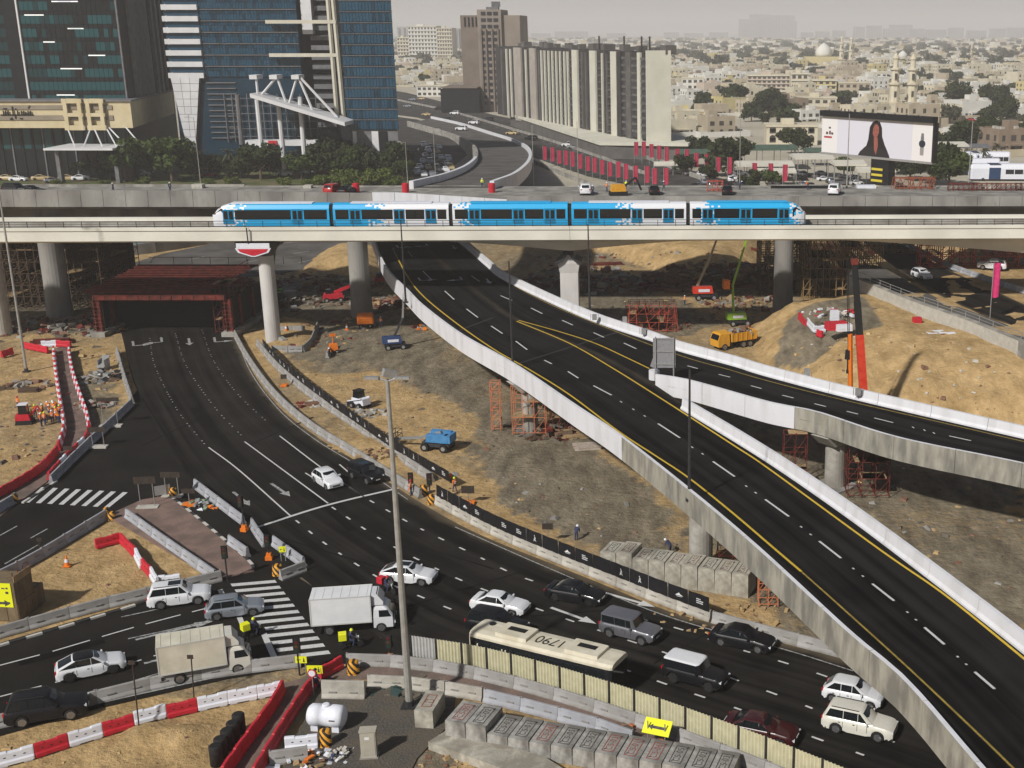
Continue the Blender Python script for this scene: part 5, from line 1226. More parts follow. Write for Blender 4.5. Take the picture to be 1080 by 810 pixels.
# ---------------- motorcycles with delivery boxes
def person_mesh(pose, cloth, legs, skin, name='person'):
    """one continuous skinned body; colours by height"""
    J=dict(pel=(0,0,.95),wst=(0,0,1.08),che=(0,0,1.32),nck=(0,0,1.5),hed=(.02,0,1.6),top=(.02,0,1.74),
       sl=(0,.19,1.42),el=(.02,.25,1.14),hl=(.08,.25,.90),sr=(0,-.19,1.42),er=(.02,-.25,1.14),hr=(.08,-.25,.90),
       ll=(0,.09,.9),kl=(.03,.1,.5),al=(0,.11,.09),tl=(.16,.12,.04),lr=(0,-.09,.9),kr=(.03,-.1,.5),ar=(0,-.11,.09),tr=(.16,-.12,.04))
    if pose=='bend':
        J.update(wst=(.06,0,1.06),che=(.28,0,1.2),nck=(.42,0,1.27),hed=(.5,0,1.31),top=(.6,0,1.36),sl=(.34,.19,1.24),el=(.42,.22,.98),hl=(.5,.18,.75),sr=(.34,-.19,1.24),er=(.42,-.22,.98),hr=(.5,-.18,.75))
    if pose=='walk': J.update(kl=(.18,.1,.52),al=(.22,.11,.09),tl=(.38,.12,.06),kr=(-.06,-.1,.5),ar=(-.28,-.11,.12),tr=(-.14,-.12,.04),el=(-.1,.25,1.16),hl=(-.08,.24,.92),er=(.12,-.25,1.16),hr=(.24,-.22,.95))
    if pose=='ride': J.update(kl=(.36,.18,.78),al=(.22,.2,.36),tl=(.38,.2,.32),kr=(.36,-.18,.78),ar=(.22,-.2,.36),tr=(.38,-.2,.32),che=(.1,0,1.3),nck=(.16,0,1.47),hed=(.2,0,1.57),top=(.2,0,1.72),sl=(.12,.19,1.4),el=(.3,.28,1.16),hl=(.52,.24,1.12),sr=(.12,-.19,1.4),er=(.3,-.28,1.16),hr=(.52,-.24,1.12))
    if pose=='point': J.update(er=(.2,-.3,1.3),hr=(.42,-.34,1.4))
    rad=dict(pel=.15,wst=.14,che=.17,nck=.07,hed=.10,top=.085,sl=.085,el=.06,hl=.045,sr=.085,er=.06,hr=.045,ll=.10,kl=.075,al=.055,tl=.05,lr=.10,kr=.075,ar=.055,tr=.05)
    E=[('pel','wst'),('wst','che'),('che','nck'),('nck','hed'),('hed','top'),('che','sl'),('sl','el'),('el','hl'),('che','sr'),('sr','er'),('er','hr'),('pel','ll'),('ll','kl'),('kl','al'),('al','tl'),('pel','lr'),('lr','kr'),('kr','ar'),('ar','tr')]
    ks=list(J); me=bpy.data.meshes.new(name); me.from_pydata([J[k] for k in ks],[(ks.index(a),ks.index(b)) for a,b in E],[])
    o=bpy.data.objects.new(name,me); COL.objects.link(o); md=o.modifiers.new('skin','SKIN'); 
    for i,k in enumerate(ks): me.skin_vertices[0].data[i].radius=(rad[k],rad[k]*.92); me.skin_vertices[0].data[i].use_root=(k=='pel')
    s=o.modifiers.new('sub','SUBSURF'); s.levels=1; s.render_levels=1
    dg=bpy.context.evaluated_depsgraph_get(); ev=o.evaluated_get(dg); nm=bpy.data.meshes.new_from_object(ev)
    bpy.data.objects.remove(o); nm.materials.clear()
    for m in (cloth,legs,skin,M_BLACK): nm.materials.append(m)
    P={k:Vector(v) for k,v in J.items()}
    def near(c):
        best=min(E,key=lambda e: seg_d(c,P[e[0]],P[e[1]])); return best
    def seg_d(c,a,b):
        d=b-a; t=max(0,min(1,(c-a).dot(d)/d.length_squared)); return (c-a-d*t).length
    for f in nm.polygons:
        e=near(f.center)
        if e in (('nck','hed'),('hed','top')): i=2
        elif e[1] in ('hl','hr'): i=2 if (f.center-P[e[1]]).length<.10 else 0
        elif e[1] in ('tl','tr'): i=3
        elif e[0] in ('pel','ll','lr','kl','kr') and e!=('pel','wst'): i=1
        else: i=0
        f.material_index=i; f.use_smooth=True
    nm.name=name; return nm
PM={(ps,c):None for ps in ('stand','bend','walk','ride','point') for c in 'oyn'}
CL_={'o':(M_ORANGE,M_NAVY),'y':(M_HIVIS,M_NAVY),'n':(M_NAVY,M_NAVY)}
hm_=MB(); hm_.lathe([(.155,0),(.125,.02),(.122,.06),(.10,.12),(.05,.155),(.01,.16)],12); HELM={}
def person(loc, rz, pose, c, label, helmet=None, group=None):
    if PM[(pose,c)] is None: PM[(pose,c)]=person_mesh(pose,*CL_[c],M_SKIN)
    o=bpy.data.objects.new('person',PM[(pose,c)]); COL.objects.link(o); o.location=loc; o.rotation_euler=(0,0,rz); tag(o,label,'person',group)
    hp={'bend':(.56,0,1.34),'ride':(.2,0,1.62),}.get(pose,(.02,0,1.64))
    hmat={'w':M_WHITEP,'y':M_HIVIS,'o':M_ORANGE,'r':M_RED,'b':M_BLACK}[helmet or 'w']
    if helmet not in HELM: HELM[helmet]=hm_.mesh('hard_hat',hmat,True)
    k=bpy.data.objects.new('hard_hat',HELM[helmet]); COL.objects.link(k); k.parent=o; k.location=hp
    mb=MB()
    if pose in ('stand','walk','point'):
        for z in (1.12,1.28): mb.lathe([(.178 if z>1.2 else .16,z-.02),(.18 if z>1.2 else .162,z+.02)],10)
        mb.build('reflective_band',M_WHITEP,o)
    return o
def moto(px, px2, label, boxm, rider, hel, lab2):
    p,q=G(*px),G(*px2); rz=math.atan2(q.y-p.y,q.x-p.x); t=thing('motorcycle',label,'motorcycle',(p.x,p.y,.02),rz)
    for x in (-.62,.66):
        mb=MB(); mb.lathe([(.18,-.05),(.29,-.055),(.31,0),(.29,.055),(.18,.05)],16,(x,0,.31),axis='y'); mb.build('wheel',M_TYRE,t,True)
    mb=MB(); mb.sweep([[Vector((x,y*w,z+dz)) for y,z in ((-.14,.45),(-.16,.7),(-.08,.82),(.08,.82),(.16,.7),(.14,.45))] for x,w,dz in ((-.7,.5,.05),(-.3,1,0),(.2,1.1,.03),(.45,.5,.12))]); mb.build('body',M_TRIM,t,True)
    mb=MB(); mb.tube((.66,0,.32),(.42,0,1.0),.04); mb.tube((.42,-.34,1.02),(.42,.34,1.02),.025); mb.build('fork',M_METAL,t)
    mb=MB(); mb.obox((.55,0,.92),(.1,.18,.16)); mb.build('headlight',M_HEADL,t)
    mb=MB(); mb.sweep([[Vector((-.62+x,y*k,z)) for y,z in ((-.3,.85),(-.3,1.38),(-.26,1.42),(.26,1.42),(.3,1.38),(.3,.85))] for x,k in ((-.3,.96),(-.27,1),(.27,1),(.3,.96))]); mb.build('delivery_box',boxm,t)
    Mx=Matrix.Rotation(rz,4,'Z'); rp=Vector((p.x,p.y,-.06))+Mx@Vector((-.12,0,0))
    person(rp,rz,'ride',rider,lab2,hel)
moto((409,626),(430,632),'red box delivery motorcycle in front of the white truck',M_RED,'n','r','person in dark clothes riding the red box motorcycle')
moto((371,684),(386,682),'yellow box delivery motorcycle beside the white truck',M_SIGNY,'n','y','person in dark clothes riding the yellow box motorcycle below the white truck')
moto((268,672),(280,668),'yellow box delivery motorcycle between the cream truck and the zebra',M_SIGNY,'n','y','person in dark clothes riding the motorcycle beside the cream truck')
# ------------------------------------------------------------------ site goods: blocks, tank, cabinet, drums, signs
M_BLOCK=mat('cast_block',(.29,.28,.255),(.48,.465,.43),1.8,.9,bump=.6,bscale=6,c3=(.17,.16,.145),s3=.8,stretch=(1,1,.6))
M_BLOCKL=mat('cast_block_pale',(.32,.30,.25),(.52,.49,.41),1.6,.9,bump=.6,bscale=6,c3=(.27,.245,.20),s3=.7)
M_INK=mat('black_ink',(.03,.03,.03),(.12,.115,.105),6); M_INKR=mat('red_ink',(.28,.04,.03),(.24,.12,.10),6); M_INKB=mat('brown_ink',(.12,.05,.03),(.2,.15,.12),6)
def text_mesh(s,size,m,name,parent,loc,rot=(0,0,0)):
    o=text(s,size,m,name); dg=bpy.context.evaluated_depsgraph_get(); me=bpy.data.meshes.new_from_object(o.evaluated_get(dg)); cu=o.data; bpy.data.objects.remove(o); bpy.data.curves.remove(cu)
    me.materials.clear(); me.materials.append(m); n=bpy.data.objects.new(name,me); COL.objects.link(n); n.location=loc; n.rotation_euler=rot; n.parent=parent; KIDS.setdefault(parent.name,[]).append(n); return n
def plate(par, x, y, z, w, l, ink, txt):
    """painted label on a block top: a frame and a code"""
    mb=MB(); f=.07
    mb.box(x-w/2,x+w/2,y-l/2,y-l/2+f,z,z+.006); mb.box(x-w/2,x+w/2,y+l/2-f,y+l/2,z,z+.006); mb.box(x-w/2,x-w/2+f,y-l/2+f,y+l/2-f,z,z+.006); mb.box(x+w/2-f,x+w/2,y-l/2+f,y+l/2-f,z,z+.006)
    mb.build('label_frame',ink,par); text_mesh(txt,.62,ink,'code',par,(x,y,z+.002),(0,0,math.pi/2))
def block_row(a, b, wd, dp, hts, label, group, codes, inks, mm, shear=.0):
    p,q=G(*a),G(*b); d=(q-p); d.z=0; L=d.length; d.normalize(); rz=math.atan2(d.y,d.x); n=Vector((-d.y,d.x,0)); k=len(hts)
    for i in range(k):
        c=p+d*(i+.5)*wd+n*dp/2; w=wd-.02; o=MB(); hh=hts[i]; rs=random.Random(i+len(label)); e=[rs.uniform(-.03,.03) for _ in range(4)]
        o.add([(-w/2,-dp/2+e[0],0),(w/2,-dp/2+e[0],0),(w/2,dp/2+e[1],0),(-w/2,dp/2+e[1],0),(-w/2+.03,-dp/2+e[0]+.03,hh),(w/2-.03,-dp/2+e[0]+.03,hh),(w/2-.03,dp/2+e[1]-.03,hh),(-w/2+.03,dp/2+e[1]-.03,hh)],[(0,3,2,1),(4,5,6,7),(0,1,5,4),(1,2,6,5),(2,3,7,6),(3,0,4,7)])
        for z in (hh*.48,): o.box(-w/2-.012,w/2+.012,-dp/2+e[0]+.0,-dp/2+e[0]+.03,z,z+.02)
        ob=o.build('concrete_block',mm,None,label=label[i] if isinstance(label,list) else label,cat='concrete block',group=group); ob.location=(c.x,c.y,-.03); ob.rotation_euler=(0,0,rz)
        plate(ob,0,0,hh+.003,w*.55,dp*.72,inks[i%len(inks)],codes[i%len(codes)])
        for s in (-1,1): 
            m2=MB(); m2.tube((s*w*.2,s*dp*.3,hh),(s*w*.2+.12,s*dp*.3,hh+.1),.025,5); m2.build('lifting_loop',M_DARKMET,ob)
ords=['first','second','third','fourth','fifth','sixth','seventh','eighth','ninth','tenth','eleventh','twelfth','thirteenth']
block_row((470,783),(640,813),1.52,2.7,[1.7,1.72,1.2,1.22,1.18,1.22,1.2,1.22,1.18,1.2,1.22,1.2,1.2],[f'{ords[i]} labelled concrete block from the left in the row at the bottom edge' for i in range(13)],'labelled concrete blocks in the bottom row',['C5-05','C5-02','C5-03','C5-01','C5-06'],[M_INKR,M_INK,M_INK,M_INK,M_INKR,M_INK,M_INK,M_INKR,M_INKR],M_BLOCK)
block_row((633,607),(797,632),1.5,2.6,[2.3,2.5,2.1,2.15,2.1,2.2,2.1,2.1,2.1],[f'{ords[i]} labelled concrete block from the left behind the black hoarding' for i in range(9)],'labelled concrete blocks behind the hoarding',['C4-05','C4-02','C4-01','C4-06'],[M_INK,M_INKB,M_INKB],M_BLOCKL)
p=G(446,771); q=G(462,744); rz=math.atan2(q.y-p.y,q.x-p.x); c=(p+q)/2
mb=MB(); mb.box(-1.35,1.35,-.65,.65,-.03,1.35); o=mb.build('concrete_block',M_BLOCKL,None,label='lone concrete block beside the foot of the lamp mast',cat='concrete block'); o.location=c; o.rotation_euler=(0,0,rz); plate(o,0,0,1.353,1.6,.7,M_INKR,'C2')
p=G(458,792); mb=MB(); P=[G(*t) for t in ((452,790),(474,776),(575,806),(600,822),(575,835))]; mb.prism([(v.x,v.y) for v in P],-.05,.55); mb.build('concrete_slab',M_BLOCKL,None,world=True,label='cast cream slab lying in front of the block row',cat='slab')
# white tank
p=G(346,768); TK=thing('water_tank','white plastic water tank lying on short feet in the gravel','tank',p,-.12)
mb=MB(); mb.lathe([(.3,-1.3),(.6,-1.24),(.76,-1.05),(.78,-.4),(.75,-.38),(.75,.38),(.78,.4),(.76,1.05),(.6,1.24),(.3,1.3)],22,(0,0,1.0),axis='x'); mb.build('vessel',M_WHITEP,TK,True)
for s in (-.75,.75): mb=MB(); mb.box(s-.25,s+.25,-.55,.55,-.02,.4); mb.build('foot',M_WHITEP,TK)
mb=MB(); mb.lathe([(.26,1.7),(.26,1.86),(.2,1.9)],14,(0,0,0)); mb.build('lid',M_WHITEP,TK)
mb=MB(); mb.box(.45,.85,-.786,-.78,1.02,1.12); mb.build('label_print',M_INK,TK)
p=G(390,798); CB_=thing('electric_cabinet','beige electrical cabinet standing alone in the gravel','cabinet',p,.1)
M_CAB=mat('cabinet_beige',(.40,.37,.30),(.46,.43,.36),2,.7); mb=MB(); mb.box(-.5,.5,-.3,.3,.1,2.0); mb.build('housing',M_CAB,CB_)
mb=MB(); mb.box(-.44,.44,-.33,-.302,.3,1.9); dr=mb.build('door',M_CAB,CB_); mb=MB(); mb.box(-.2,.1,-.34,-.331,1.45,1.65); mb.build('label_plate',M_PRINT,dr)
mb=MB(); mb.box(-.6,.6,-.4,.4,-.05,.1); mb.build('plinth',M_CONC,CB_); mb=MB(); mb.box(-.55,.55,-.36,.36,2.0,2.07); mb.build('roof',M_CAB,CB_)
# plywood clad box with a yellow notice
p=G(21,655); q=G(50,633); r_=G(-40,634); d=(q-p).normalized(); rz=math.atan2(d.y,d.x)
BX=thing('timber_box','plywood clad box structure with a yellow notice at the left edge','site box',p,rz); M_PLYD=mat('plywood_dark',(.13,.095,.055),(.21,.16,.095),2.5,.85,stretch=(1,1,.25))
mb=MB(); mb.box(0,2.3,0,5.5,-.05,3.3); mb.build('clad_body',M_PLYD,BX)
mb=MB(); mb.box(0,3.7,.1,5.4,-.05,1.7); mb.build('lower_step',M_PLYD,BX)
for i in range(4): mb=MB(); mb.box(i*.62-.02,i*.62+.57,-.06,0,.0,1.5); mb.build('panel',M_PLYD,BX)
for i in range(6): mb=MB(); mb.box(-.07,-.002,i*.93,i*.93+.88,.0,3.4); mb.build('panel',M_PLYD,BX)
for i in range(4): mb=MB(); mb.tube((.1+i*.7,.1,3.3),(.1+i*.7,.1,4.2),.04,4); mb.build('post',M_RUST,BX)
mb=MB(); mb.box(0,2.3,-.03,.03,3.3,3.9); mb.build('kick_board',M_TIMBER,BX)
mb=MB(); mb.box(-.13,-.09,.25,3.9,1.25,3.35); nb=mb.build('notice',M_SIGNY,BX)
mb=MB(); rs=random.Random(3)
for r in range(4):
    y=.5
    while y<3.3:
        w=rs.uniform(.12,.4); z=2.85-r*.42
        if rs.random()<.8: mb.box(-.137,-.131,y,y+w,z,z+rs.uniform(.1,.22))
        y+=w+.08
mb.add([(-.138,.45,1.6),(-.138,.95,1.9),(-.138,.95,1.72),(-.138,1.4,1.72),(-.138,1.4,1.5),(-.138,.95,1.5),(-.138,.95,1.32)],[(0,1,2,3,4,5,6)]); mb.build('notice_print',M_INK,nb)
def cone(p,label,group=None,s=1):
    t=thing('traffic_cone',label,'traffic cone',p,0,group); mb=MB(); mb.lathe([(.19*s,.05),(.03*s,.85*s)],12); mb.build('body',M_ORANGE,t); mb=MB(); mb.lathe([(.15*s,.32*s),(.105*s,.55*s)],12); mb.build('stripe',M_WHITEP,t); mb=MB(); mb.box(-.25*s,.25*s,-.25*s,.25*s,0,.06); mb.build('base',M_ORANGE if s>1 else M_BLACK,t)
cone(G(71,597),'orange and white cone alone on the sand island',s=1.25)
for (x,y,l) in ((302,349,'small orange cone beside the dark column'),(349,318,'tiny orange cone in the shade behind the pier'),(366,348,'orange and white cone at the foot of the dark column')): cone(GG(x,y),l,s=1.3)
M_STRIPE=None
def stripe_mat():
    m=bpy.data.materials.new('hazard_stripes'); m.use_nodes=True; N=m.node_tree.nodes; L=m.node_tree.links; b=N['Principled BSDF']; b.inputs['Roughness'].default_value=.6
    tc=N.new('ShaderNodeTexCoord'); mp=N.new('ShaderNodeMapping'); mp.inputs['Rotation'].default_value=(.6,.6,.3); L.new(tc.outputs['Object'],mp.inputs[0])
    w=N.new('ShaderNodeTexWave'); w.inputs['Scale'].default_value=.9; L.new(mp.outputs[0],w.inputs['Vector'])
    r=N.new('ShaderNodeValToRGB'); r.color_ramp.interpolation='CONSTANT'; r.color_ramp.elements[0].color=(.02,.015,.01,1); r.color_ramp.elements[1].position=.5; r.color_ramp.elements[1].color=(.75,.34,.02,1); L.new(w.outputs['Fac'],r.inputs[0]); L.new(r.outputs[0],b.inputs['Base Color']); return m
M_STRIPE=stripe_mat()
def drum(px,label,r=.36,h=.95,m=None,group=None,cat='traffic drum'):
    mb=MB(); mb.lathe([(r,0),(r*1.02,h*.3),(r*.94,h*.33),(r*.97,h*.62),(r*.9,h*.66),(r*.9,h*.95),(r*.7,h)],16); mb.lathe([(r*1.15,0),(r*1.15,.08)],12)
    o=mb.build('traffic_drum',m or M_STRIPE,None,True,label,cat,group); o.location=G(*px); return o
drum((16,530),'striped crash drum at the end of the left edge barrier'); drum((113,545),'striped crash drum at the tip of the sand island'); drum((118,548),'small striped drum touching the island barrier tip',.35,.8)
drum((293,606),'striped orange drum at the nose of the island above the zebra',.45); drum((373,710),'striped orange drum behind the red barrier by the zebra',.45,1.05); drum((455,531),'orange drum in the gap between the two hoardings',.4); drum((447,521),'orange drum at the end of the first roadside barrier',.4)
drum((183,524),'yellow drum among the sign boards at the island tip',.4); drum((344,786),'orange striped drum in front of the white tank',.4,1.2)
for i,(x,y) in enumerate(((253,772),(247,781),(241,789),(234,798),(229,806))):
    mb=MB(); mb.lathe([(.42,0),(.42,1.35),(.36,1.42),(.30,1.43)],16); o=mb.build('black_drum',M_BLACK,None,True,f'{ords[i]} black drum from the back in the row by the red barrier','drum','black drums along the red barrier'); o.location=G(x,y)
def board(px,w,h,ht,label,m=None,two=True,rz=0.0,face=None,tilt=0,cat='sign',base=True):
    t=thing('site_sign',label,cat,G(*px) if not isinstance(px,Vector) else px,rz); m=m or M_DARKMET
    mb=MB(); mb.obox((0,0,ht+h/2),(w,.06,h)); fc=mb.build('sign_board',m,t)
    for s in ((-w*.32,w*.32) if two else (0,)): mb=MB(); mb.tube((s,.06,0),(s,.06,ht+h*.9),.045,6); mb.build('post',M_BROWN if m is M_DARKMET else M_METAL,t)
    if base: mb=MB(); mb.box(-w*.5,w*.5,-.45,.45,0,.22); mb.build('base_slab',M_CONC_L if two else M_ORANGE,t)
    return t,fc
M_SIGNB=mat('sign_back_dark',(.035,.025,.02),(.06,.045,.035),3,.7)
board((156,536),2.1,.75,2.6,'dark two post sign board on a concrete base at the paved island',M_SIGNB,rz=.12)
board((182,524),2.0,.6,2.1,'dark sign board seen from behind at the top of the island',M_SIGNB,rz=0)
board((200,533),1.3,.5,1.3,'low dark sign board against the lane barrier',M_SIGNB,False,.1)
board((117,450),2.6,.45,3.2,'long dark sign board among the building material left of the road',M_SIGNB,rz=.1)
board((104,472),2.0,.55,1.9,'dark sign board standing at the upper path edge',M_SIGNB,rz=.05); board((73,484),1.0,.5,1.0,'small dark sign board at the path bend',M_SIGNB,False)
board((494,531),1.3,.8,1.1,'dark roadworks sign behind the hoarding with round lamp',M_SIGNB,False); board((578,573),1.0,.6,1.4,'small dark sign behind the second hoarding',M_SIGNB,False); board((300,407),.8,.6,1.0,'small dark round sign in the sandy strip',M_SIGNB,False)
t_,f_=board((172,524),1.5,1.0,.25,'leaning grey framed board by the island tip',M_METAL,True,.5,base=False)
def yboard(px,w,h,ht,label,rz=0.0,tilt=0.0):
    t,fc=board(px,w,h,ht,label,M_SIGNY,True,rz,base=False)
    mb=MB(); y=-.034; z=ht+h*.5
    mb.add([(-w*.40,y,z),(-w*.25,y,z+h*.16),(-w*.25,y,z+h*.05),(-w*.02,y,z+h*.05),(-w*.02,y,z-h*.05),(-w*.25,y,z-h*.05),(-w*.25,y,z-h*.16)],[(6,5,4,3,2,1,0)]); mb.lathe([(h*.07,0),(h*.07,.001)],8,(w*.25,y,z+h*.25),axis='y')
    mb.add([(w*.17,y,z-h*.35),(w*.33,y,z-h*.35),(w*.30,y,z+h*.15),(w*.2,y,z+h*.15)],[(0,1,2,3)]); mb.build('sign_print',M_INK,fc)
yboard((333,718),1.15,.65,.6,'yellow sign with arrow and walking figure at the red barrier'); yboard((319,712),.85,.55,1.0,'smaller yellow arrow sign by the lower zebra end'); yboard((299,592),.6,.55,.9,'small yellow sign on the island nose',.1)
t,fc=board((692,789),1.9,1.1,.9,'bright yellow arrow board tilted beside the cream fence',M_SIGNY,True,-.35,base=False); fc.rotation_euler=(-.9,0,0); fc.location=(0,-.9,.55)
mb=MB(); mb.add([(-.6,-.04,1.4),(-.3,-.04,1.62),(-.3,-.04,1.5),(.6,-.04,1.5),(.6,-.04,1.3),(-.3,-.04,1.3),(-.3,-.04,1.18)],[(6,5,4,3,2,1,0)]); mb.build('sign_print',M_INK,fc)
mb=MB(); 
o=thing('round_sign','small round white and red sign by the lower red barrier','sign',G(331,733)); mb.tube((0,0,0),(0,0,1.6),.04,6); mb.build('post',M_METAL,o); mb=MB(); mb.lathe([(.32,-.03),(.32,0)],18,(0,0,1.75),axis='y'); mb.build('red_rim',M_RED,o); mb=MB(); mb.lathe([(.24,-.04),(.24,-.03)],18,(0,0,1.75),axis='y'); mb.build('white_face',M_WHITEP,o)
def tlight(px,label,h=3.0,rz=0.0,base=True,arm=0):
    t=thing('traffic_light',label,'traffic light',G(*px),rz); mb=MB(); mb.tube((0,0,0),(0,0,h),.07,8); mb.build('pole',M_DARKMET,t)
    mb=MB(); mb.box(-.22,.22,-.34,-.08,h-1.05,h+.05); hd_=mb.build('signal_head',M_BLACK,t)
    for k in range(3): mb=MB(); mb.lathe([(.11,-.36),(.13,-.34)],10,(0,0,h-.17-.33*k),axis='y'); mb.build('lens',mat(['red_lens','amber_lens','green_lens'][k],[(.10,.01,.01),(.08,.04,.01),(.01,.04,.025)][k]),hd_)
    mb=MB(); mb.box(-.27,.27,-.085,-.07,h-1.1,h+.1); mb.build('backboard',M_TRIM,hd_)
    if base: mb=MB(); mb.box(-.3,.3,-.3,.3,0,.35); mb.obox((0,0,.5),(.4,.35,.3)); mb.build('base',M_ORANGE,t)
tlight((240,612),'black traffic light on a pole at the paved island',3.2,.2,False); tlight((258,560),'tall traffic light with orange base by the closed lane',3.6,-.2); tlight((284,590),'dark traffic light with orange base at the island nose',2.4,.1)
tlight((454,530),'traffic light in the gap beside the first hoarding end',3.1,.3,False); tlight((412,698),'traffic light with orange base on the footpath barrier',2.3); tlight((316,712),'slim traffic signal at the lower end of the zebra',3.0,.2,False)
tlight((434,518),'small tripod lamp in the sandy strip by the lamp mast',2.0,.1,True)
for px,l,h in (((205,740),'thin dark post behind the cream truck',3.4),((147,770),'thin leaning rusty post on the lower sand',5.0),((43,588),'short striped post on the island barrier',1.6)):
    mb=MB(); mb.tube((0,0,0),(.15,0,h),.05,6); mb.box(-.12,.3,-.03,.03,h,h+.3); o=mb.build('marker_post',M_SIGNB,None,label=l,cat='post'); o.location=G(*px)
o=text_mesh('1790',1.2,M_TRIM,'fleet_number',BUSROOF,(.38,.0,3.125),(0,0,math.pi)); o.scale=(1.02,1.25,1)
# ------------------------------------------------------------------ loose material
def pile(px,n,rad,size,mats,name,label,cat,hgt=.8,seed=0,flat_=1.0,onG=True,long=1.0,z=None):
    rs=random.Random(seed); p=GG(*px) if z is None else G(px[0],px[1],z); mb=MB()
    for i in range(n):
        a=rs.uniform(0,6.28); r=rad*math.sqrt(rs.random()); k=1-r/rad; s=rs.uniform(*size)
        mb.obox((p.x+r*math.cos(a)*flat_,p.y+r*math.sin(a),p.z+.05+rs.random()*hgt*k),(s*long*rs.uniform(.6,1.4),s*rs.uniform(.4,1),s*rs.uniform(.2,.7)),rs.uniform(0,6.28),rs.randrange(len(mats)),rs.uniform(-.4,.4),rs.uniform(-.4,.4))
    return mb.build(name,mats,None,world=True,label=label,cat=cat,kind='stuff')
pile((615,290),60,7,(.5,1.8),[M_CONC,M_BROWN,M_CONC_D],'rubble','heap of grey rubble and boards below the sand bank','rubble',1.5,1,1.5)
pile((318,808),90,2.2,(.15,.5),[M_ORANGE,M_BROWN,M_WHITEP,M_TIMBER],'rubbish','heap of orange rubbish at the bottom edge','rubbish',.7,2)
pile((358,800),90,1.5,(.12,.4),[M_WHITEP,M_CONC_L,M_NAVY],'rubbish','heap of crumpled white wrapping beside the orange drum','rubbish',.7,3)
pile((430,729),40,1.8,(.3,.8),[mat('green_tarp',(.03,.06,.055),(.05,.085,.08)),M_DIRTD],'tarpaulin','crumpled dark green tarpaulin by the cream barrier','tarpaulin',.5,4,1.6)
pile((405,765),420,4.6,(.06,.26),[M_DIRTD,M_CONC_D],'rubble','scattered dark stones in the gravel plot','rubble',.1,5,1.6)
pile((213,534),60,1.7,(.2,.6),[M_ORANGE,M_WHITEP,mat('pale_green_bag',(.25,.32,.22)),M_METAL],'rubbish','orange, white and green bags piled in the closed lane','rubbish',.6,6,1.3)
pile((425,320),120,5,(.4,1.3),[M_BROWN,M_RUST,M_CONC_D,M_TIMBER],'rubble','brown site clutter between dark column and ramp','rubble',.9,7,1.6)
pile((310,320),120,7,(.4,1.3),[M_BROWN,M_DIRTD,M_CONC_D,M_BROWNST],'rubble','dark site clutter in the shade behind the white pier','rubble',.8,8,1.6)
pile((70,345),150,8,(.4,1.4),[M_BROWN,M_DIRTD,M_CONC_D,M_RUST,M_CONC],'rubble','heap of rubble and rusty steel below the left falsework','rubble',1.0,9,1.4)
pile((108,400),80,3,(.3,1.2),[M_DIRTD,M_CONC,M_BROWN,M_BLACK,M_METAL],'rubble','pipes, boards and black sacks stored left of the tunnel exit','rubble',1.1,10,1.0)
pile((100,428),45,2.2,(.3,1.0),[M_BROWN,M_RUST,M_CONC],'rubble','rusty plates and rods beside the curved path','rubble',.6,11,1.2)
pile((30,408),50,3,(.3,1.0),[M_CONC,M_BROWN,M_BROWNST],'rubble','boards and frames scattered on the left sand','rubble',.5,12,1.3)
pile((690,345),60,4,(.3,1.1),[M_RUST,M_DIRTD,M_BROWN],'rubble','black and rusty scrap behind the ramp parapet','rubble',.7,13,1.5)
pile((720,300),110,8,(.6,2.2),[M_RUST,M_BROWN,M_DIRTD],'steel_scrap','long pile of rusty red steel below the sand bank','steel',1.6,14,1.5,long=2.2)
pile((450,318),130,5,(.4,1.6),[M_RUST,M_BROWN,M_TIMBER,M_DIRTD],'rubble','formwork and rusty frames stored under the far end of the ramp','rubble',1.4,40,1.5,long=1.8)
pile((340,300),110,7,(.5,1.8),[M_RUST,M_BROWN,M_CONC,M_TIMBER],'steel_scrap','rusty beams and boards heaped near the underpass','steel',1.1,41,1.5,long=1.8)
pile((650,305),90,6,(.5,1.6),[M_RUST,M_BROWN,M_DIRTD,M_CONC],'rubble','brown scrap in the shade behind the square pier','rubble',1.0,42,1.5,long=1.6)
pile((600,300),100,7,(.4,1.5),[M_RUST,M_BROWN,M_CONC_D,M_TIMBER],'rubble','brown boards and rods strewn left of the square pier','rubble',.8,43,1.6,long=1.9)
pile((760,285),120,7,(.5,1.8),[M_RUST,M_BROWN,M_DIRTD,M_TIMBER],'steel_scrap','rusty scrap between the two boom lifts','steel',1.0,44,1.6,long=2)
pile((820,300),90,5,(.5,1.8),[M_RUST,M_TIMBER,M_BROWN],'rubble','formwork heaped at the foot of the brown falsework','rubble',1.4,45,1.3,long=1.8)
pile((588,458),90,3,(.2,.8),[M_RUST,M_BROWNST,M_DIRTD,M_BROWN],'rubble','tangled rusty frames in the shade beside the scaffolded pier','rubble',1.3,46,1.5,long=1.6)
pile((245,300),60,4,(.4,1.4),[M_RUST,M_BROWN],'rubble','rusty pieces beside the right portal leg','rubble',.9,47,1.2,long=1.6)
pile((790,320),90,7,(.4,1.4),[M_BROWN,M_RUST,M_CONC,M_TIMBER],'rubble','timber and scrap in front of the brown falsework','rubble',.7,15,1.2)
pile((880,268),90,7,(.6,2.2),[M_RUST,M_TIMBER,M_BROWN],'steel_scrap','red pipes and beams stored beside the yellow brown falsework','steel',2.0,16,1.3,long=2.5)
pile((465,345),60,3.5,(.3,1.0),[M_RUST,M_CONC_D,M_ORANGE],'rubble','orange netting and red frames under the ramp edge','rubble',.9,17,1.3)
pile((765,652),60,3,(.15,.5),[M_BROWN,M_TIMBER,M_SAND],'rubble','brown earth lumps between blocks and roadside barrier','rubble',.5,18,2)
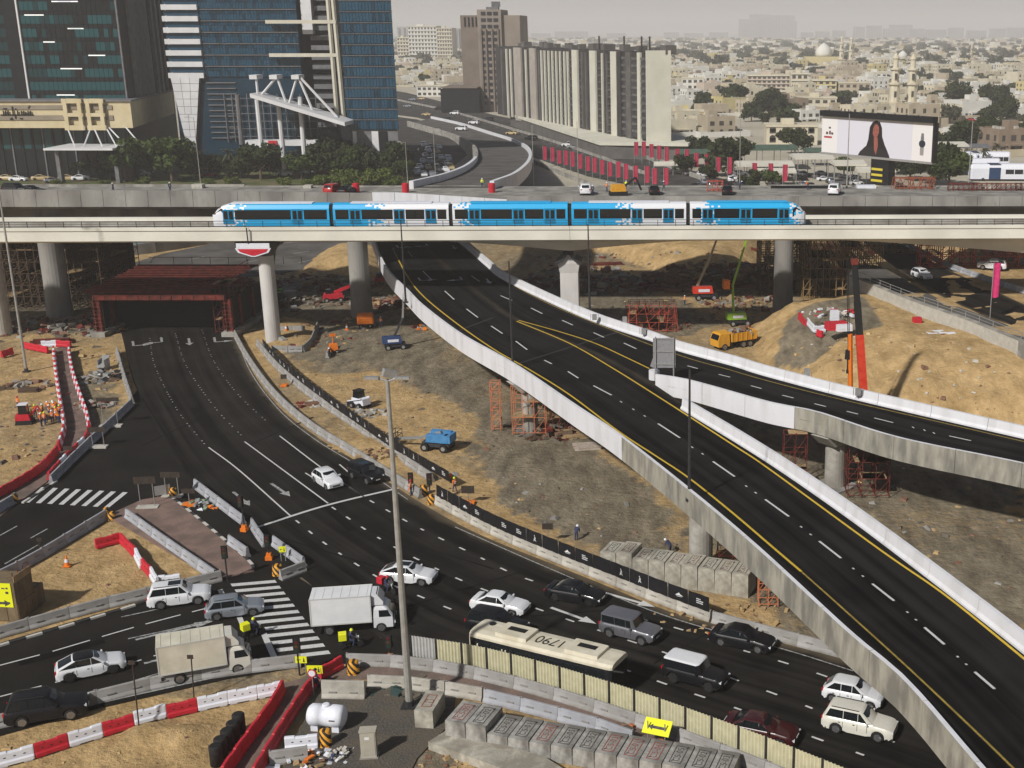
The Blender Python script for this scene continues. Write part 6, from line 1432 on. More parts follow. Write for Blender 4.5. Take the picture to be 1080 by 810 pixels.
pile((400,478),50,2.4,(.2,.7),[M_SAND,M_TIMBER,M_BROWN],'rubble','broken boards and sandy lumps in the strip between barriers','rubble',.5,19,1.2)
pile((325,428),40,1.8,(.2,.8),[M_BROWN,M_RUST,M_CONC_L],'rubble','brown pallet and sacks in the strip between barriers','rubble',.3,20,1.2)
pile((387,437),50,2.0,(.2,.8),[M_CONC_L,M_CONC],'rubble','pale rubble in front of the white skid loader','rubble',.5,21,1.3)
pile((945,470),40,3,(.3,1.2),[M_CONC_D,M_RUST],'rubble','scrap in the shade below the right branch','rubble',.5,22)
pile((875,555),40,2.6,(.3,1.0),[M_CONC_D,M_RUST,M_TIMBER],'rubble','broken formwork at the shaded pier foot','rubble',.7,23)
pile((480,800),60,2,(.15,.5),[M_BROWN,M_SAND],'rubble','brown clods beside the cream slab','rubble',.3,24,1.3)
pile((668,776),70,2.0,(.15,.7),[M_ORSTEEL,M_BROWN,M_DIRTD],'rubble','orange frames and twigs behind the footpath barrier','rubble',.6,25,1.5)
pile((875,330),30,3,(.2,.7),[M_CONC_L,M_RED,M_WHITEP],'rubble','odd bits on the grey hilltop','rubble',.2,26,1.5,z=EMB_H)
def scatter(poly,n,size,mats,name,label,cat,seed):
    rs=random.Random(seed); mb=MB(); xs=[q[0] for q in poly]; ys=[q[1] for q in poly]; k=0; n=int(n*.5)
    while k<n:
        x,y=rs.uniform(min(xs),max(xs)),rs.uniform(min(ys),max(ys))
        if not pip(np.array([x]),np.array([y]),poly)[0]: continue
        p=GG(x,y); s=rs.uniform(*size)*(1 if rs.random()<.9 else 2); k+=1
        mb.obox((p.x,p.y,p.z+s*.15),(s*rs.uniform(.7,2.2),s,s*.5),rs.uniform(0,3),rs.randrange(len(mats)),rs.uniform(-.3,.3),rs.uniform(-.3,.3),.7,.7)
    mb.build(name,mats,None,world=True,label=label,cat=cat,kind='stuff')
MS=[M_CONC_D,M_SAND,M_DIRTD,M_BROWN,M_DIRTD]
scatter([(300,390),(400,380),(540,470),(720,560),(720,600),(640,580),(470,520),(380,450)],520,(.10,.32),MS,'loose_stones','loose stones on the sand under the ramp','stones',1)
scatter([(800,420),(850,345),(1000,350),(1080,400),(1080,440),(900,412)],420,(.12,.42),[M_SAND,M_SAND,M_BROWN,M_CONC_L],'loose_stones','clods on the sandy hill slope','stones',2)
scatter([(0,350),(125,350),(130,400),(60,480),(0,510)],320,(.12,.45),MS,'loose_stones','loose stones and scraps on the left sand','stones',3)
scatter([(560,270),(800,262),(800,350),(620,330)],420,(.2,.7),MS+[M_RUST],'loose_stones','scattered stones and scraps before the sand bank','stones',4)
scatter([(0,742),(285,740),(225,810),(0,810)],260,(.06,.22),[M_SAND,M_SAND,M_BROWN],'loose_stones','clods on the lower left sand','stones',5)
scatter([(265,290),(400,285),(440,340),(400,370),(290,365)],360,(.2,.7),MS+[M_RUST,M_TIMBER],'loose_stones','stones and scraps in the shade behind the white pier','stones',6)
scatter([(470,780),(600,812),(560,830),(440,800)],150,(.08,.3),[M_SAND,M_BROWN],'loose_stones','earth clods below the block row','stones',7)
scatter([(745,560),(900,600),(1000,600),(1080,640),(1080,520),(900,470)],300,(.12,.5),MS,'loose_stones','stones in the shade between the ramps','stones',8)
scatter([(20,610),(130,550),(215,608),(40,650)],160,(.05,.18),[M_SAND,M_SAND,M_BROWN],'loose_stones','small clods on the sand island','stones',9)
def stack(px,n,L,w,label,m,rz=0.0,name='steel_beams',cat='steel beams',z=None,part='beam'):
    p=GG(*px) if z is None else G(px[0],px[1],z); t=thing(name,label,cat,p,rz); rs=random.Random(n)
    for i in range(n):
        mb=MB(); r,k=divmod(i,max(2,n//2)); mb.obox((rs.uniform(-.4,.4),k*w*1.15,.12+r*.26),(L*rs.uniform(.8,1),w*.8,.22),rs.uniform(-.06,.06)); mb.build(part,m,t)
stack((613,462),6,5.2,.9,'stack of weathered planks beside the ramp shadow',M_TIMBER,.25,'plank_stack','planks',part='plank')
stack((622,474),4,3.6,.8,'pale planks lying in front of the plank stack',mat('pale_wood',(.40,.33,.27),(.52,.45,.38),3),.2,'plank_stack','planks',part='plank')
stack((700,292),8,9,.5,'red steel beams stacked under the sand bank',M_RUST,-.3); stack((640,280),6,7,.5,'shorter red beams beside the grey rubble',M_RUST,.2)
stack((870,285),8,14,.5,'long red beams propped before the yellow brown falsework',M_REDOX,-.5)
stack((335,428),4,3,.4,'short brown planks between the road barriers',M_BROWN,.3,'plank_stack','planks',part='plank'); stack((55,362),5,6,.5,'rusty beams lying on the sand above the path',M_RUST,.2)
stack((28,414),6,2.6,.4,'dark pallets beside the orange workers',M_BROWNST,.1,'pallet_stack','pallets',part='board')
p=GG(110,390); mb=MB(); mb.obox((0,0,1.2),(1.1,2.6,.12),0,rx=.5); mb.box(-.5,-.4,-.8,.9,0,1.6); mb.box(.4,.5,-.8,.9,0,1.6); o=mb.build('site_ramp',M_METAL,None,label='pale metal chute among the black sacks left of the road',cat='chute'); o.location=p
for x,y,w,d,h,mm,l in ((882,347,3.0,1.8,1.0,M_RED,'red and white box on the hilltop'),(889,348,2.2,1.8,.9,M_WHITEP,'white box beside the red one on the hilltop'),(880,338,1.2,.8,1.5,M_WHITEP,'white leaning sheet on the hilltop'),(988,351,3.2,2.0,.15,M_WHITEP,'white sheet lying on the sandy slope'),(1003,353,1.2,.8,.3,M_WHITEP,'small white scrap beside the white sheet'),(967,341,1.2,.9,.9,M_RED,'small red box below the pale retaining wall')):
    p=G(x,y,EMB_H-.3); mb=MB(); mb.obox((0,0,h/2),(w,d,h),0,0,tx=.96,ty=.96); mb.box(-w*.4,w*.4,-d*.51,-d*.5,h*.3,h*.6,0); o=mb.build('site_box',mm,None,label=l,cat='box'); o.location=p; o.rotation_euler=(0,0,.2)
# retaining wall with rail along the right hand road
RWP=smooth([G(*q,EMB_H-.2) for q in ((893,303),(905,307),(960,330),(1020,352),(1082,378),(1160,410))],step=3.2)
RT=thing('retaining_wall','pale concrete retaining wall with railing beside the right hand road','retaining wall',RWP[0])
for i,(a,b) in enumerate(zip(RWP[:-1],RWP[1:])):
    d=b-a; L=d.length; M=Matrix.Translation(a)@Matrix.Rotation(math.atan2(d.y,d.x),4,'Z')
    mb=MB(); mb.box(.01,L-.01,0,.5,-3,1.9); mb.xf(M); mb.build('wall_panel',M_CONC_L if i<14 else M_CONC_M,RT,world=True)
    mb=MB(); mb.box(0,L,-.05,.6,1.9,2.05); mb.xf(M); mb.build('coping',M_CONC_M,RT,world=True)
    mb=MB(); mb.tube((.1,.3,2.05),(.1,.3,3.0),.05,5); mb.tube((0,.3,2.95),(L,.3,2.95),.045,5); mb.tube((0,.3,2.5),(L,.3,2.5),.035,5); mb.xf(M); mb.build('railing',M_METAL,RT,world=True)
rl=smooth([G(*q,EMB_H) for q in ((905,250),(925,268),(962,294),(1000,316),(1040,333),(1082,349),(1180,390))],n=40); rr=smooth([G(*q,EMB_H) for q in ((945,248),(968,266),(995,282),(1032,299),(1082,322),(1180,368),(1240,400))],n=40)
for p in rl+rr: p.z=EMB_H+.02
uvstrip(rl,rr,'embankment_road',M_ASPH,kind='structure')
rl2=smooth([G(*q,EMB_H) for q in ((893,296),(940,318),(1000,340),(1082,366),(1180,400))],n=30); rr2=smooth([G(*q,EMB_H) for q in ((900,280),(928,281),(990,315),(1040,334),(1180,389))],n=30)
for p in rl2+rr2: p.z=EMB_H+.012
uvstrip(rl2,rr2,'service_road',M_ASPHG,kind='structure')
# pink banner on a pole beside that road
def banner(p,h,label,group,m,bw=.9,bh=None,z0=None,s=1,detail=True):
    t=thing('banner_flag',label,'banner flag',p,0,group); mb=MB(); mb.tube((0,0,0),(0,0,h),.06,6); mb.build('pole',M_METAL if detail else M_POLE,t)
    bh=bh or h*.6; mb=MB(); n=5; z0=h-bh-.1
    rows=[[Vector((.08+bw*k/n,-.02+.12*math.sin(k*1.3),z0-.1*math.sin(k))),Vector((.08+bw*k/n,.05*math.sin(k*1.3),h-.1)),Vector((.08+bw*k/n,.03+.05*math.sin(k*1.3),h-.1)),Vector((.08+bw*k/n,.02+.12*math.sin(k*1.3),z0-.1*math.sin(k)))] for k in range(n+1)]
    mb.sweep(rows); b_=mb.build('banner',m,t)
    if detail: mb=MB(); mb.obox((0,-.1,h+.15),(1.2,.2,.12)); mb.build('lamp_head',M_METAL,t)
    return t
M_PINK=mat('pink_banner',(.55,.02,.13),(.66,.05,.20),2,.7); M_PINKD=mat('red_pink_banner',(.33,.015,.045),(.45,.035,.085),1,.7)
p=G(1044,336,EMB_H); banner(p,8.2,'single pink banner on a pole beside the right hand road',None,M_PINK,.95,5.0)
# ------------------------------------------------------------------ machines
def wheel4(t,xs,y,r,m=M_TYRE):
    for x in xs:
        for s in (-1,1): mb=MB(); mb.lathe([(r*.6,-.18),(r*.95,-.18),(r,-.1),(r,.1),(r*.95,.18),(r*.6,.18)],14,(x,s*y,r),axis='y'); w=mb.build('wheel',m,t); mb=MB(); mb.lathe([(r*.5,-.2),(r*.5,.2)],10,(x,s*y,r),axis='y'); mb.build('rim',M_METAL,w)
def boom_lift(p,rz,label,m,boom,bm,basket=True,sc=1.0,name='boom_lift'):
    t=thing(name,label,'boom lift',p,rz); t.scale=(sc,)*3
    wheel4(t,(-1.1,1.1),.95,.48); mb=MB(); mb.obox((0,0,.75),(3.3,1.5,.5),tx=.92,ty=.9); mb.build('chassis',M_DARKMET,t)
    mb=MB(); mb.obox((-.3,-.55,1.55),(2.6,.75,1.0),tx=.9,ty=.85); mb.obox((-.3,.55,1.5),(2.6,.7,.9),tx=.9,ty=.85); mb.obox((-1.5,0,1.5),(.7,1.7,.9)); mb.build('turntable',m,t)
    mb=MB(); mb.obox((-.3,-.93,1.5),(1.6,.03,.4)); mb.build('side_panel',M_WHITEP,t)
    for i,(a,b) in enumerate(zip(boom[:-1],boom[1:])): mb=MB(); mb.tube(a,b,.24-.04*i,4,0,.20-.04*i); mb.build('boom',bm[min(i,len(bm)-1)],t)
    if basket:
        e=Vector(boom[-1]); mb=MB()
        for dx in (-.4,.4):
            for dy in (-1,0,1): mb.tube((e.x+.5+dx,e.y+dy,e.z-.3),(e.x+.5+dx,e.y+dy,e.z+.8),.04,4)
        for z in (-.3,.3,.8):
            for dy in (-1,1): mb.tube((e.x+.1,e.y+dy,e.z+z),(e.x+.9,e.y+dy,e.z+z),.04,4)
            for dx in (.1,.9): mb.tube((e.x+dx,e.y-1,e.z+z),(e.x+dx,e.y+1,e.z+z),.04,4)
        mb.box(e.x+.1,e.x+.9,e.y-1,e.y+1,e.z-.36,e.z-.3); mb.build('basket',M_DARKMET,t)
    return t
M_SKYB=mat('lift_blue',(.05,.20,.42),(.08,.26,.50),2,.5); M_LIME=mat('lime_green',(.22,.42,.03),(.30,.50,.05),2,.5); M_CRANER=mat('crane_red',(.62,.04,.02),(.70,.07,.03),2,.45); M_YTRUCK=mat('truck_orange',(.66,.30,.02),(.74,.38,.04),2,.55); M_BEIGE=mat('boom_beige',(.55,.48,.33),None,1,.5)
p=GG(462,474); boom_lift(p,math.pi-.25,'blue and white boom lift with basket folded out on the sand',M_SKYB,[(-.5,0,2.0),(2.0,0,1.2),(4.6,0,.9)],[M_METAL],sc=1.05)
p=GG(417,368); boom_lift(p,.3,'dark blue boom lift raising its arm beside the ramp wall',mat('lift_navy',(.03,.06,.16)),[(0,0,2),(1.4,.5,4.6),(1.8,.6,8.4)],[M_DARKMET,M_METAL])
p=GG(744,316); t=boom_lift(p,0.1,'red boom lift with long pale arm raised under the metro',M_CRANER,[(-1.2,0,2.0),(.4,0,5.5),(2.5,0,11.2)],[M_BEIGE,M_BEIGE,M_CRANER],False,1.25)
p=GG(779,343); t=boom_lift(p,0.2,'lime green telescopic handler with long raised arm',M_LIME,[(-.8,0,1.8),(-.9,.3,6.0),(2.0,.6,15.5)],[M_LIME,M_LIME,M_BEIGE],False,1.1)
mb=MB(); mb.obox((-1.9,.3,6.2),(.9,1.2,1.3)); mb.build('work_box',M_ORANGE,t)
p=GG(292,318); t=boom_lift(p,.6,'green crane arm rising behind the white pier',mat('crane_green',(.06,.20,.03)),[(-.8,0,1.8),(1.6,.3,14.2)],[mat('crane_green',(.06,.20,.03))],False,1.1,'mobile_crane')
mb=MB(); mb.obox((0,0,1),(6,2.2,1.2)); mb.build('carrier',M_DARKMET,t)
for x,y,l,mm in ((405,300,'red lifting platform right of the dark column','r'),(352,318,'red machine peeping out left of the dark column','r')):
    p=GG(x,y); t=thing('site_machine',l,'site machine',p,.3); wheel4(t,(-1.2,1.2),.9,.45); mb=MB(); mb.obox((0,0,1.1),(3.6,1.8,.9),tx=.85); mb.build('body',M_RED,t); mb=MB(); mb.obox((1.8,0,2.2),(4.2,.5,.5),ry=-.35); mb.build('arm',M_RED,t); mb=MB(); mb.obox((-.8,0,1.9),(1.1,1.3,.8),tx=.8); mb.build('cab',M_GLASS,t)
p=GG(386,345); t=thing('light_tower','orange round topped generator beside the dark column','generator',p,.2); mb=MB(); mb.sweep([[Vector((x,y*k,z*k+.4)) for y,z in ((-.9,.3),(-.9,1.2),(-.6,1.8),(0,2.0),(.6,1.8),(.9,1.2),(.9,.3))] for x,k in ((-1.3,.85),(-1.1,1),(1.1,1),(1.3,.85))]); mb.build('hood',M_ORANGE,t); wheel4(t,(-.7,.7),.85,.35); mb=MB(); mb.obox((0,0,.55),(2.8,1.6,.2)); mb.build('chassis',M_DARKMET,t)
p=GG(352,372); t=thing('light_tower','orange lighting set beside the low walls','generator',p,.4); mb=MB(); mb.obox((0,0,.9),(1.3,1,1.0),tx=.85,ty=.85); mb.build('housing',M_ORANGE,t); mb=MB(); mb.tube((0,0,1.4),(0,0,2.9),.06); mb.obox((0,0,2.7),(.9,.2,.4)); mb.build('mast',M_ORANGE,t); wheel4(t,(-.4,.4),.5,.28)
# skid loader
p=GG(380,430); t=thing('skid_loader','white skid loader with dark cab behind the hoarding','loader',p,math.pi*.8); wheel4(t,(-.65,.65),.72,.42); mb=MB(); mb.obox((-.2,0,1.0),(2.3,1.2,.8),tx=.9); mb.build('body',M_WHITEP,t); mb=MB(); mb.obox((.1,0,1.8),(1.1,1.1,1.0),tx=.85,ty=.9); mb.build('cab',M_GLASS,t); mb=MB(); mb.obox((.1,0,2.33),(1.15,1.15,.08)); mb.build('cab_roof',M_TRIM,t)
for s in (-1,1): mb=MB(); mb.tube((-1.1,s*.72,1.5),(1.5,s*.72,.8),.09,5); mb.build('lift_arm',M_WHITEP,t)
mb=MB(); mb.sweep([[Vector((x,y,z)) for x,z in ((1.45,.1),(1.45,.75),(1.55,.75),(1.6,.2),(2.2,.12),(2.2,.05))] for y in (-.9,.9)]); mb.build('bucket',M_METAL,t)
# mini paver with crew
p=GG(27,447); t=thing('mini_excavator','small red and black compact machine beside the orange crew','site machine',p,.2); 
for s in (-1,1): mb=MB(); mb.obox((0,s*.6,.3),(2.0,.35,.55),tx=.85); mb.build('track',M_BLACK,t)
mb=MB(); mb.obox((-.1,0,.95),(1.7,1.2,.8),tx=.85); mb.build('body',M_RED,t); mb=MB(); mb.obox((0,0,1.9),(1.0,1.0,1.2),tx=.9,ty=.9); mb.build('cab',M_GLASS,t); mb=MB(); mb.obox((0,0,2.53),(1.1,1.1,.08)); mb.build('cab_roof',M_WHITEP,t); mb=MB(); mb.tube((.7,0,1),(1.6,0,2.2),.1,5); mb.tube((1.6,0,2.2),(2.3,0,.6),.09,5); mb.build('arm',M_RED,t)
# dump truck
p=GG(774,366); t=thing('dump_truck','orange dump truck loaded with rubble behind the ramp parapet','truck',p,math.pi+.55+math.pi*0); 
wheels(t,(-2.2,-1.0,2.4),1.05,.52); mb=MB(); mb.obox((0,0,.9),(7,1.0,.3)); mb.build('chassis',M_DARKMET,t)
mb=MB(); L_,w_,h_=4.6,1.25,1.3; z_=1.15
mb.box(-3.4,1.2,-w_,w_,z_,z_+.1); mb.box(-3.4,1.2,-w_,-w_+.1,z_+.1,z_+h_); mb.box(-3.4,1.2,w_-.1,w_,z_+.1,z_+h_); mb.box(1.1,1.2,-w_+.1,w_-.1,z_+.1,z_+h_+.2); mb.box(-3.4,-3.3,-w_+.1,w_-.1,z_+.1,z_+h_); bd=mb.build('load_bed',M_YTRUCK,t)
for i in range(6):
    for s in (-1,1): mb=MB(); mb.box(-3.3+i*.88,-3.18+i*.88,s*1.25 if s>0 else -1.33,1.33 if s>0 else -1.25,z_+.05,z_+h_); mb.build('rib',M_YTRUCK,bd)
for i in range(5): mb=MB(); mb.box(-3.47,-3.4,-1.2+i*.5,-.95+i*.5,z_+.1,z_+h_-.1); mb.build('tailgate_rib',M_YTRUCK,bd)
mb=MB(); rs=random.Random(5)
for i in range(40): mb.obox((rs.uniform(-3,1),rs.uniform(-1,1),z_+.9+rs.random()*.7),(rs.uniform(.3,.8),)*2+(rs.uniform(.2,.5),),rs.random()*3,rs.randrange(2),rs.uniform(-.4,.4),rs.uniform(-.4,.4))
mb.build('rubble_load',[M_CONC,M_BROWN],bd).__setitem__('kind','stuff')
mb=MB(); mb.sweep([[Vector((x,-1.15*k,z)),Vector((x,1.15*k,z)),Vector((x2,1.15*k,z)),Vector((x2,-1.15*k,z))] for x,x2,z,k in ((1.5,3.5,.6,1),(1.5,3.55,1.6,1),(1.55,3.2,2.5,.95),(1.6,3.05,2.65,.88))]); c_=mb.build('cab',M_YTRUCK,t); mb=MB(); mb.add([(3.57,-1,1.65),(3.57,1,1.65),(3.24,.95,2.4),(3.24,-.95,2.4)],[(0,1,2,3)]); mb.build('windscreen',M_GLASS,c_)
# mobile crane behind the right branch: black and red telescopic boom
pb=G(911,452); pb.z=0; zt=V(901,276,pb.y).z; t=thing('mobile_crane','red mobile crane with black telescopic boom above the sand hill','crane',(pb.x,pb.y,0))
dx=(V(901,276,pb.y).x-pb.x); bz=2.2
mb=MB(); mb.obox((0,0,1.1),(9,2.6,1.1),.4); mb.build('carrier',M_CRANER,t); wheel4(t,(-3,-1.5,1.5,3),1.2,.55); mb=MB(); mb.obox((1,0,2.2),(4,2.2,1.3),.4,tx=.9); mb.build('superstructure',M_CRANER,t); mb=MB(); mb.obox((-3.4,-.4,2.2),(1.8,1.6,1.3),.4,tx=.8); mb.build('cab',M_GLASS,t)
def bp(u): return Vector((dx*u,-.2,bz+(zt-bz)*u))
def seg(a,b,r,m,nm,n=4): mb=MB(); mb.tube(bp(a),bp(b),r,n,0,r*.97); return mb.build(nm,m,t)
ust=(V(906,352,pb.y).z-bz)/(zt-bz)
seg(0,ust,.66,M_CRANER,'boom_section'); seg(ust,.74,.56,M_BLACK,'boom_section'); seg(.74,.99,.48,M_BLACK,'boom_section'); seg(.985,1.02,.56,M_RUST,'boom_head')
mb=MB(); a=bp(.08)+Vector((-1.8,0,0)); mb.tube(a+Vector((.2,0,0)),bp(ust)+Vector((-1.1,0,0)),.3,6); mb.build('luffing_cylinder',M_ORANGE,t)
hp_=V(894,376,pb.y); mb=MB(); mb.tube(bp(1.0)+Vector((-.9,0,0)),(hp_.x-pb.x,-.2,hp_.z+.8),.05,5); mb.tube(bp(1.0)+Vector((-.7,0,0)),(hp_.x-pb.x+.15,-.2,hp_.z+.8),.05,5); mb.build('hoist_rope',M_BLACK,t)
mb=MB(); mb.obox((hp_.x-pb.x,-.2,hp_.z+.3),(.7,.5,1.1),tx=.8); mb.tube((hp_.x-pb.x,-.2,hp_.z-.2),(hp_.x-pb.x,-.2,hp_.z-1.6),.09,5); mb.obox((hp_.x-pb.x+.1,-.2,hp_.z-1.8),(.45,.3,.4)); mb.build('hook_block',M_BLACK,t)
# direction sign seen from behind at the fork
p=GH(700,402,hd); SG=thing('gantry_sign','grey back of a large direction sign at the fork of the ramp','sign',(p.x,p.y,hd(p.y)),-.05); zt=V(700,356,p.y).z-hd(p.y); zb_=V(700,388,p.y).z-hd(p.y)
mb=MB(); mb.prism([(-1.55,zb_+.2),(-1.2,zb_),(1.35,zb_+.05),(1.35,zt),(-1.2,zt-.1),(-1.2,zb_+1.2)],-.06,.06); mb.xf(Matrix.Rotation(math.pi/2,4,'X')); mb.build('sign_panel',mat('sign_grey',(.26,.26,.27),(.33,.33,.34),4,.6,.2),SG)
for x in (-.9,1.15): mb=MB(); mb.tube((x,-.15,-.1),(x,-.15,zt+.1),.09,6); mb.build('post',M_METAL,SG)
for k in range(3): mb=MB(); mb.box(-1.2,1.35,-.14,-.061,zb_+.4+k*(zt-zb_-.6)/2,zb_+.5+k*(zt-zb_-.6)/2); mb.build('rail',M_METAL,SG)
for x,y,l in ((659,341,'small grey cabinet standing on the right hand parapet'),(679,350,'tiny grey lamp box on the right hand parapet'),(627,335,'grey junction box at the parapet lamp'),(851,397,'grey junction box with two loops on the branch parapet'),(905,414,'small bracket on the branch parapet')):
    p=GH(x,y,hd,1.0); mb=MB(); mb.box(-.3,.3,-.2,.2,-.3,.9 if 'cabinet' in l or 'loops' in l else .45); mb.tube((-.5,0,-.3),(-.5,0,.5),.04,5); mb.tube((.5,0,-.3),(.5,0,.5),.04,5); o=mb.build('junction_box',M_METAL,None,label=l,cat='box'); o.location=p
# ------------------------------------------------------------------ people on site
rs=random.Random(9)
crew=[(35,446),(52,436),(57,437),(64,441),(44,450),(61,434),(38,441),(42,445),(46,440),(50,446),(53,441),(56,447),(60,443),(63,447),(58,438),(48,449)]
for i,(x,y) in enumerate(crew): person(GG(x,y),rs.uniform(0,6),['stand','bend','point','stand'][i%4],'o','person in orange workwear in the crew beside the small red machine','w' if i%3 else 'y','orange crew beside the small red machine')
for x,y,ps,c,hl,l in ((608,571,'bend','n','w','person in dark clothes and white helmet behind the hoarding'),(739,583,'stand','y','w','person in yellow vest in the shade beside the ramp pier'),(434,523,'stand','o','r','person in orange in the sandy strip beside the lamp mast'),(676,392,'stand','o','w','person in orange far behind the ramp parapet') ,(566+115,330,'stand','o','w','person in orange beside the black scrap behind the ramp'),(349,376,'bend','o','w','person in orange bending by the low walls'),(480,520,'walk','o','y','person in orange beside the end of the first hoarding'),(476,510,'bend','o','w','person in orange bending at the white sheets behind the hoarding'),(722,322,'stand','o','w','person in orange near the red boom lift'),(925,498,'stand','o','r','person in red orange under the right branch'),(920,500,'walk','o','r','second person in red orange under the right branch'),(20,432,'stand','o','r','person beside the red machine on the left sand'),(707,585,'bend','n','w','person in pale helmet at the pier by the blocks'),(334,728,'walk','n','b','person in dark clothes on the path by the yellow sign'),(402,345,'stand','o','w','person in orange beside the orange generator'),(412,297,'stand','o','w','person in orange above the red platform')):
    p=GG(x,y); person(p,rs.uniform(0,6),ps,c,l,hl)
# ------------------------------------------------------------------ towers on the left
def glass(name,c,rough=.3,c2=None): return mat(name,c,c2,.3,.3,0,spec=.35)
G_TEAL=glass('teal_glass',(.012,.070,.078)); G_TEALD=glass('deep_teal_glass',(.006,.035,.040)); G_BLK=glass('black_glass',(.006,.008,.010)); G_BLUE=glass('blue_glass',(.010,.050,.090),.15,(.015,.068,.118)); G_BLUED=glass('deep_blue_glass',(.006,.028,.050),.15,(.009,.038,.064))
M_TWHITE=mat('tower_white',(.62,.62,.63),(.70,.70,.71),.3,.6); M_TDARK=mat('tower_dark',(.009,.010,.012),(.016,.017,.019),.4,.6,spec=.15); M_TGREY=mat('tower_grey',(.13,.13,.135),(.19,.19,.20),.4,.7); M_TCREAM=mat('tower_cream',(.55,.46,.28),(.64,.55,.36),.25,.8); M_TBAND=mat('tower_band',(.24,.20,.15),(.30,.26,.20),.3,.8); M_LIT=mat('lit_ceiling',(.9,.92,.9),None,1,.5,emit=.5)
YT=400.0; HT=58.5
c0=V(134,105,YT); z_pt=V(137,107,392).z; z_pb=V(137,135,392).z
TW=thing('glass_tower','dark tower with teal glass panes above a cream band at the left','tower',(c0.x-30,YT,0))
xc=c0.x; xl_=V(31,105,YT).x; xll=V(-60,105,YT).x; sx=V(181,95,465).x
side=Vector((sx-xc,65,0)); sl_=side.length; sd=side.normalized()
mb=MB(); mb.prism([(xll,YT+.6),(xc+.4,YT+.6),(xc+.4+side.x,YT+.6+side.y),(xll+side.x,YT+60)],0,HT); mb.build('core',M_TDARK,TW,world=True)
fh=4.07; rs=random.Random(2)
zb0=z_pt-fh*.3
for k in range(int((HT-zb0)/fh)):
    z=zb0+k*fh
    for (xa,xb,nm) in ((xl_+.6,xc-.5,'window_band'),(xll,xl_-4.6,'window_band')):
        n=int((xb-xa)/1.45); w=(xb-xa)/n; mb=MB(); state=0
        for i in range(n):
            if rs.random()<.3: state=rs.choice([0,0,0,1,2])
            st=state if rs.random()<.8 else rs.choice([0,1,2])
            mb.box(xa+i*w+.05,xa+(i+1)*w-.05,YT+.42,YT+.6,z+.15,z+2.75,st)
            mb.box(xa+i*w+.05,xa+(i+1)*w-.05,YT+.46,YT+.6,z+2.9,z+fh-.05,3)
        mb.build(nm,[G_TEAL,G_TEALD,G_BLK,M_TDARK],TW,world=True)
    for _ in range(2):
        if rs.random()<.55: x=rs.uniform(xl_+1,xc-9); mb=MB(); mb.box(x,x+rs.uniform(3,7),YT+.30,YT+.42,z+2.6,z+2.95); mb.build('lit_strip',M_LIT,TW,world=True)
for x in (xl_,xc): mb=MB(); mb.box(x-.25,x+.25,YT-.1,YT+.6,z_pt,HT); mb.build('white_mullion',M_TGREY if x==xc else M_TWHITE,TW,world=True)
mb=MB(); mb.box(xl_-4.5,xl_-.3,YT+.1,YT+.62,z_pt,HT); mb.build('dark_pier',M_TDARK,TW,world=True)
def sidebox(u0,u1,out,z0,z1,nm,m):
    n=Vector((sd.y,-sd.x,0)); a=Vector((xc+.4,YT+.6,0)); P=[a+sd*u0*sl_,a+sd*u1*sl_,a+sd*u1*sl_+n*out,a+sd*u0*sl_+n*out]
    mb=MB(); mb.prism([(p.x,p.y) for p in P],z0,z1); mb.build(nm,m,TW,world=True)
sidebox(.14,.52,.8,z_pt,HT,'ribbed_panel',M_TGREY)
for k in range(18): sidebox(.15,.51,.9,z_pt+1+k*4,z_pt+1.25+k*4,'rib',M_TGREY)
for u in (.60,.70,.80,.90): sidebox(u,u+.04,.9,z_pt,HT,'fin',M_TGREY if u<.75 else M_TDARK)
# cream podium band
pa=V(-60,107,392).x; pb_=V(137,107,392); pc=V(182,96,462)
PO=[(pa,392),(pb_.x,392),(pc.x,462),(pa+20,462)]
mb=MB(); mb.prism(PO,z_pb,z_pt); mb.build('podium_band',M_TCREAM,TW,world=True)
mb=MB(); mb.prism([(pa,391.4),(pb_.x+.6,391.4),(pc.x+.6,462),(pa+20,462)],z_pt,z_pt+.5); mb.build('podium_coping',M_TGREY,TW,world=True)
for f0,f1 in ((.14,.30),(.52,.70)):
    z0,z1=z_pt-(z_pt-z_pb)*f1,z_pt-(z_pt-z_pb)*f0; mb=MB(); mb.box(pa,V(118,110,392).x,391.7,391.99,z0,z1); mb.build('window_strip',M_TBAND,TW,world=True)
for xa,xb in ((68,86),(92,109)):
    for q in (xa,xb-3): mb=MB(); a,b=V(q,110,392).x,V(q+4,110,392).x; mb.box(a,b,390.6,391.65,z_pb-.6,z_pt+.9); mb.build('pilaster',M_TCREAM,TW,world=True)
    a,b=V(xa-1,110,392).x,V(xb+2,110,392).x
    for z0,z1 in ((z_pb-.6,z_pb+.9),(z_pt-.5,z_pt+.9),((z_pb+z_pt)/2-.5,(z_pb+z_pt)/2+.6)): mb=MB(); mb.box(a,b,390.65,391.64,z0,z1); mb.build('cross_beam',M_TCREAM,TW,world=True)
# Arabic lettering on the band: strokes on a baseline
mb=MB(); zc=(z_pt+z_pb)/2-.2; x=V(1,120,392).x; x2=V(36,120,392).x; u=(x2-x)/35
def stk(a,b,c,d): mb.box(x+min(a,c)*u,x+max(a,c)*u+.35,391.5,391.68,zc+min(b,d),zc+max(b,d)+.35)
stk(0,0,34,0)
for q in (3,5.5,8,18,22,24.5,29,31.5): stk(q,0,q,1.1)
stk(13,0,13,2.4); stk(26.5,0,26.5,.8)
for q,w in ((4,1.9),(6.2,1.9),(20,-1.1),(21.3,-1.1),(30,2.2),(31,2.7),(10.5,-1.0),(16,1.8)): stk(q,w,q+.4,w)
stk(9.5,-1.3,11.5,-1.3); stk(15,-1,15,.0); mb.build('arabic_lettering',M_TDARK,TW,world=True)
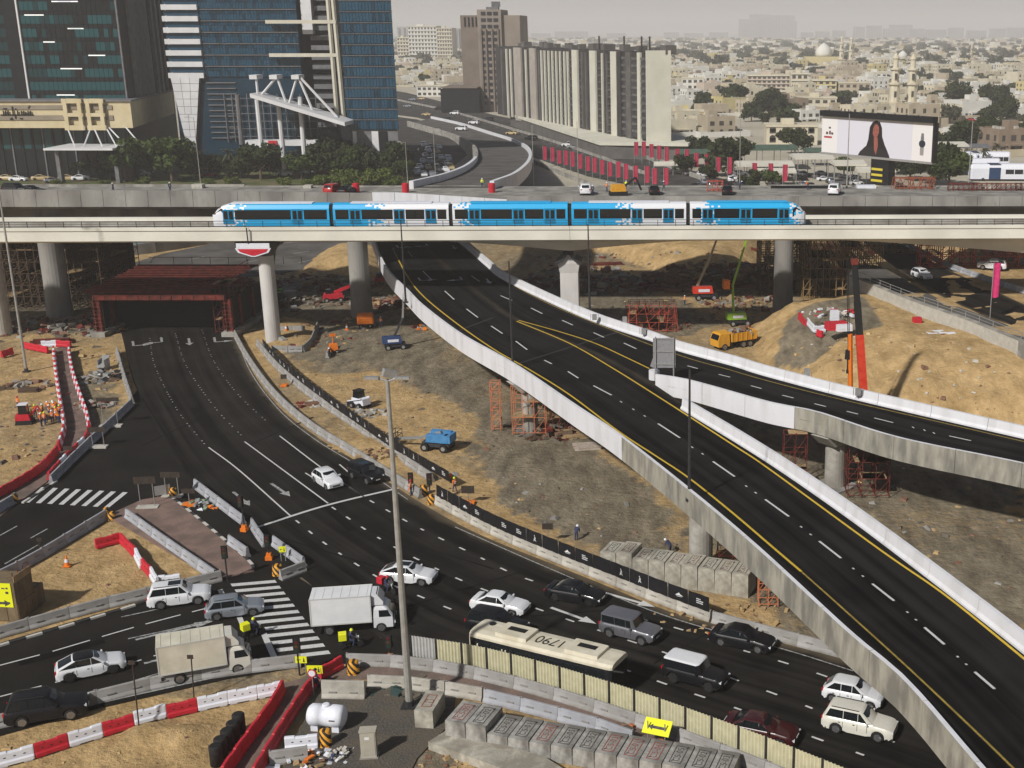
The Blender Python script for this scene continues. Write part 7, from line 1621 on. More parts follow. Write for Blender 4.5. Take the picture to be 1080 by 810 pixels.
# lower storeys, struts and canopy
mb=MB(); mb.box(pa,V(136,150,398).x,398,399,0,z_pb); mb.build('lobby_glass',G_BLK,TW,world=True)
for i in range(14): 
    a=V(-20+i*11,150,397.9).x; mb=MB(); mb.box(a-.2,a+.2,397.6,397.98,0,z_pb); mb.build('mullion',M_TGREY if i%3==0 else M_TDARK,TW,world=True)
    mb=MB(); mb.box(a+.5,a+2.7,397.8,397.99,z_pb-7,z_pb-1); mb.build('window',G_TEALD if i%2 else G_TEAL,TW,world=True)
zc_=V(90,156,385).z
mb=MB(); mb.box(V(54,156,385).x,V(126,156,385).x,380,397,zc_-.3,zc_+.3); mb.build('canopy',M_TWHITE,TW,world=True)
for a,b in ((72,79),(97,88),(100,108),(113,123),(116,134),(134,150)):
    mb=MB(); t0=V(b if b>a else a,153,384); mb.tube((V(b,153,386).x,386,zc_+.2),(V(a if a!=97 else 97,137,392).x,391.5,z_pb+.2),.22,5); mb.build('strut',M_TWHITE,TW,world=True)
for q in (61,122): mb=MB(); mb.box(V(q-2,160,386).x,V(q+2,160,386).x,385,387,0,zc_-.3); mb.build('column',M_TGREY,TW,world=True)
# second tower
YB2=412.0
T2=thing('glass_tower','blue glass tower with white fins, white tapered leg and slanted canopy','tower',(V(295,150,YB2).x,YB2,0))
def X2(px,py=80): return V(px,py,YB2).x
def Z2(py,px=300): return V(px,py,YB2).z
xa,xm,xr1,xr2=X2(176,60),X2(214,60),X2(316,60),X2(350,60)
mb=MB(); mb.box(xa+1,xr1,YB2+1,YB2+40,Z2(168),HT+7); mb.build('core',G_BLUED,T2,world=True)
mb=MB(); mb.box(xr1,xr2+8,YB2+5,YB2+40,0,HT+7); mb.build('dark_core',M_TDARK,T2,world=True)
fh=V(300,40,YB2).z-V(300,52,YB2).z
zt0=Z2(82); k=0; z=zt0
while z<HT+6:
    mb=MB(); n=34; w=(xr1-xm)/n; rs=random.Random(k)
    for i in range(n): mb.box(xm+i*w+.04,xm+(i+1)*w-.04,YB2+.55,YB2+1,z+.35,z+fh*.60,0 if rs.random()<.82 else 1); mb.box(xm+i*w+.04,xm+(i+1)*w-.04,YB2+.6,YB2+1,z+fh*.63,z+fh-.1,1 if rs.random()<.7 else 0)
    mb.build('window_band',[G_BLUE,G_BLUED],T2,world=True)
    mb=MB(); mb.box(xm,xr1,YB2+.2,YB2+1,z+fh-.06,z+fh+.18); mb.build('light_fin',M_TGREY,T2,world=True)
    mb=MB(); mb.box(xa,xm-.2,YB2-.6,YB2+1,z-.1,z+1.55); mb.build('white_fin',M_TWHITE,T2,world=True)
    mb=MB(); mb.box(xa+.3,xm-.2,YB2+.5,YB2+1,z+1.7,z+fh-.2); mb.build('window_band',G_BLUE,T2,world=True)
    z+=fh; k+=1
# darker storeys below with open lattice
z=zt0-fh*.5
while z>Z2(150):
    mb=MB(); mb.box(xm,X2(250,110),YB2+.4,YB2+1,z,z+.3); mb.build('light_fin',M_TGREY,T2,world=True); z-=fh*.5
for i in range(13): a=X2(238+i*8,120); mb=MB(); mb.box(a-.12,a+.12,YB2-.2,YB2+.3,Z2(150),Z2(99)); mb.build('lattice_bar',M_TGREY,T2,world=True)
for i in range(6): zz=Z2(104+i*8); mb=MB(); mb.box(X2(236),X2(330),YB2-.3,YB2-.22,zz,zz+.18); mb.build('lattice_bar',M_TGREY,T2,world=True)
# white tapered leg of tiles
zt_,zb_=Z2(80),Z2(168); q=[X2(180,80),X2(211,80),X2(206.5,168),X2(201,168)]
def lerp(a,b,t): return a+(b-a)*t
nr=11
mb=MB(); mb.add([(q[3]+.1,YB2-.5,zb_),(q[2]-.1,YB2-.5,zb_),(q[1]-.1,YB2-.5,zt_),(q[0]+.1,YB2-.5,zt_),(q[3],YB2+6,zb_),(q[2],YB2+6,zb_),(q[1],YB2+6,zt_),(q[0],YB2+6,zt_)],[(0,1,2,3),(5,4,7,6),(1,5,6,2),(4,0,3,7),(3,2,6,7),(0,4,5,1)]); leg=mb.build('tapered_leg',M_TGREY,T2,world=True)
for r in range(nr):
    t0,t1=r/nr,(r+1)/nr; la,lb=lerp(q[0],q[3],t0),lerp(q[0],q[3],t1); ra,rb=lerp(q[1],q[2],t0),lerp(q[1],q[2],t1); za,zb2=lerp(zt_,zb_,t0),lerp(zt_,zb_,t1); nc=3 if r<5 else (2 if r<8 else 1)
    for c in range(nc):
        f=lambda L_,R_,u: L_+(R_-L_)*u
        mb=MB(); mb.add([(f(lb,rb,c/nc)+.06,YB2-.62,zb2+.06),(f(lb,rb,(c+1)/nc)-.06,YB2-.62,zb2+.06),(f(la,ra,(c+1)/nc)-.06,YB2-.62,za-.06),(f(la,ra,c/nc)+.06,YB2-.62,za-.06),(f(lb,rb,c/nc)+.06,YB2-.505,zb2+.06),(f(lb,rb,(c+1)/nc)-.06,YB2-.505,zb2+.06),(f(la,ra,(c+1)/nc)-.06,YB2-.505,za-.06),(f(la,ra,c/nc)+.06,YB2-.505,za-.06)],[(0,1,2,3),(3,2,6,7),(1,5,6,2),(4,0,3,7),(0,4,5,1)])
        o=mb.build('tile',M_TWHITE,leg); 
        if o: o.data.transform(parent_world(leg).inverted())
# recess with louvres and cream column
for i in range(22): z=Z2(135)+i*3.1; mb=MB(); mb.box(X2(325,60),X2(346,60),YB2+4,YB2+5,z,z+1.5); mb.build('louvre',M_TGREY,T2,world=True)
mb=MB(); mb.box(X2(316,20),X2(327,20),YB2+2,YB2+4.9,Z2(36),HT+7); mb.build('white_shaft',M_TWHITE,T2,world=True)
zc1,zc0=HT+2,Z2(130)
for d0,d1 in ((346,357),(351,364)):
    mb=MB(); a,b=X2(d0,10),X2(d1,125); mb.tube((a+.5,YB2-1.5,HT+7),(b,YB2-1.5,Z2(128)),.75,6); mb.build('cream_column',M_TCREAM if False else mat('cream_steel',(.55,.52,.42),(.62,.59,.49),.4,.6),T2,world=True)
for a,b,y in ((282,356,23),(286,358,58)): mb=MB(); mb.box(X2(a,y),X2(b,y),YB2-2.2,YB2-1,Z2(y)-.55,Z2(y)+.55); mb.build('cross_arm',MATS['cream_steel'],T2,world=True)
# right block
yR=404.0; xR0,xR1=V(361,60,yR).x,V(418,100,yR).x; zR=V(390,137,yR).z
xb3=V(414,100,yR+35).x; mb=MB(); mb.prism([(xR0,yR+.6),(xR1,yR+.6),(xb3,yR+35),(xR0,yR+35)],zR,HT+6); mb.build('right_block',G_BLUED,T2,world=True)
z=zR; k=0
while z<HT+5:
    mb=MB(); n=16; w=(xR1-xR0)/n; rs=random.Random(k+50)
    for i in range(n): mb.box(xR0+i*w+.04,xR0+(i+1)*w-.04,yR+.3,yR+.6,z+.2,z+3.0,1 if rs.random()<.25 else 0)
    mb.build('window_band',[G_BLUE,G_BLUED],T2,world=True); mb=MB(); mb.box(xR0-.1,xR1+.1,yR,yR+.6,z+3.1,z+3.28); mb.build('light_fin',M_TGREY,T2,world=True); z+=3.35; k+=1
mb=MB(); mb.prism([(xR0+1,yR+1),(xR1-.5,yR+1),(xb3,yR+30),(xR0+1,yR+30)],0,zR-.002); mb.build('base_block',M_TGREY,T2,world=True)
for a,b in ((372,376),(392,399),(400,408)): mb=MB(); mb.box(V(a,150,yR).x,V(b,150,yR).x,yR+.6,yR+.98,2,zR-.5); mb.build('base_panel',M_TWHITE if a!=400 else M_TDARK,T2,world=True)
# slanted canopy with struts
yC=397.0; A_=V(268,100,yC); B_=V(367,130,yC); d=(B_-A_); mb=MB(); mb.sweep([[p+Vector((0,-4,-.6)),p+Vector((0,-4,.6)),p+Vector((0,8,.6)),p+Vector((0,8,-.6))] for p in (A_,B_)]); mb.build('slanted_canopy',M_TWHITE,T2,world=True)
for a,b in (((270,81),(272,101)),((292,81),(275,101)),((292,81),(302,109)),((313,82),(305,109)),((315,82),(330,117)),((317,82),(356,124))):
    mb=MB(); mb.tube(V(a[0],a[1],yC+2),V(b[0],b[1],yC+2),.42,6); mb.build('canopy_strut',M_TWHITE,T2,world=True)
for a in (270,291,314): p=V(a,81,yC+4); mb=MB(); mb.obox(p,(2.4,6,1.3)); mb.build('strut_bracket',M_TWHITE,T2,world=True)
for a,b,t_ in ((250,257,100),(271,278,105),(293,300,103),(316,322,102)): mb=MB(); mb.tube(V(a,t_,yC+4),V(b,178,yC+4),.75,8); mb.build('slanted_column',M_TWHITE if a!=250 else M_TGREY,T2,world=True)
mb=MB(); mb.box(V(254,151,yC).x,V(329,151,yC).x,yC+4,yC+8,V(290,155,yC).z,V(290,149,yC).z); mb.build('entrance_band',M_TWHITE,T2,world=True)
mb=MB(); mb.box(V(279,151,yC).x,V(288,151,yC).x,yC+3.6,yC+3.98,V(290,155,yC).z+.1,V(290,149,yC).z-.1); mb.build('red_sign',M_RED,T2,world=True)
# ------------------------------------------------------------------ long slab block and brown tower
A0=G(682,149.5,6); A0.z=0
def plan(px,a,b):
    """where the vertical plane through ground points a,b is met by photo column px"""
    d=ray(px,100); v=b-a; den=v.x*d.y-v.y*d.x; t=(a.y*d.x-a.x*d.y)/den if abs(den)>1e-9 else 0
    return a+v*t
B0=G(525,118,6); B0.z=0; LBz=V(707,55,A0.y).z
LB=thing('apartment_slab','long slab block with cream end wall and rows of dark and cream vertical fins','building',A0)
E0=Vector((V(707,100,A0.y+1.5).x,A0.y+1.5,0)); nrm=Vector((E0.x-A0.x,E0.y-A0.y,0)); fdir=(B0-A0).normalized(); depth=Vector((-fdir.y,fdir.x,0)); 
if depth.x<0: depth=-depth
M_SLABC=mat('slab_cream',(.60,.58,.48),(.68,.66,.56),.15,.85); M_SLABB=mat('slab_brown',(.035,.032,.033),(.06,.055,.055),.2,.85); M_SLABG=mat('slab_grey',(.10,.092,.085),(.15,.14,.13),.2,.85); M_WIN=mat('far_window',(.02,.022,.028),(.04,.042,.05),.6,.3)
ends=[A0,B0,B0+depth*18,A0+nrm]
mb=MB(); mb.prism([(p.x,p.y) for p in ends],5,LBz); mb.build('core',M_SLABB,LB,world=True)
def fbox(px0,px1,out,z0,z1,nm,m,inn=.3):
    a,b=plan(px0,A0,B0),plan(px1,A0,B0); o=-depth*out; i=depth*inn; mb=MB(); mb.prism([(a+i)[:2],(b+i)[:2],(b+o)[:2],(a+o)[:2]],z0,z1); return mb.build(nm,m,LB,world=True)
mb=MB(); mb.prism([(A0-nrm*.02-fdir*.4)[:2],(A0+nrm*1.01-fdir*.4)[:2],(A0+nrm*1.01+fdir*.0)[:2],(A0-nrm*.02)[:2]],4,LBz+.6); mb.build('end_wall',M_SLABC,LB,world=True)
for a,b,m,o in ((674,677,M_SLABC,.8),(646,652,M_SLABC,.8),(624,630,M_SLABC,.8),(605.5,611,M_SLABC,.8),(561,567,mat('slab_pinkish',(.36,.32,.28),(.43,.39,.34),.2),.8),(544.5,552,mat('slab_pinkish',(.36,.32,.28)),.8),(653,657,M_SLABB,1.0),(662,667,M_SLABG,.8)): fbox(a,b,o,4,LBz-.2,'cream_fin' if m is M_SLABC else 'fin',m)
for a in (641,636,619,615,600,596.5,592,588,584,580,576,572.5,570,556,540,536,531): fbox(a,a+.9,.7,5,LBz-1,'fin',M_SLABG if int(a)%4 else M_SLABC)
nf=11
for j in range(nf):
    z=7+j*(LBz-9)/nf
    for a,b in ((657.5,661.5),(668,673.5),(677.5,681.5)): fbox(a,b,.5,z,z+1.6,'window',M_WIN); fbox(a,b,.7,z+1.75,z+2.7,'balcony',M_SLABG)
    for a,b in ((631,635),(612,614.5),(642,645.5),(601.5,604.5),(593.5,595.5),(585.5,587.5),(577.5,579.5)): fbox(a,b,.5,z,z+.5,'balcony',M_SLABG)
mb=MB(); rs=random.Random(5)
for i in range(26):
    t=i/26; p=A0.lerp(B0,t)+depth*rs.uniform(4,12); mb.obox((p.x,p.y,LBz+.8),(rs.uniform(2,6),rs.uniform(2,5),rs.uniform(1,3.4)),math.atan2(fdir.y,fdir.x))
mb.build('roof_plant',M_SLABG,LB,world=True); 
for t in (.03,.07,.16,.3): p=A0.lerp(B0,t)+depth*4; mb=MB(); mb.tube((p.x,p.y,LBz),(p.x,p.y,LBz+5.5),.35,5); mb.build('mast',M_SLABB,LB,world=True)
pl=[G(634,150.3,6),G(538,119.6,6),G(538,119.6,6)+depth*26,G(720,150,6)+Vector((2,14,0)),G(720,151,6)]
mb=MB(); mb.prism([(p.x,p.y) for p in pl],0,5); mb.build('podium',M_SLABG,LB,world=True); mb=MB(); mb.prism([(p.x,p.y) for p in [pl[0]-depth*.6,pl[1]-depth*.6,pl[2],pl[3]+Vector((3,0,0)),pl[4]+Vector((2,-2,0))]],5,6.1); mb.build('podium_roof',M_SLABC,LB,world=True)
YW=735.0; BT=thing('brown_tower','dark brown concrete tower with stepped top at the far end of the slab block','tower',G(515,118))
M_BT=mat('brown_concrete',(.17,.135,.11),(.23,.185,.155),.1,.85); M_BT2=mat('brown_concrete_pale',(.24,.20,.165),(.30,.25,.21),.1,.85)
def wb(px0,px1,yt,dz,m,nm,par,Y=YW,dep=30,zb=0,ya=0):
    a,b=V(px0,60,Y).x,V(px1,60,Y).x; mb=MB(); mb.box(a,b,Y+dz,Y+dep,zb,V(px0,yt,Y).z); return mb.build(nm,m,par,world=True)
wb(486,505,16,4,M_BT,'wing',BT); wb(505,530,10,0,M_BT2,'shaft',BT); wb(530,549,16,2,M_BT2,'wing',BT,dep=40); wb(466,506,93,-10,M_TDARK,'low_block',BT); wb(467,505,91,-11,M_BT,'low_roof',BT,zb=V(470,93,YW-10).z)
mb=MB(); mb.obox((V(517,8,YW).x,YW+10,V(517,9,YW).z),(7,6,2)); mb.obox((V(517,8,YW).x+2,YW+9,V(517,8,YW).z+2),(5,1,3),.4); mb.build('roof_plant',M_TGREY,BT,world=True)
for q in (490,494,498,502): wb(q,q+1.6,18,3.6,M_TDARK,'slot',BT,dep=6,zb=V(q,28,YW).z)
for j in range(15):
    z=4+j*3.6
    for q in (509,515.5,522): a=V(q,60,YW).x; mb=MB(); mb.box(a,a+2.6,YW-.3,YW+.1,z,z+1.9); mb.build('window',M_WIN,BT,world=True)
for q in (507.5,512.5,519,525.5): a=V(q,60,YW).x; mb=MB(); mb.box(a,a+.9,YW-1,YW-.32,0,V(q,30,YW).z); mb.build('fin',M_BT,BT,world=True)
# ------------------------------------------------------------------ roads behind the bridge
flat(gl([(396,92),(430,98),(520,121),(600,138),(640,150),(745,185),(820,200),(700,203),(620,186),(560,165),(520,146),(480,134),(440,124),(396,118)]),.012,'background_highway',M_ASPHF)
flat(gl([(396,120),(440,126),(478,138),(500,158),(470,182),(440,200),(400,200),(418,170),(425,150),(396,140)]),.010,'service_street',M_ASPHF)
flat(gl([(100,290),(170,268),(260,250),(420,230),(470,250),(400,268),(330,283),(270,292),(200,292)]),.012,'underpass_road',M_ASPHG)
M_STRIPEF=mat('faint_line',(.3,.3,.29)); LM=MB()
for pts in ([(404,99),(470,113),(560,135),(640,157),(740,190)],[(404,105),(470,120),(540,139),(620,164),(700,192)],[(150,284),(230,268),(330,252)],[(210,287),(290,271),(390,255)],[(270,287),(340,272),(420,258)]):
    P=smooth([G(x,y,0) for x,y in pts],step=4); 
    for p in P: p.z=.03
    for i in range(0,len(P)-1,3): L_,R_=ribbon(P[i:i+2],.35); LM.strip(L_,R_)
LM.build('far_lane_markings',M_STRIPEF,None,world=True,kind='structure')
flat(gl([(96,266),(96,257),(190,250),(160,262),(120,268)]),.05,'pool_water',mat('pool_blue',(.04,.16,.25),None,1,.2))
def wallrun(pts,h,th,label,m,step=5,name='barrier_wall',cat='wall',z=0.0,part='wall_panel'):
    P=resample(smooth([G(x,y,z) for x,y in pts],step=2),step=step); t=thing(name,label,cat,P[0])
    for a,b in zip(P[:-1],P[1:]):
        d=b-a; M=Matrix.Translation(a-P[0])@Matrix.Rotation(math.atan2(d.y,d.x),4,'Z'); mb=MB(); mb.box(.04,d.length-.04,-th/2,th/2,-.1,h); mb.xf(M); mb.build(part,m,t)
    return t
wallrun([(404,103),(470,117),(540,137),(610,159),(680,184)],1.1,.5,'low pale wall along the middle of the far highway',M_CONC_M,9); wallrun([(545,128),(600,141),(650,156),(745,192)],1.4,.5,'pale wall on the far side of the highway beside the slab block',M_CONC_M,9)
wallrun([(100,272),(150,268),(230,256),(330,246)],2.2,.6,'dark planted wall beyond the underpass beside the blue pool',M_CONC_D,6)
wallrun([(562,172),(600,188),(640,203)],1.3,.5,'concrete parapet left of the row of flags',M_CONC_M,7)
# curved new ramp beyond the bridge
hr=lambda Y: max(1.5,zdk+.3-max(0,Y-222)*.060)
CL_L=[(434,198),(470,189),(494,178),(503,166),(497,154),(478,144),(455,137),(430,130)]; CL_R=[(519,198),(545,187),(559,171),(556,158),(540,149),(518,142),(486,132),(455,125)]
cl_=resample(smooth([GH(x,y,hr) for x,y in CL_L],step=2),n=60); cr_=resample(smooth([GH(x,y,hr) for x,y in CL_R],step=2),n=60)
CR=thing('curved_ramp','new curved asphalt ramp bending away behind the old bridge','flyover',cl_[20])
o=uvstrip(cl_,cr_,'road_surface',M_ASPHG); lc=o.location.copy(); o.parent=CR; o.location=parent_world(CR).inverted()@lc
rows=[[a+Vector((0,0,-.05)),Vector((a.x,a.y,a.z-1.4)),Vector((b.x,b.y,b.z-1.4)),b+Vector((0,0,-.05))] for a,b in zip(cl_,cr_)]; mb=MB(); mb.sweep(rows); mb.build('deck_slab',M_CONC_D,CR,world=True)
for P,s,m in ((cl_,1,M_CONC_M),(cr_,-1,M_WHITE)):
    for i in range(0,58,3):
        seg=P[i:i+4]; o1,o2=off(seg,.0),off(seg,.0); L_,R_=ribbon(seg,.8); mb=MB(); mb.sweep([[Vector((a.x,a.y,(-.05 if (s>0 and i>15) else c.z-1.6))),Vector((a.x,a.y,c.z+1.2)),Vector((b.x,b.y,c.z+1.2)),Vector((b.x,b.y,(-.05 if (s>0 and i>15) else c.z-1.6)))] for a,b,c in zip(L_,R_,seg)]); mb.build('parapet_panel',M_WHITE if i<14 else m,CR,world=True)
for i in (8,20): p=(cl_[i]+cr_[i])/2; mb=MB(); mb.lathe([(1.3,0),(1.3,p.z-1.4)],14,(p.x,p.y,0)); mb.build('column',M_CONC_D,CR,world=True)
# ------------------------------------------------------------------ flags
F1=[(573,176),(581,178),(588,180),(595,182),(602,184),(610,186),(618,188),(625,190),(633,192),(641,194),(650,196),(658,198),(668,200),(680,202),(688,203),(700,204)]
F2=[(669,172),(677,173),(685,174),(693,176),(701,178),(712,180),(722,182),(732,185),(743,187),(755,190),(767,193),(793,198),(810,199),(825,201)]
bn=banner(G(*F1[0]),7.2,'first from left, red banner flag in the long row along the far highway','red banner flags along the far highway',M_PINKD,1.35,4.6,detail=False)
for i,(x,y) in enumerate(F1[1:]): dup(bn,G(x,y),None,ORD[i+1]+' from left, red banner flag in the long row along the far highway',scale=(1,1,random.uniform(.95,1.05)))
bn2=banner(G(*F2[0]),7.6,'first from left, red banner flag in the row before the car park roofs','red banner flags before the car park roofs',M_PINKD,1.4,4.8,detail=False)
for i,(x,y) in enumerate(F2[1:]): dup(bn2,G(x,y),None,ORD[i+1]+' from left, red banner flag in the row before the car park roofs',scale=(1,1,random.uniform(.95,1.08)))
# ------------------------------------------------------------------ billboard
zA=V(867,122,345).z; zB=V(867,160,345).z; a=V(867,140,345); b=V(984,140,317); d=b-a; d.z=0; BL=d.length; rz=math.atan2(d.y,d.x)
BB=thing('billboard','large white billboard showing a dark haired woman and a watch on a dark post','billboard',(a.x,a.y,0),rz)
mb=MB(); mb.box(0,BL,0,1.2,zB,zA); mb.build('panel',mat('billboard_white',(.66,.66,.74),None,1,.5),BB)
mb=MB(); mb.box(-.3,BL+.3,-.9,1.4,zA+.003,zA+1.5); mb.build('catwalk',M_TDARK,BB); mb=MB(); mb.box(BL,BL+.6,-.1,1.5,zB-.3,zA); mb.build('side_frame',M_TDARK,BB); mb=MB(); mb.box(-.3,BL+.3,-.1,1.4,zB-.6,zB-.003); mb.build('lower_frame',M_METAL,BB)
hB=zA-zB
def pr(pts,m,nm,y=-.02):
    mb=MB(); n=len(pts); P=[(BL*u,y,zB+hB*v) for u,v in pts]; mb.poly(P); o=mb.build(nm,m,BB); return o
pr([(.0,0),(.15,0),(.15,1),(0,1)],mat('print_white',(.75,.74,.74)),'print_panel',-.012); pr([(.83,0),(1,0),(1,1),(.83,1)],mat('print_white',(.75,.74,.74)),'print_panel',-.012)
M_HAIR=mat('print_hair',(.012,.008,.008)); M_FACE=mat('print_skin',(.30,.095,.07)); M_COAT=mat('print_coat',(.02,.018,.02))
pr([(.36,0),(.385,.16),(.425,.28),(.44,.45),(.45,.78),(.475,.92),(.505,.97),(.54,.93),(.56,.78),(.565,.55),(.59,.34),(.62,.16),(.63,0)],M_HAIR,'print_hair',-.024)
pr([(.35,0),(.37,.12),(.43,.24),(.47,.26),(.53,.24),(.60,.2),(.63,.1),(.64,0)],M_COAT,'print_coat',-.032); pr([(.478,.62),(.482,.76),(.497,.86),(.515,.87),(.532,.80),(.535,.66),(.522,.55),(.506,.51),(.49,.54)],M_FACE,'print_face',-.036); pr([(.495,.2),(.49,.52),(.525,.52),(.53,.3),(.515,.05)],M_FACE,'print_neck',-.034)
for u in (.493,.518): pr([(u-.006,.71),(u+.006,.71),(u+.006,.725),(u-.006,.725)],M_HAIR,'print_eye',-.04)
pr([(.498,.6),(.518,.6),(.514,.615),(.502,.615)],mat('print_lip',(.3,.02,.03)),'print_mouth',-.04)
M_WATCH=mat('print_watch',(.02,.025,.04)); c=(.915,.45); pr([(c[0]+.028*math.cos(t*.5236),c[1]+.10*math.sin(t*.5236)) for t in range(12)],M_WATCH,'print_watch',-.03)
pr([(.90,.55),(.93,.55),(.925,.72),(.905,.72)],mat('print_strap',(.16,.16,.17)),'print_strap',-.026); pr([(.90,.15),(.93,.15),(.932,.36),(.898,.36)],M_METAL,'print_strap',-.026)
M_LOGO=mat('print_logo',(.10,.03,.04))
for u,v,w,h in ((.075,.66,.02,.05),(.05,.5,.02,.07),(.078,.5,.016,.1),(.10,.5,.02,.06),(.06,.40,.075,.05)): pr([(u-w/2,v),(u+w/2,v),(u+w/2,v+h),(u-w/2,v+h)],M_LOGO if v>.45 else mat('print_red',(.4,.03,.04)),'print_logo',-.028)
mb=MB(); mb.box(BL*.47,BL*.63,.2,3,0,zB-.6); mb.build('post',M_TDARK,BB)
for k in range(5): mb=MB(); mb.box(BL*.48,BL*.58,-.0,.19,4+k*1.5,4.6+k*1.5); mb.build('yellow_band',mat('band_yellow',(.6,.5,.05)),BB)
for k in range(9): mb=MB(); mb.tube((BL*(.1+.1*k),-.4,zA+1.5),(BL*(.1+.1*k),-2.0,zA+2.0),.12,4); mb.build('flood_lamp',M_METAL,BB)
# ------------------------------------------------------------------ trees, palms, shrubs
def leafmat(name,a,b): return mat(name,a,b,.35,.8,spec=.15,lo=.3,hi=.7)
L_DK=leafmat('leaf_dark',(.018,.026,.010),(.050,.062,.022)); L_MD=leafmat('leaf_green',(.030,.050,.012),(.075,.105,.028)); L_BR=leafmat('leaf_bright',(.06,.085,.014),(.13,.155,.035)); L_GY=leafmat('leaf_greyish',(.045,.050,.030),(.085,.088,.05)); M_BARK=mat('bark',(.09,.065,.045),(.15,.11,.08),3,.9); M_GRASS=mat('grass_strip',(.05,.075,.018),(.10,.12,.035),.3,.95,c3=(.14,.12,.06),s3=.12,bump=.4)
def crown_mesh(R_,H_,n,seed,leaf=.55,shape=1.0,lumps=13):
    rs=np.random.RandomState(seed); C=[]
    for i in range(lumps):
        a=rs.rand()*6.28; r=R_*.74*math.sqrt(rs.rand()); C.append((r*math.cos(a),r*math.sin(a),H_*(rs.rand()*.62-.25)*shape,R_*(.22+.30*rs.rand())))
    vs=[];fs=[]
    for i in range(n):
        c=C[rs.randint(lumps)]; d=rs.randn(3); d/=np.linalg.norm(d)+1e-9; rr=c[3]*(.55+.5*rs.rand()); p=np.array(c[:3])+d*rr*np.array((1,1,.8))
        u=rs.randn(3); u/=np.linalg.norm(u); nrm=d+.7*rs.randn(3); v=np.cross(nrm,u); v/=np.linalg.norm(v)+1e-9; s=leaf*(.6+.8*rs.rand()); u*=s; v*=s*.6
        k=len(vs); vs+=[p-u,p+v*.9,p+u,p-v*.9]; fs.append((k,k+1,k+2,k+3))
    me=bpy.data.meshes.new('crown'); me.from_pydata([tuple(v) for v in vs],[],fs); return me
def trunk_mb(h,R_,seed,r=.28):
    rs=random.Random(seed); mb=MB(); mb.tube((0,0,-.3),(.15,.1,h),r,7,0,r*.6)
    for i in range(5):
        a=i*1.26+rs.random(); mb.tube((.12,.08,h*.8),(R_*.5*math.cos(a),R_*.5*math.sin(a),h+rs.uniform(.6,2.0)),r*.45,5,0,r*.15)
    return mb
TP={}
def tree(kind,p,s,label,group=None,rz=None,sz=None):
    if kind not in TP:
        R_,H_,n,leaf,m,th,sh=dict(big=(4.2,5.0,2600,.42,L_MD,3.2,1),dark=(4.5,5.5,2600,.45,L_DK,2.6,1),bush=(2.6,2.6,1300,.30,L_BR,.7,.9),grey=(4.0,4.6,1300,.6,L_GY,2.2,1),small=(3.6,4.4,420,.9,L_DK,2.0,1),smallg=(3.4,3.8,420,.85,L_GY,1.8,1))[kind]
        vs=[]
        for v in range(3):
            me=crown_mesh(R_,H_,n,v*17+len(kind),leaf,sh); me.materials.append(m); vs.append(me)
        TP[kind]=(vs,trunk_mb(th,R_,3).mesh('trunk',M_BARK),th+H_*.28)
    vs,tm,zc=TP[kind]; t=thing('shrub' if kind=='bush' else 'tree',label,'shrub' if kind=='bush' else 'tree',p,random.uniform(0,6.28) if rz is None else rz,group); t.scale=(s*random.uniform(.9,1.15),s*random.uniform(.9,1.15),sz or s)
    for nm,me,z in (('trunk',tm,0),('crown',random.choice(vs),zc)):
        o=bpy.data.objects.new(nm,me); COL.objects.link(o); o.parent=t; o.location=(0,0,z)
    return t
def palm_meshes():
    tr=MB(); tr.path([(0,0,-.2),(.1,.05,2.5),(.25,.1,5),(.3,.1,7)],.22,7)
    fr=MB(); rs=random.Random(4)
    for i in range(26):
        a=i*2.4; el=rs.uniform(-.5,1.1); L_=rs.uniform(2.2,3.0); P=[]
        for k in range(6):
            u=k/5; P.append(Vector((.3+L_*u*math.cos(a)*math.cos(el*(1-u*.4)),.1+L_*u*math.sin(a)*math.cos(el*(1-u*.4)),7+L_*(u*math.sin(el)-.55*u*u))))
        for k in range(5):
            d=(P[k+1]-P[k]); s=Vector((-math.sin(a),math.cos(a),0)); w0,w1=.34*(1-abs(k/5-.4)),.34*(1-abs((k+1)/5-.4))
            fr.add([P[k]-s*w0+Vector((0,0,-.2*w0)),P[k],P[k+1],P[k+1]-s*w1+Vector((0,0,-.2*w1))],[(0,1,2,3)]); fr.add([P[k]+s*w0+Vector((0,0,-.2*w0)),P[k+1]+s*w1+Vector((0,0,-.2*w1)),P[k+1],P[k]],[(0,1,2,3)])
    return tr.mesh('trunk',M_BARK),fr.mesh('fronds',L_GY)
PT_,PF_=palm_meshes()
def palm(p,s,label,group=None):
    t=thing('palm_tree',label,'palm',p,random.uniform(0,6),group); t.scale=(s,s,s)
    for nm,me in (('trunk',PT_),('fronds',PF_)): o=bpy.data.objects.new(nm,me); COL.objects.link(o); o.parent=t
random.seed(12)
grs=flat(gl([(-30,197),(-30,186),(120,184),(300,176),(430,172),(440,197)]),.05,'grass_verge',M_GRASS)
T_=[('big',(134,192),1.55,'leafy green tree left of the white lamp post before the teal tower'),('big',(182,191),1.6,'broad green tree in front of the white tapered leg'),('dark',(95,187),1.0,'dark tree behind the parked taxis'),('dark',(205,190),.9,'low dark tree right of the lamp post'),('big',(40,186),.8,'small green tree beside the taxis at the left edge'),
 ('dark',(275,190),1.35,'rounded dark tree before the slanted columns'),('dark',(252,188),.8,'low dark tree left of the rounded dark tree'),('dark',(342,178),1.5,'dark tree under the low end of the canopy'),('dark',(358,172),1.3,'dark tree beside the cream tower column'),('dark',(378,176),1.2,'dark tree below the blue block'),('dark',(408,188),1.3,'dark tree at the corner of the car queue'),('dark',(424,184),1.0,'dark tree beside the street lamp by the car queue'),('big',(365,188),1.1,'green tree behind the bright shrubs'),('big',(318,190),.9,'green tree between palm and bright shrubs')]
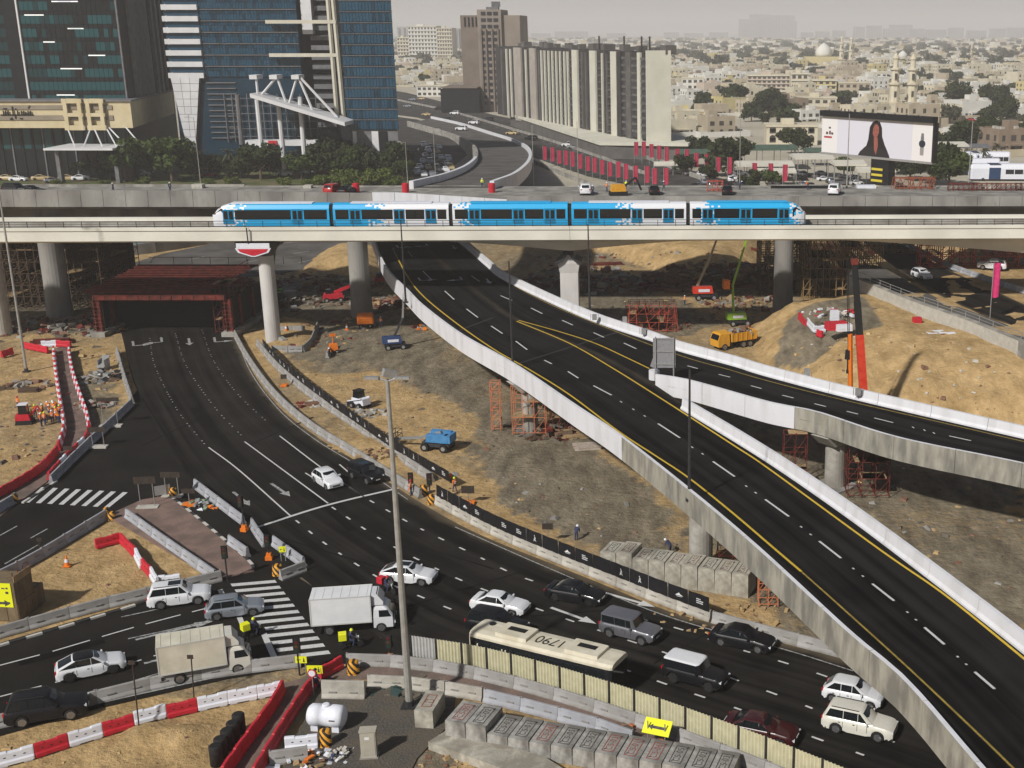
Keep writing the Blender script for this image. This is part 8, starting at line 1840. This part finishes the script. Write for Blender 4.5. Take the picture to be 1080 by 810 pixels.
for k,q,s,l in T_: tree(k,G(q[0],max(q[1],186.5)),s*1.2,l)
for i,(x,y,s) in enumerate(((160,188,1.2),(115,188,1.1),(75,184,1.0),(230,187,1.2),(262,186,1.0),(296,186,1.2),(328,185,1.3),(352,186,1.4),(385,184,1.4),(400,180,1.3),(425,191,1.1),(212,188,1.1))): tree('dark' if i%2 else 'big',G(x,max(y,186.5)),s*.85,'green tree in the row in front of the two towers','trees in front of the towers')
for i,(x,y,s) in enumerate(((352,195,1.5),(372,196,1.3),(385,196,1.6),(400,195,1.7),(338,196,1.1),(415,197,1.1),(392,193,1.4),(362,192,1.4),(300,196,.9),(245,195,.9),(220,196,.8),(325,197,.8),(60,196,.7),(150,196,.9),(110,197,.7))):
    tree('bush',G(x,y),s,'bright green shrub in the hedge behind the old bridge','bright shrubs behind the old bridge')
for x,y,s,l in ((212,186,1.15,'palm tree behind the lamp post by the white leg'),(245,184,1.2,'palm tree left of the entrance band'),(310,183,1.15,'palm tree in front of the entrance band'),(392,178,1.2,'palm tree under the blue block'),(421,176,1.35,'tall palm at the corner of the blue block'),(263,182,.95,'smaller palm between two columns'),(285,186,.9,'low palm beside the red sign'),(408,176,1.0,'palm behind the dark corner tree')): palm(G(x,max(y,188)),s,l)
for k,x,y,s,l in (('dark',770,186,1.7,'dense tree behind the red flags'),('dark',752,172,1.25,'dark tree right of the slab block'),('dark',735,166,1.1,'tree beside the slab block end wall'),('dark',697,165,.9,'small tree at the foot of the cream end wall'),('dark',838,163,1.4,'dark tree in front of the villa with arched windows'),('dark',775,118,2.2,'large dark tree crown in the villa district'),('dark',742,116,1.5,'tree left of the large dark crown'),('dark',812,122,2.0,'dark trees below the terraced flats'),('dark',830,127,1.7,'tree above the arched villa'),('dark',796,124,1.6,'tree right of the large dark crown'),
 ('dark',1010,118,2.4,'big dark tree beyond the billboard, left one'),('dark',1048,118,2.2,'big dark tree beyond the billboard, right one'),('dark',990,116,1.6,'dark tree beside the mosque dome'),('dark',1055,130,1.7,'dark tree above the white coaches'),
 ('dark',1000,165,1.7,'dark tree right of the billboard'),('dark',1025,160,1.7,'dark tree behind the thin lamp post'),('dark',1048,157,1.5,'dark tree behind the coaches'),('dark',1075,150,1.2,'dark tree at the right edge behind the coaches'),('dark',985,197,1.9,'large dark tree under the right end of the billboard'),('big',1000,198,1.6,'green tree right of the red frames'),('dark',960,190,1.4,'dark tree below the billboard'),('dark',945,184,1.2,'dark tree behind the red frames'),('big',890,188,.9,'small green tree among the car park roofs'),('dark',720,185,.9,'low tree behind the second flag row'),('dark',748,193,.8,'low hedge tree behind the flags'),('dark',790,200,.8,'low hedge tree at the end of the flags'),('big',815,200,.8,'green hedge tree by the car park'),('dark',1040,150,1.5,'dark tree beside the cream canopy'),('dark',972,160,1.4,'dark tree beside the cream roof by the billboard')):
    tree(k,G(x,y),s,l)
for x,y,s in ((1036,178,.9),(1050,172,.9)): palm(G(x,y),s,'palm tree in front of the white coaches','palms before the white coaches')
# ------------------------------------------------------------------ distant and parked cars
def simple_car(pnt,name='parked_car',van=False):
    t=car('suv' if van else 'sedan',pnt,None,None,name,'x','car',loc=Vector((0,0,-400)),rz=0,low=True); return t
protos={}
def far_car(p,rz,pn,label,group,van=False,s=1.0):
    key=(pn.name,van)
    if key not in protos: protos[key]=simple_car(pn,van=van)
    o=dup(protos[key],p,rz,label,group,s); return o
random.seed(3)
pts=[(440,184),(447,186),(456,186),(466,187),(443,178),(452,179),(461,180),(470,181),(446,172),(454,173),(463,174),(471,175),(475,179),(458,167),(465,168),(473,170),(449,166),(444,161),(452,161),(461,162),(455,156),(447,155),(463,157)]
for i,(x,y) in enumerate(pts):
    pn=[P_WHITE,P_WHITE,P_SILVER,P_BLACK,P_WHITE,P_TAXI,P_GREY][i%7]; far_car(G(x,y)+Vector((0,0,.03)),-1.25+random.uniform(-.08,.08),pn,{'white_car_paint':'white','silver_car_paint':'silver','black_car_paint':'black','cream_taxi_paint':'cream','grey_car_paint':'grey'}[pn.name]+' car in the queue beside the curved ramp','cars queueing beside the curved ramp',i%3==0,1.15)
tx=[(8,190,P_TAXI),(20,191,P_WHITE),(33,186,P_TAXI),(44,190,P_TAXI),(50,183,P_WHITE),(62,187,P_WHITE),(72,190,P_TAXI),(86,190,P_WHITE),(14,185,P_BLACK),(27,182,P_SILVER),(57,193,P_GREY),(70,184,P_BLACK),(5,181,P_TAXI),(40,181,P_RED)]
for x,y,pn in tx: far_car(G(x,y)+Vector((0,0,.06)),random.uniform(-.3,.3),pn,{'white_car_paint':'white','silver_car_paint':'silver','black_car_paint':'black','cream_taxi_paint':'cream taxi','grey_car_paint':'grey','red_car_paint':'red'}[pn.name]+' car parked below the teal tower','cars parked below the teal tower',False,1.2)
for i,(x,y) in enumerate(((325,184),(335,183),(300,186),(348,183),(150,186),(222,186))): far_car(G(x,y)+Vector((0,0,.06)),.1,[P_WHITE,P_RED][i%2],['white','red'][i%2]+' car glimpsed behind the trees by the blue tower','cars glimpsed behind the trees',i%2==0,1.1)
for i,(x,y) in enumerate(((487,141),(520,145),(470,128),(450,122),(500,131),(430,113),(463,116),(540,142),(600,155),(606,157),(560,148),(445,105),(480,121),(435,106),(515,128))): far_car(G(x,y)+Vector((0,0,hr(G(x,y).y) if (x,y)==(487,141) else .04)),2.7,[P_WHITE,P_SILVER,P_BLACK,P_TAXI][i%4],['white','silver','black','cream'][i%4]+' car on the far highway','cars on the far highway',i%2==0,1.2)
for i in range(34):
    x=random.uniform(725,905); y=random.uniform(184,200); far_car(G(x,y)+Vector((0,0,.03)),random.choice([.2,1.7])+random.uniform(-.1,.1),[P_WHITE,P_SILVER,P_BLACK,P_GREY][i%4],['white','silver','black','grey'][i%4]+' car parked among the white canopy roofs','cars parked among the canopy roofs',i%3==0,1.0)
for i in range(16):
    x=random.uniform(1008,1035); y=random.uniform(121,128); far_car(G(x,y)+Vector((0,0,.03)),random.uniform(0,3),[P_WHITE,P_SILVER,P_RED,P_GREY][i%4],['white','silver','red','grey'][i%4]+' car parked in the open lot beyond the billboard','cars parked in the lot beyond the billboard',False,1.2)
for k in protos.values():
    for c in list(KIDS.get(k.name,[])):
        for g in KIDS.get(c.name,[]): bpy.data.objects.remove(g)
        bpy.data.objects.remove(c)
    bpy.data.objects.remove(k)
# ------------------------------------------------------------------ things on the old bridge
def bpt(x,y,Y=None): 
    p=G(x,y,zdk+.03); return p if Y is None else V(x,y,Y)
ZB=zdk+.03
for x,y,pn,v,l in ((18,203,P_BLACK,True,'dark pickup on the old bridge at the left edge'),(33,202,P_BLACK,False,'second dark car on the old bridge at the left'),(617,206,P_WHITE,True,'white car on the old bridge among the workers'),(767,206,P_BLACK,False,'black car with open hood on the old bridge'),(690,207,P_BLACK,False,'low black car on the old bridge'),(353,202,P_RED,True,'red car behind the white parapet on the old bridge'),(366,202,P_BLACK,False,'dark car beside the red one on the old bridge'),(880,203,P_WHITE,True,'white car at the billboard end of the old bridge')):
    Y_=YB+14; q=V(x,y,Y_); car('suv' if v else 'sedan',pn,None,None,'parked_car',l,'car',loc=Vector((q.x,Y_,ZB)),rz=(0 if x<40 else 1.5)+random.uniform(-.2,.2),low=True)
def onb(x,Y_): return Vector((V(x,205,Y_).x,Y_,ZB))
p=onb(652,YB+12); t=thing('excavator','small dark and yellow excavator on the old bridge','excavator',p,.2); mb=MB(); mb.obox((0,0,.4),(3,2,.7)); mb.build('track',M_BLACK,t); mb=MB(); mb.obox((0,0,1.3),(2.6,1.9,1.1),tx=.8); mb.build('body',M_YTRUCK,t); mb=MB(); mb.tube((1,0,1.5),(3,0,3),.2,5); mb.tube((3,0,3),(4,0,.8),.18,5); mb.build('arm',M_BLACK,t)
scaffold('rebar_cage','upright red rebar cages on the old bridge','rebar cage',onb(746,YB+17),3,2,1,.9,.9,1.5,M_REDOX,.06,True,0,31)
for i,x in enumerate((1000,1025,1050,1072)): scaffold('guard_frame',f'{ords[i]} red barrier frame from the left on the right end of the bridge','frame',onb(x,YB+18),5,1,1,.9,.8,1.0,M_RUST,.07,True,0,40+i)
scaffold('scaffold_heap','orange red scaffold frames leaning below the billboard','scaffold',onb(945,YB+20),6,2,1,1.1,1.0,1.7,mat('frame_orange',(.24,.06,.03),(.33,.10,.05),3),.08,True,0,50,jit=.7)
for x0,x1,yt,yb,l,m in ((810,888,195,204,'concrete block wall with dark gap at the car park side of the bridge',M_CONC_M),(940,957,196,207,'concrete box left of the red frames on the bridge',M_CONC_M),(975,986,196,206,'concrete block right of the red frames on the bridge',M_CONC_M),(903,923,195,203,'white notice board on the bridge below the billboard',M_WHITEP),(1034,1052,206,212,'cream panel stacked on the right bridge end',M_CONC_L),(205,216,194,204,'white concrete post block on the bridge left of the train',M_CONC_L),(322,330,195,203,'pale block behind the parapet above the train',M_CONC_L)):
    Y_=YB+22.5; a=V(x0,yb,Y_).x; b=V(x1,yb,Y_).x; mb=MB(); mb.box(a,b,Y_-1,Y_+.6,ZB,V(x0,yt,Y_).z); mb.box(a+.4,b-.4,Y_-1.05,Y_-1,ZB+.5,V(x0,yt,Y_).z-.5,1 if 'gap' in l or 'box' in l else 0); mb.build('site_block',[m,M_TDARK],None,world=True,label=l,cat='block')
for x,l in ((428,'red water barrel at the white parapet end'),(519,'red barrel on the old bridge above the train'),(376,'red barrel beside the red car')):
    mb=MB(); mb.lathe([(.6,0),(.6,1.5),(.5,1.6)],12); o=mb.build('barrel',M_RED,None,label=l,cat='barrel'); o.location=onb(x,YB+16)
for i,(x,y_,c) in enumerate(((625,12,'n'),(640,16,'o'),(660,20,'y'),(509,22,'y'),(700,18,'n'),(780,20,'n'),(180,16,'n'),(120,15,'n'),(852,20,'o'))): person(onb(x,YB+y_),random.uniform(0,6),['stand','walk','bend'][i%3],c,['person in dark clothes standing on the old bridge','person in orange vest on the old bridge','person in yellow vest on the old bridge']['noy'.index(c)],'w','people working on the old bridge')
# ------------------------------------------------------------------ canopies, sheds, coaches
M_CANW=mat('canopy_white',(.60,.57,.48),(.68,.65,.56),.3,.7); M_GRN=mat('green_roof',(.06,.10,.075),(.09,.14,.10),.5,.8)
def canopy(x0,x1,y,dep,h,label,m,rz=0.0):
    a,b=G(x0,y),G(x1,y); w=(b-a).length; t=thing('car_park_canopy',label,'canopy',a,rz); mb=MB(); mb.sweep([[Vector((x,0,h)),Vector((x,0,h+.5)),Vector((x,dep/2,h+1.3)),Vector((x,dep,h+.5)),Vector((x,dep,h))] for x in (0,w)]); mb.build('roof',m,t)
    n=max(2,int(w/6))
    for i in range(n+1):
        for yy in (.4,dep-.4): mb=MB(); mb.tube((i*w/n,yy,0),(i*w/n,yy,h),.14,5); mb.build('post',M_METAL,t)
for x0,x1,y,dp,h,l,m in ((778,838,193,12,5,'long cream car park roof behind the flags',M_CANW),(800,840,197,7,4,'short cream car park roof in front',M_CANW),(838,880,190,14,6.5,'large pale peaked car park roof left of the billboard post',M_CANW),(880,914,196,12,6,'white car park roof sloping towards the billboard post',M_CANW),(905,945,198,10,4.5,'white roof under the billboard',M_CANW),(983,1022,173,14,6,'cream flat roof right of the billboard',M_CANW),(715,750,178,10,5,'dark green shed roof behind the flags',M_GRN),(785,842,181,16,7,'broad dark green shed roof below the arched villa',M_GRN),(690,730,185,5,3,'low white stall roof behind the flags',M_CANW),(745,790,186,6,3.4,'low white kiosk roof among the flags',M_CANW),(850,870,176,8,5,'green shed beside the billboard',M_GRN),(1015,1045,168,10,4,'grey shed roof behind the coaches',M_TGREY)): canopy(x0,x1,y,dp,h,l,m,.06)
def coach(x,y,L_,rz,label):
    t=thing('coach',label,'coach',G(x,y),rz); mb=MB(); mb.sweep([[Vector((x_,y_*k,z)) for y_,z in ((-1.5,.4),(-1.55,2.6),(-1.2,3.5),(1.2,3.5),(1.55,2.6),(1.5,.4))] for x_,k in ((0,.85),(.5,1),(L_-.5,1),(L_,.85))]); mb.xf(Matrix.Scale(1.5,4,(0,0,1))@Matrix.Scale(1.5,4,(0,1,0))); mb.build('body',M_WHITEP,t)
    mb=MB(); mb.box(L_*.22,L_*.36,-2.36,-2.33,.6,4.2); mb.box(L_*.22,L_*.36,-2.3,2.3,5.255,5.28); mb.build('blue_band',mat('coach_blue',(.02,.05,.12)),t)
    for k in range(5): mb=MB(); mb.box(L_*.42+k*L_*.11,L_*.52+k*L_*.11,-2.36,-2.34,2.2,3.6); mb.build('window',M_GLASS,t)
    for k in (.15,.8): mb=MB(); mb.lathe([(.5,-2.35),(.5,-2.0)],12,(L_*k,0,.5),axis='y'); mb.build('wheel',M_TYRE,t)
coach(986,178,14,.0,'white coach with dark blue band nearest the billboard'); coach(1005,184,15,.02,'white coach partly hidden behind the green tree'); coach(1022,190,26,-.02,'long white coach with dark blue band at the right edge'); coach(1012,176,17,.0,'white coach in the second row behind'); coach(1066,160,16,.1,'white rounded coach at the right edge among trees')
# ------------------------------------------------------------------ villa district
C_=[mat('villa_cream',(.58,.52,.38),(.68,.62,.48),.2,.85),mat('villa_sand',(.50,.43,.30),(.58,.51,.38),.2,.85),mat('villa_white',(.66,.64,.58),(.74,.72,.66),.2,.85),mat('villa_tan',(.42,.35,.25),(.50,.43,.32),.2,.85),mat('villa_yellow',(.56,.47,.22),(.63,.54,.29),.2,.85),mat('villa_brown',(.24,.18,.13),(.31,.24,.18),.2,.85),mat('villa_pinkish',(.52,.43,.34),(.60,.50,.41),.2,.85)]
CN=['cream','sand coloured','white','tan','yellow','brown','pinkish']
M_FWIN=mat('villa_window',(.05,.045,.04),(.09,.08,.07),.5,.4)
VP=[]
for v in range(9):
    rs=random.Random(100+v); w,d,h=rs.uniform(11,17),rs.uniform(10,16),rs.choice([6.5,7,7.5,4.2,10]); mb=MB(); mb.box(-w/2,w/2,-d/2,d/2,0,h)
    pz=h
    for (a,b,c,e) in ((-w/2,w/2,-d/2,-d/2+.3),(-w/2,w/2,d/2-.3,d/2),(-w/2,-w/2+.3,-d/2+.31,d/2-.31),(w/2-.3,w/2,-d/2+.31,d/2-.31)): mb.box(a,b,c,e,h+.002,h+.9)
    if rs.random()<.8: x=rs.uniform(-w/4,w/4); mb.box(x,x+4,-1,3,h+.003,h+3)
    if rs.random()<.7: mb.box(w/2+.003,w/2+rs.uniform(3,6),-d/2+1,d/2-3,0,h*.55)
    if rs.random()<.6: mb.box(-w/4,w/4,-d/2-2.2,-d/2-.003,h*.42,h*.5); mb.box(-w/4,-w/4+.5,-d/2-2.2,-d/2-1.7,0,h*.42); mb.box(w/4-.5,w/4,-d/2-2.2,-d/2-1.7,0,h*.42)
    wn=MB(); nf=max(1,int(h/3.3)); nw=rs.choice([3,4,5])
    for f in range(nf):
        for i in range(nw):
            x=-w/2+w*(i+.5)/nw; ww=rs.choice([.6,.7,1.0]); wn.box(x-ww,x+ww,-d/2-.08,-d/2-.02,f*3.3+1,f*3.3+2.7)
            y=-d/2+d*(i+.5)/nw; wn.box(-w/2-.08,-w/2-.02,y-ww,y+ww,f*3.3+1,f*3.3+2.7); wn.box(w/2+.02,w/2+.08,y-ww,y+ww,f*3.3+1,f*3.3+2.7)
    rt=MB(); 
    for i in range(4): x,y=rs.uniform(-w/2+1,w/2-2),rs.uniform(-d/2+1,d/2-2); rt.box(x,x+1.3,y,y+1.3,h+.01,h+1.3)
    fw=MB(); W2,D2=w/2+5,d/2+5
    for (a,b,c,e) in ((-W2,W2,-D2,-D2+.25),(-W2,W2,D2-.25,D2),(-W2,-W2+.25,-D2+.26,D2-.26),(W2-.25,W2,-D2+.26,D2-.26)): fw.box(a,b,c,e,0,2.2)
    VP.append((mb,wn,rt,fw,max(w,d)))
VM={}
def villa_meshes(v,c):
    if (v,c) not in VM: mb,wn,rt,fw,_=VP[v]; VM[(v,c)]=(mb.mesh('house',C_[c]),wn.mesh('windows',M_FWIN),rt.mesh('roof_tanks',M_CONC_L),fw.mesh('garden_wall',C_[(c+2)%3]))
    return VM[(v,c)]
def blocked(p):
    x,y=p.x,p.y
    px=PPX+FPX*x/(y*cp+CH*sp); 
    if y<560 and px<905: return True
    if y<480: return True
    if 690<px<0: return True
    return False
random.seed(21); spots=[]; ang=.35; ca,sa=math.cos(ang),math.sin(ang)
for i in range(-60,150):
    for j in range(-20,150):
        if i%4==3 and random.random()<.8: continue
        if j%6==5: continue
        x,y=i*23+random.uniform(-3,3),j*24+random.uniform(-3,3)
        p=Vector((x*ca-y*sa+120,x*sa+y*ca+430,0)); 
        if p.y<480 or p.y>2600: continue
        px=PPX+FPX*p.x/(p.y*cp+CH*sp)
        if px>1110 or px<400: continue
        if px<690 and p.y<1050: continue
        if 395<px<490 and p.y<1000: continue
        if blocked(p) or random.random()<.16: continue
        spots.append((p.y,p,px))
spots.sort(key=lambda s:s[0]); used=[]
keep=[(845,152,14),(815,102,22),(955,126,16),(730,92,10)]
nh=0; far=MB(); farw=MB(); ntree=0; treesp=[]
for yv,p,px in spots:
    py=32+FPX*CH/(cp*(p.y*cp+CH*sp))
    if any(abs(px-a)<c and abs(py-b)<c*.35 for a,b,c in keep): continue
    if random.random()<.24: treesp.append(p); continue
    rz=ang+random.choice([0,math.pi/2,math.pi,-math.pi/2]) if random.random()<.5 else ang
    v=random.randrange(9); c=random.choices(range(7),[5,3.5,6,2.2,1,.7,1])[0]; s=random.uniform(.85,1.2)
    if nh<285:
        hm,wm,rm,fm=villa_meshes(v,c); o=bpy.data.objects.new('house',hm); COL.objects.link(o); o.location=p; o.rotation_euler=(0,0,rz); o.scale=(s,s,s*random.uniform(.85,1.15))
        where='right of the slab block' if px<800 else ('behind the billboard' if px<1000 else 'towards the right edge'); dist='nearer' if p.y<800 else ('middle distance' if p.y<1150 else 'distant')
        lab=f'{dist} {CN[c]} flat roofed villa {where}'; tag(o,lab,'house',lab+' in the hazy district')
        for nm,me in (('windows',wm),('roof_tanks',rm),('garden_wall',fm)):
            k=bpy.data.objects.new(nm,me); COL.objects.link(k); k.parent=o
            if nm!='garden_wall': k['kind']='stuff'
        nh+=1
    else:
        mb=VP[v][0]; M=Matrix.Translation(p)@Matrix.Rotation(rz,4,'Z')@Matrix.Scale(s,4); n=len(far.v); far.v+=[tuple(M@Vector(q)) for q in mb.v]; far.f+=[tuple(a+n for a in f) for f in mb.f]; far.m+=[c]*len(mb.f)
        if p.y<1900:
            wn=VP[v][1]; n=len(farw.v); farw.v+=[tuple(M@Vector(q)) for q in wn.v]; farw.f+=[tuple(a+n for a in f) for f in wn.f]; farw.m+=[0]*len(wn.f)
for yy in range(1800):   # the farthest roofs, out to the horizon
    Y_=random.uniform(2600,6500); X_=Y_*random.uniform(-.26,.34); w,d,h=random.uniform(12,40),random.uniform(12,30),random.choice([5,7,9,12]); far.obox((X_,Y_,h/2),(w,d,h),random.uniform(0,1.5),random.choices(range(7),[5,4,7,2,.7,.5,.7])[0])
fo=far.build('far_houses',C_,None,world=True,kind='stuff',label='far roofs of the district fading into haze'); farw.build('far_house_windows',M_FWIN,None,world=True,kind='stuff',label='windows of the far roofs')
random.seed(8)
for i,p in enumerate(treesp[:210]): px=PPX+FPX*p.x/(p.y*cp+CH*sp); lab=('nearer' if p.y<800 else ('middle distance' if p.y<1150 else 'distant'))+' garden tree between villas '+('right of the slab block' if px<800 else ('behind the billboard' if px<1000 else 'towards the right edge')); tree(random.choice(['small','small','smallg']),p,random.uniform(1.0,1.9),lab,lab)
mb=MB(); ff=[]
def scatter_crowns(P_,mesh,name,label,m):
    vs=[];fs=[]; V_=np.array([v.co[:] for v in mesh.vertices]); n=len(V_); Q=np.array([list(p.vertices) for p in mesh.polygons])
    for i,(p,s) in enumerate(P_): 
        a=random.uniform(0,6); R2=np.array([[math.cos(a),-math.sin(a),0],[math.sin(a),math.cos(a),0],[0,0,1]]); vs.append((V_@R2.T)*s+np.array((p.x,p.y,p.z+3*s))); fs.append(Q+n*i)
    me=bpy.data.meshes.new(name); me.from_pydata(np.concatenate(vs).tolist(),[],np.concatenate(fs).tolist()); me.materials.append(m); o=bpy.data.objects.new(name,me); COL.objects.link(o); tag(o,label,None,None,'stuff')
lowc=crown_mesh(3.6,4.4,120,5,1.5)
fp=[(p,random.uniform(1,1.8)) for p in treesp[210:]]+[(Vector((Y_*random.uniform(-.26,.34),Y_,0)),random.uniform(1.2,3)) for Y_ in [random.uniform(1500,6000) for _ in range(900)]]
scatter_crowns(fp,lowc,'far_trees','far dark trees among the distant roofs',L_GY)
# named larger buildings of the district
def block(x0,x1,yt,yb,c,label,floors,cols,dep=14,arch=False,rz=0.0,name='building',cat='building'):
    a,b=G(x0,yb),G(x1,yb); w=(b-a).length; h=V(x0,yt,a.y).z; t=thing(name,label,cat,a,rz); mb=MB(); mb.box(0,w,0,dep,0,h); mb.build('wall',c,t); mb=MB(); mb.box(-.4,w+.4,-.4,dep+.4,h+.002,h+.9); mb.build('cornice',C_[0],t)
    fh=h/floors
    for f in range(floors):
        for i in range(cols):
            x=w*(i+.5)/cols; ww=min(1.3,w/cols*.3); mb=MB(); mb.box(x-ww,x+ww,-.1,.0-.005,f*fh+fh*.3,f*fh+fh*.78)
            if arch: mb.lathe([(ww,-.1),(ww,-.005)],12,(x,0,f*fh+fh*.78),axis='y')
            mb.build('window',M_FWIN,t)
        if not arch and floors>2: mb=MB(); mb.box(0,w,-.9,-.101,f*fh+fh*.95,f*fh+fh); mb.build('balcony_slab',C_[2],t)
    mb=MB(); mb.box(w*.3,w*.55,3,8,h+.91,h+3.2); mb.build('roof_room',c,t)
block(808,862,134,153,C_[0],'pale cream villa with arched windows left of the billboard',2,4,14,True)
block(788,834,80,97,C_[6],'terraced pinkish flats behind the dark trees',4,9,16); block(796,836,97,106,C_[5],'brown lower wing of the terraced flats',2,6,10); block(834,852,78,99,C_[0],'plain cream block right of the terraced flats',3,3,14)
block(707,742,118,127,C_[4],'yellow wall building beside the slab block',1,6,8); block(719,742,83,95,C_[2],'white house with few windows beside the slab block',2,4,12); block(706,720,80,88,C_[4],'small yellow house beside the slab block',2,3,10); block(765,776,79,90,C_[2],'narrow white house left of the flats',3,3,9); block(856,882,85,100,C_[4],'yellow house in the middle of the district',3,4,14); block(912,935,77,90,C_[2],'white walled house above the billboard',2,4,14); block(842,882,104,118,C_[0],'cream walled villa left above the billboard',2,5,14); block(996,1018,92,104,C_[4],'yellowish villa right of the minarets',2,5,12); block(884,918,88,100,C_[3],'tan house with dark windows above the billboard',2,5,12)
block(432,462,28,66,C_[2],'pale office block with window grid beyond the blue tower',9,9,40); block(462,478,30,66,C_[0],'second pale office block beside it',9,6,40); block(420,432,40,66,C_[0],'lower pale wing left of the office blocks',7,4,30); block(440,472,91,102,C_[2],'white low building beside the far highway',2,6,20)
# mosque with two minarets
def minaret(px,yb,yt,label,r=2.6,group=None):
    b=G(px,yb); h=V(px,yt,b.y).z; t=thing('minaret',label,'minaret',b,0,group); mb=MB(); mb.box(-r*1.3,r*1.3,-r*1.3,r*1.3,0,h*.26); mb.build('base',C_[0],t); mb=MB(); mb.box(-r*1.6,r*1.6,-r*1.6,r*1.6,h*.26,h*.285); mb.build('balcony',C_[1],t); mb=MB(); mb.lathe([(r,h*.285),(r,h*.52),(r*1.4,h*.545),(r*1.4,h*.57),(r*.8,h*.575),(r*.8,h*.74),(r*1.15,h*.76),(r*1.15,h*.78),(r*.55,h*.79),(r*.55,h*.9),(r*.7,h*.93),(r*.1,h)],10); mb.build('shaft',C_[0],t)
    for z in (.1,.36,.62): mb=MB(); mb.box(-.6,.6,-r*1.32 if z<.2 else -r-.05,-r*.5,h*z,h*z+3); mb.build('window',M_FWIN,t)
minaret(942,128,56,'left one of the two sand coloured minarets above the billboard'); minaret(960,127,57,'right one of the two sand coloured minarets above the billboard'); 
random.seed(5)
MQ=thing('mosque','sand coloured low mosque hall right of the two minarets','mosque',G(985,130)); 
w=18; mb=MB(); mb.box(-22,14,0,20,0,8); mb.build('hall',C_[1],MQ); mb=MB(); mb.box(-22.4,14.4,-.4,20.4,8.002,9); mb.build('cornice',C_[0],MQ); 
for i in range(8): mb=MB(); mb.box(-20.5+i*4.3,-18.7+i*4.3,-.08,-.005,1.5,6); mb.build('window',M_FWIN,MQ)
minaret(887,72,38,'left minaret of the far mosque with pale dome',3,None); minaret(897,72,39,'right minaret of the far mosque with pale dome',3,None)
b=G(868,72); t=thing('mosque','far mosque with a pale dome and yellowish hall','mosque',b); mb=MB(); mb.box(-22,26,0,30,0,14); mb.build('hall',C_[4],t); mb=MB(); mb.lathe([(10,14),(10.5,18),(9,24),(5,28),(.2,31)],18,(2,14,0)); mb.build('dome',C_[2],t,True)
b=G(953,68); t=thing('mosque','small far mosque dome between distant roofs','mosque',b); mb=MB(); mb.box(-14,14,0,20,0,9); mb.build('hall',C_[2],t); mb=MB(); mb.lathe([(7,9),(6,14),(3,17),(.2,19)],14,(0,10,0)); mb.build('dome',C_[2],t,True)
minaret(1024,66,46,'thin far white minaret among distant roofs',2,None)
# hazy skyline
random.seed(31)
M_SKYL=mat('skyline_grey',(.34,.34,.34),(.40,.40,.40),.02,.8)
def sky_block(x0,x1,yt,Y_,i):
    a=V(x0,40,Y_).x; b=V(x1,40,Y_).x; h=max(8,V(x0,yt,Y_).z); t=thing('tower_block','pale tower block in the hazy skyline on the horizon','tower',((a+b)/2,Y_,0),0,'hazy towers on the horizon'); mb=MB(); w=b-a; mb.box(-w/2,w/2,0,30,0,h); mb.build('wall',M_SKYL,t)
    mb=MB(); n=max(2,int(w/9))
    for k in range(n): x=-w/2+w*(k+.5)/n; mb.box(x-2,x+2,-.6,-.05,4,h-3)
    mb.build('window_strip',M_TGREY,t)
SK=[(779,800,20,4300),(790,812,15,4400),(806,838,16,4300),(824,840,22,4200),(900,912,28,3800),(914,930,27,3900),(932,945,30,3900),(938,962,26,4000),(958,975,30,3700),(976,998,31,3600),(1000,1016,29,3900),(1020,1040,32,3600),(1044,1060,30,3900),(1062,1082,29,3800),(860,875,33,3900),(845,858,34,3800),(878,892,32,4000),(700,716,34,4000),(722,742,35,4100),(748,768,34,4100),(560,580,35,3900),(585,620,33,4000),(640,660,35,4100),(419,430,28,2600),(476,484,30,2700)]
for i,q in enumerate(SK): sky_block(q[0],q[1],q[2],q[3]*1.75 if q[0]>490 else q[3],i)
# ------------------------------------------------------------------ haze
hm = bpy.data.materials.new('haze_air'); hm.use_nodes = True; hn = hm.node_tree; hn.nodes.remove(hn.nodes['Principled BSDF'])
pv = hn.nodes.new('ShaderNodeVolumePrincipled'); pv.inputs['Color'].default_value = (.98,.96,.95,1); pv.inputs['Density'].default_value = .00022; pv.inputs['Anisotropy'].default_value = 0.0
hn.links.new(pv.outputs[0], [n for n in hn.nodes if n.type=='OUTPUT_MATERIAL'][0].inputs['Volume'])
mb = MB(); mb.box(-14000,14000,-16000,18000,-1.6,190); hz_ = mb.build('haze', hm, kind='stuff')
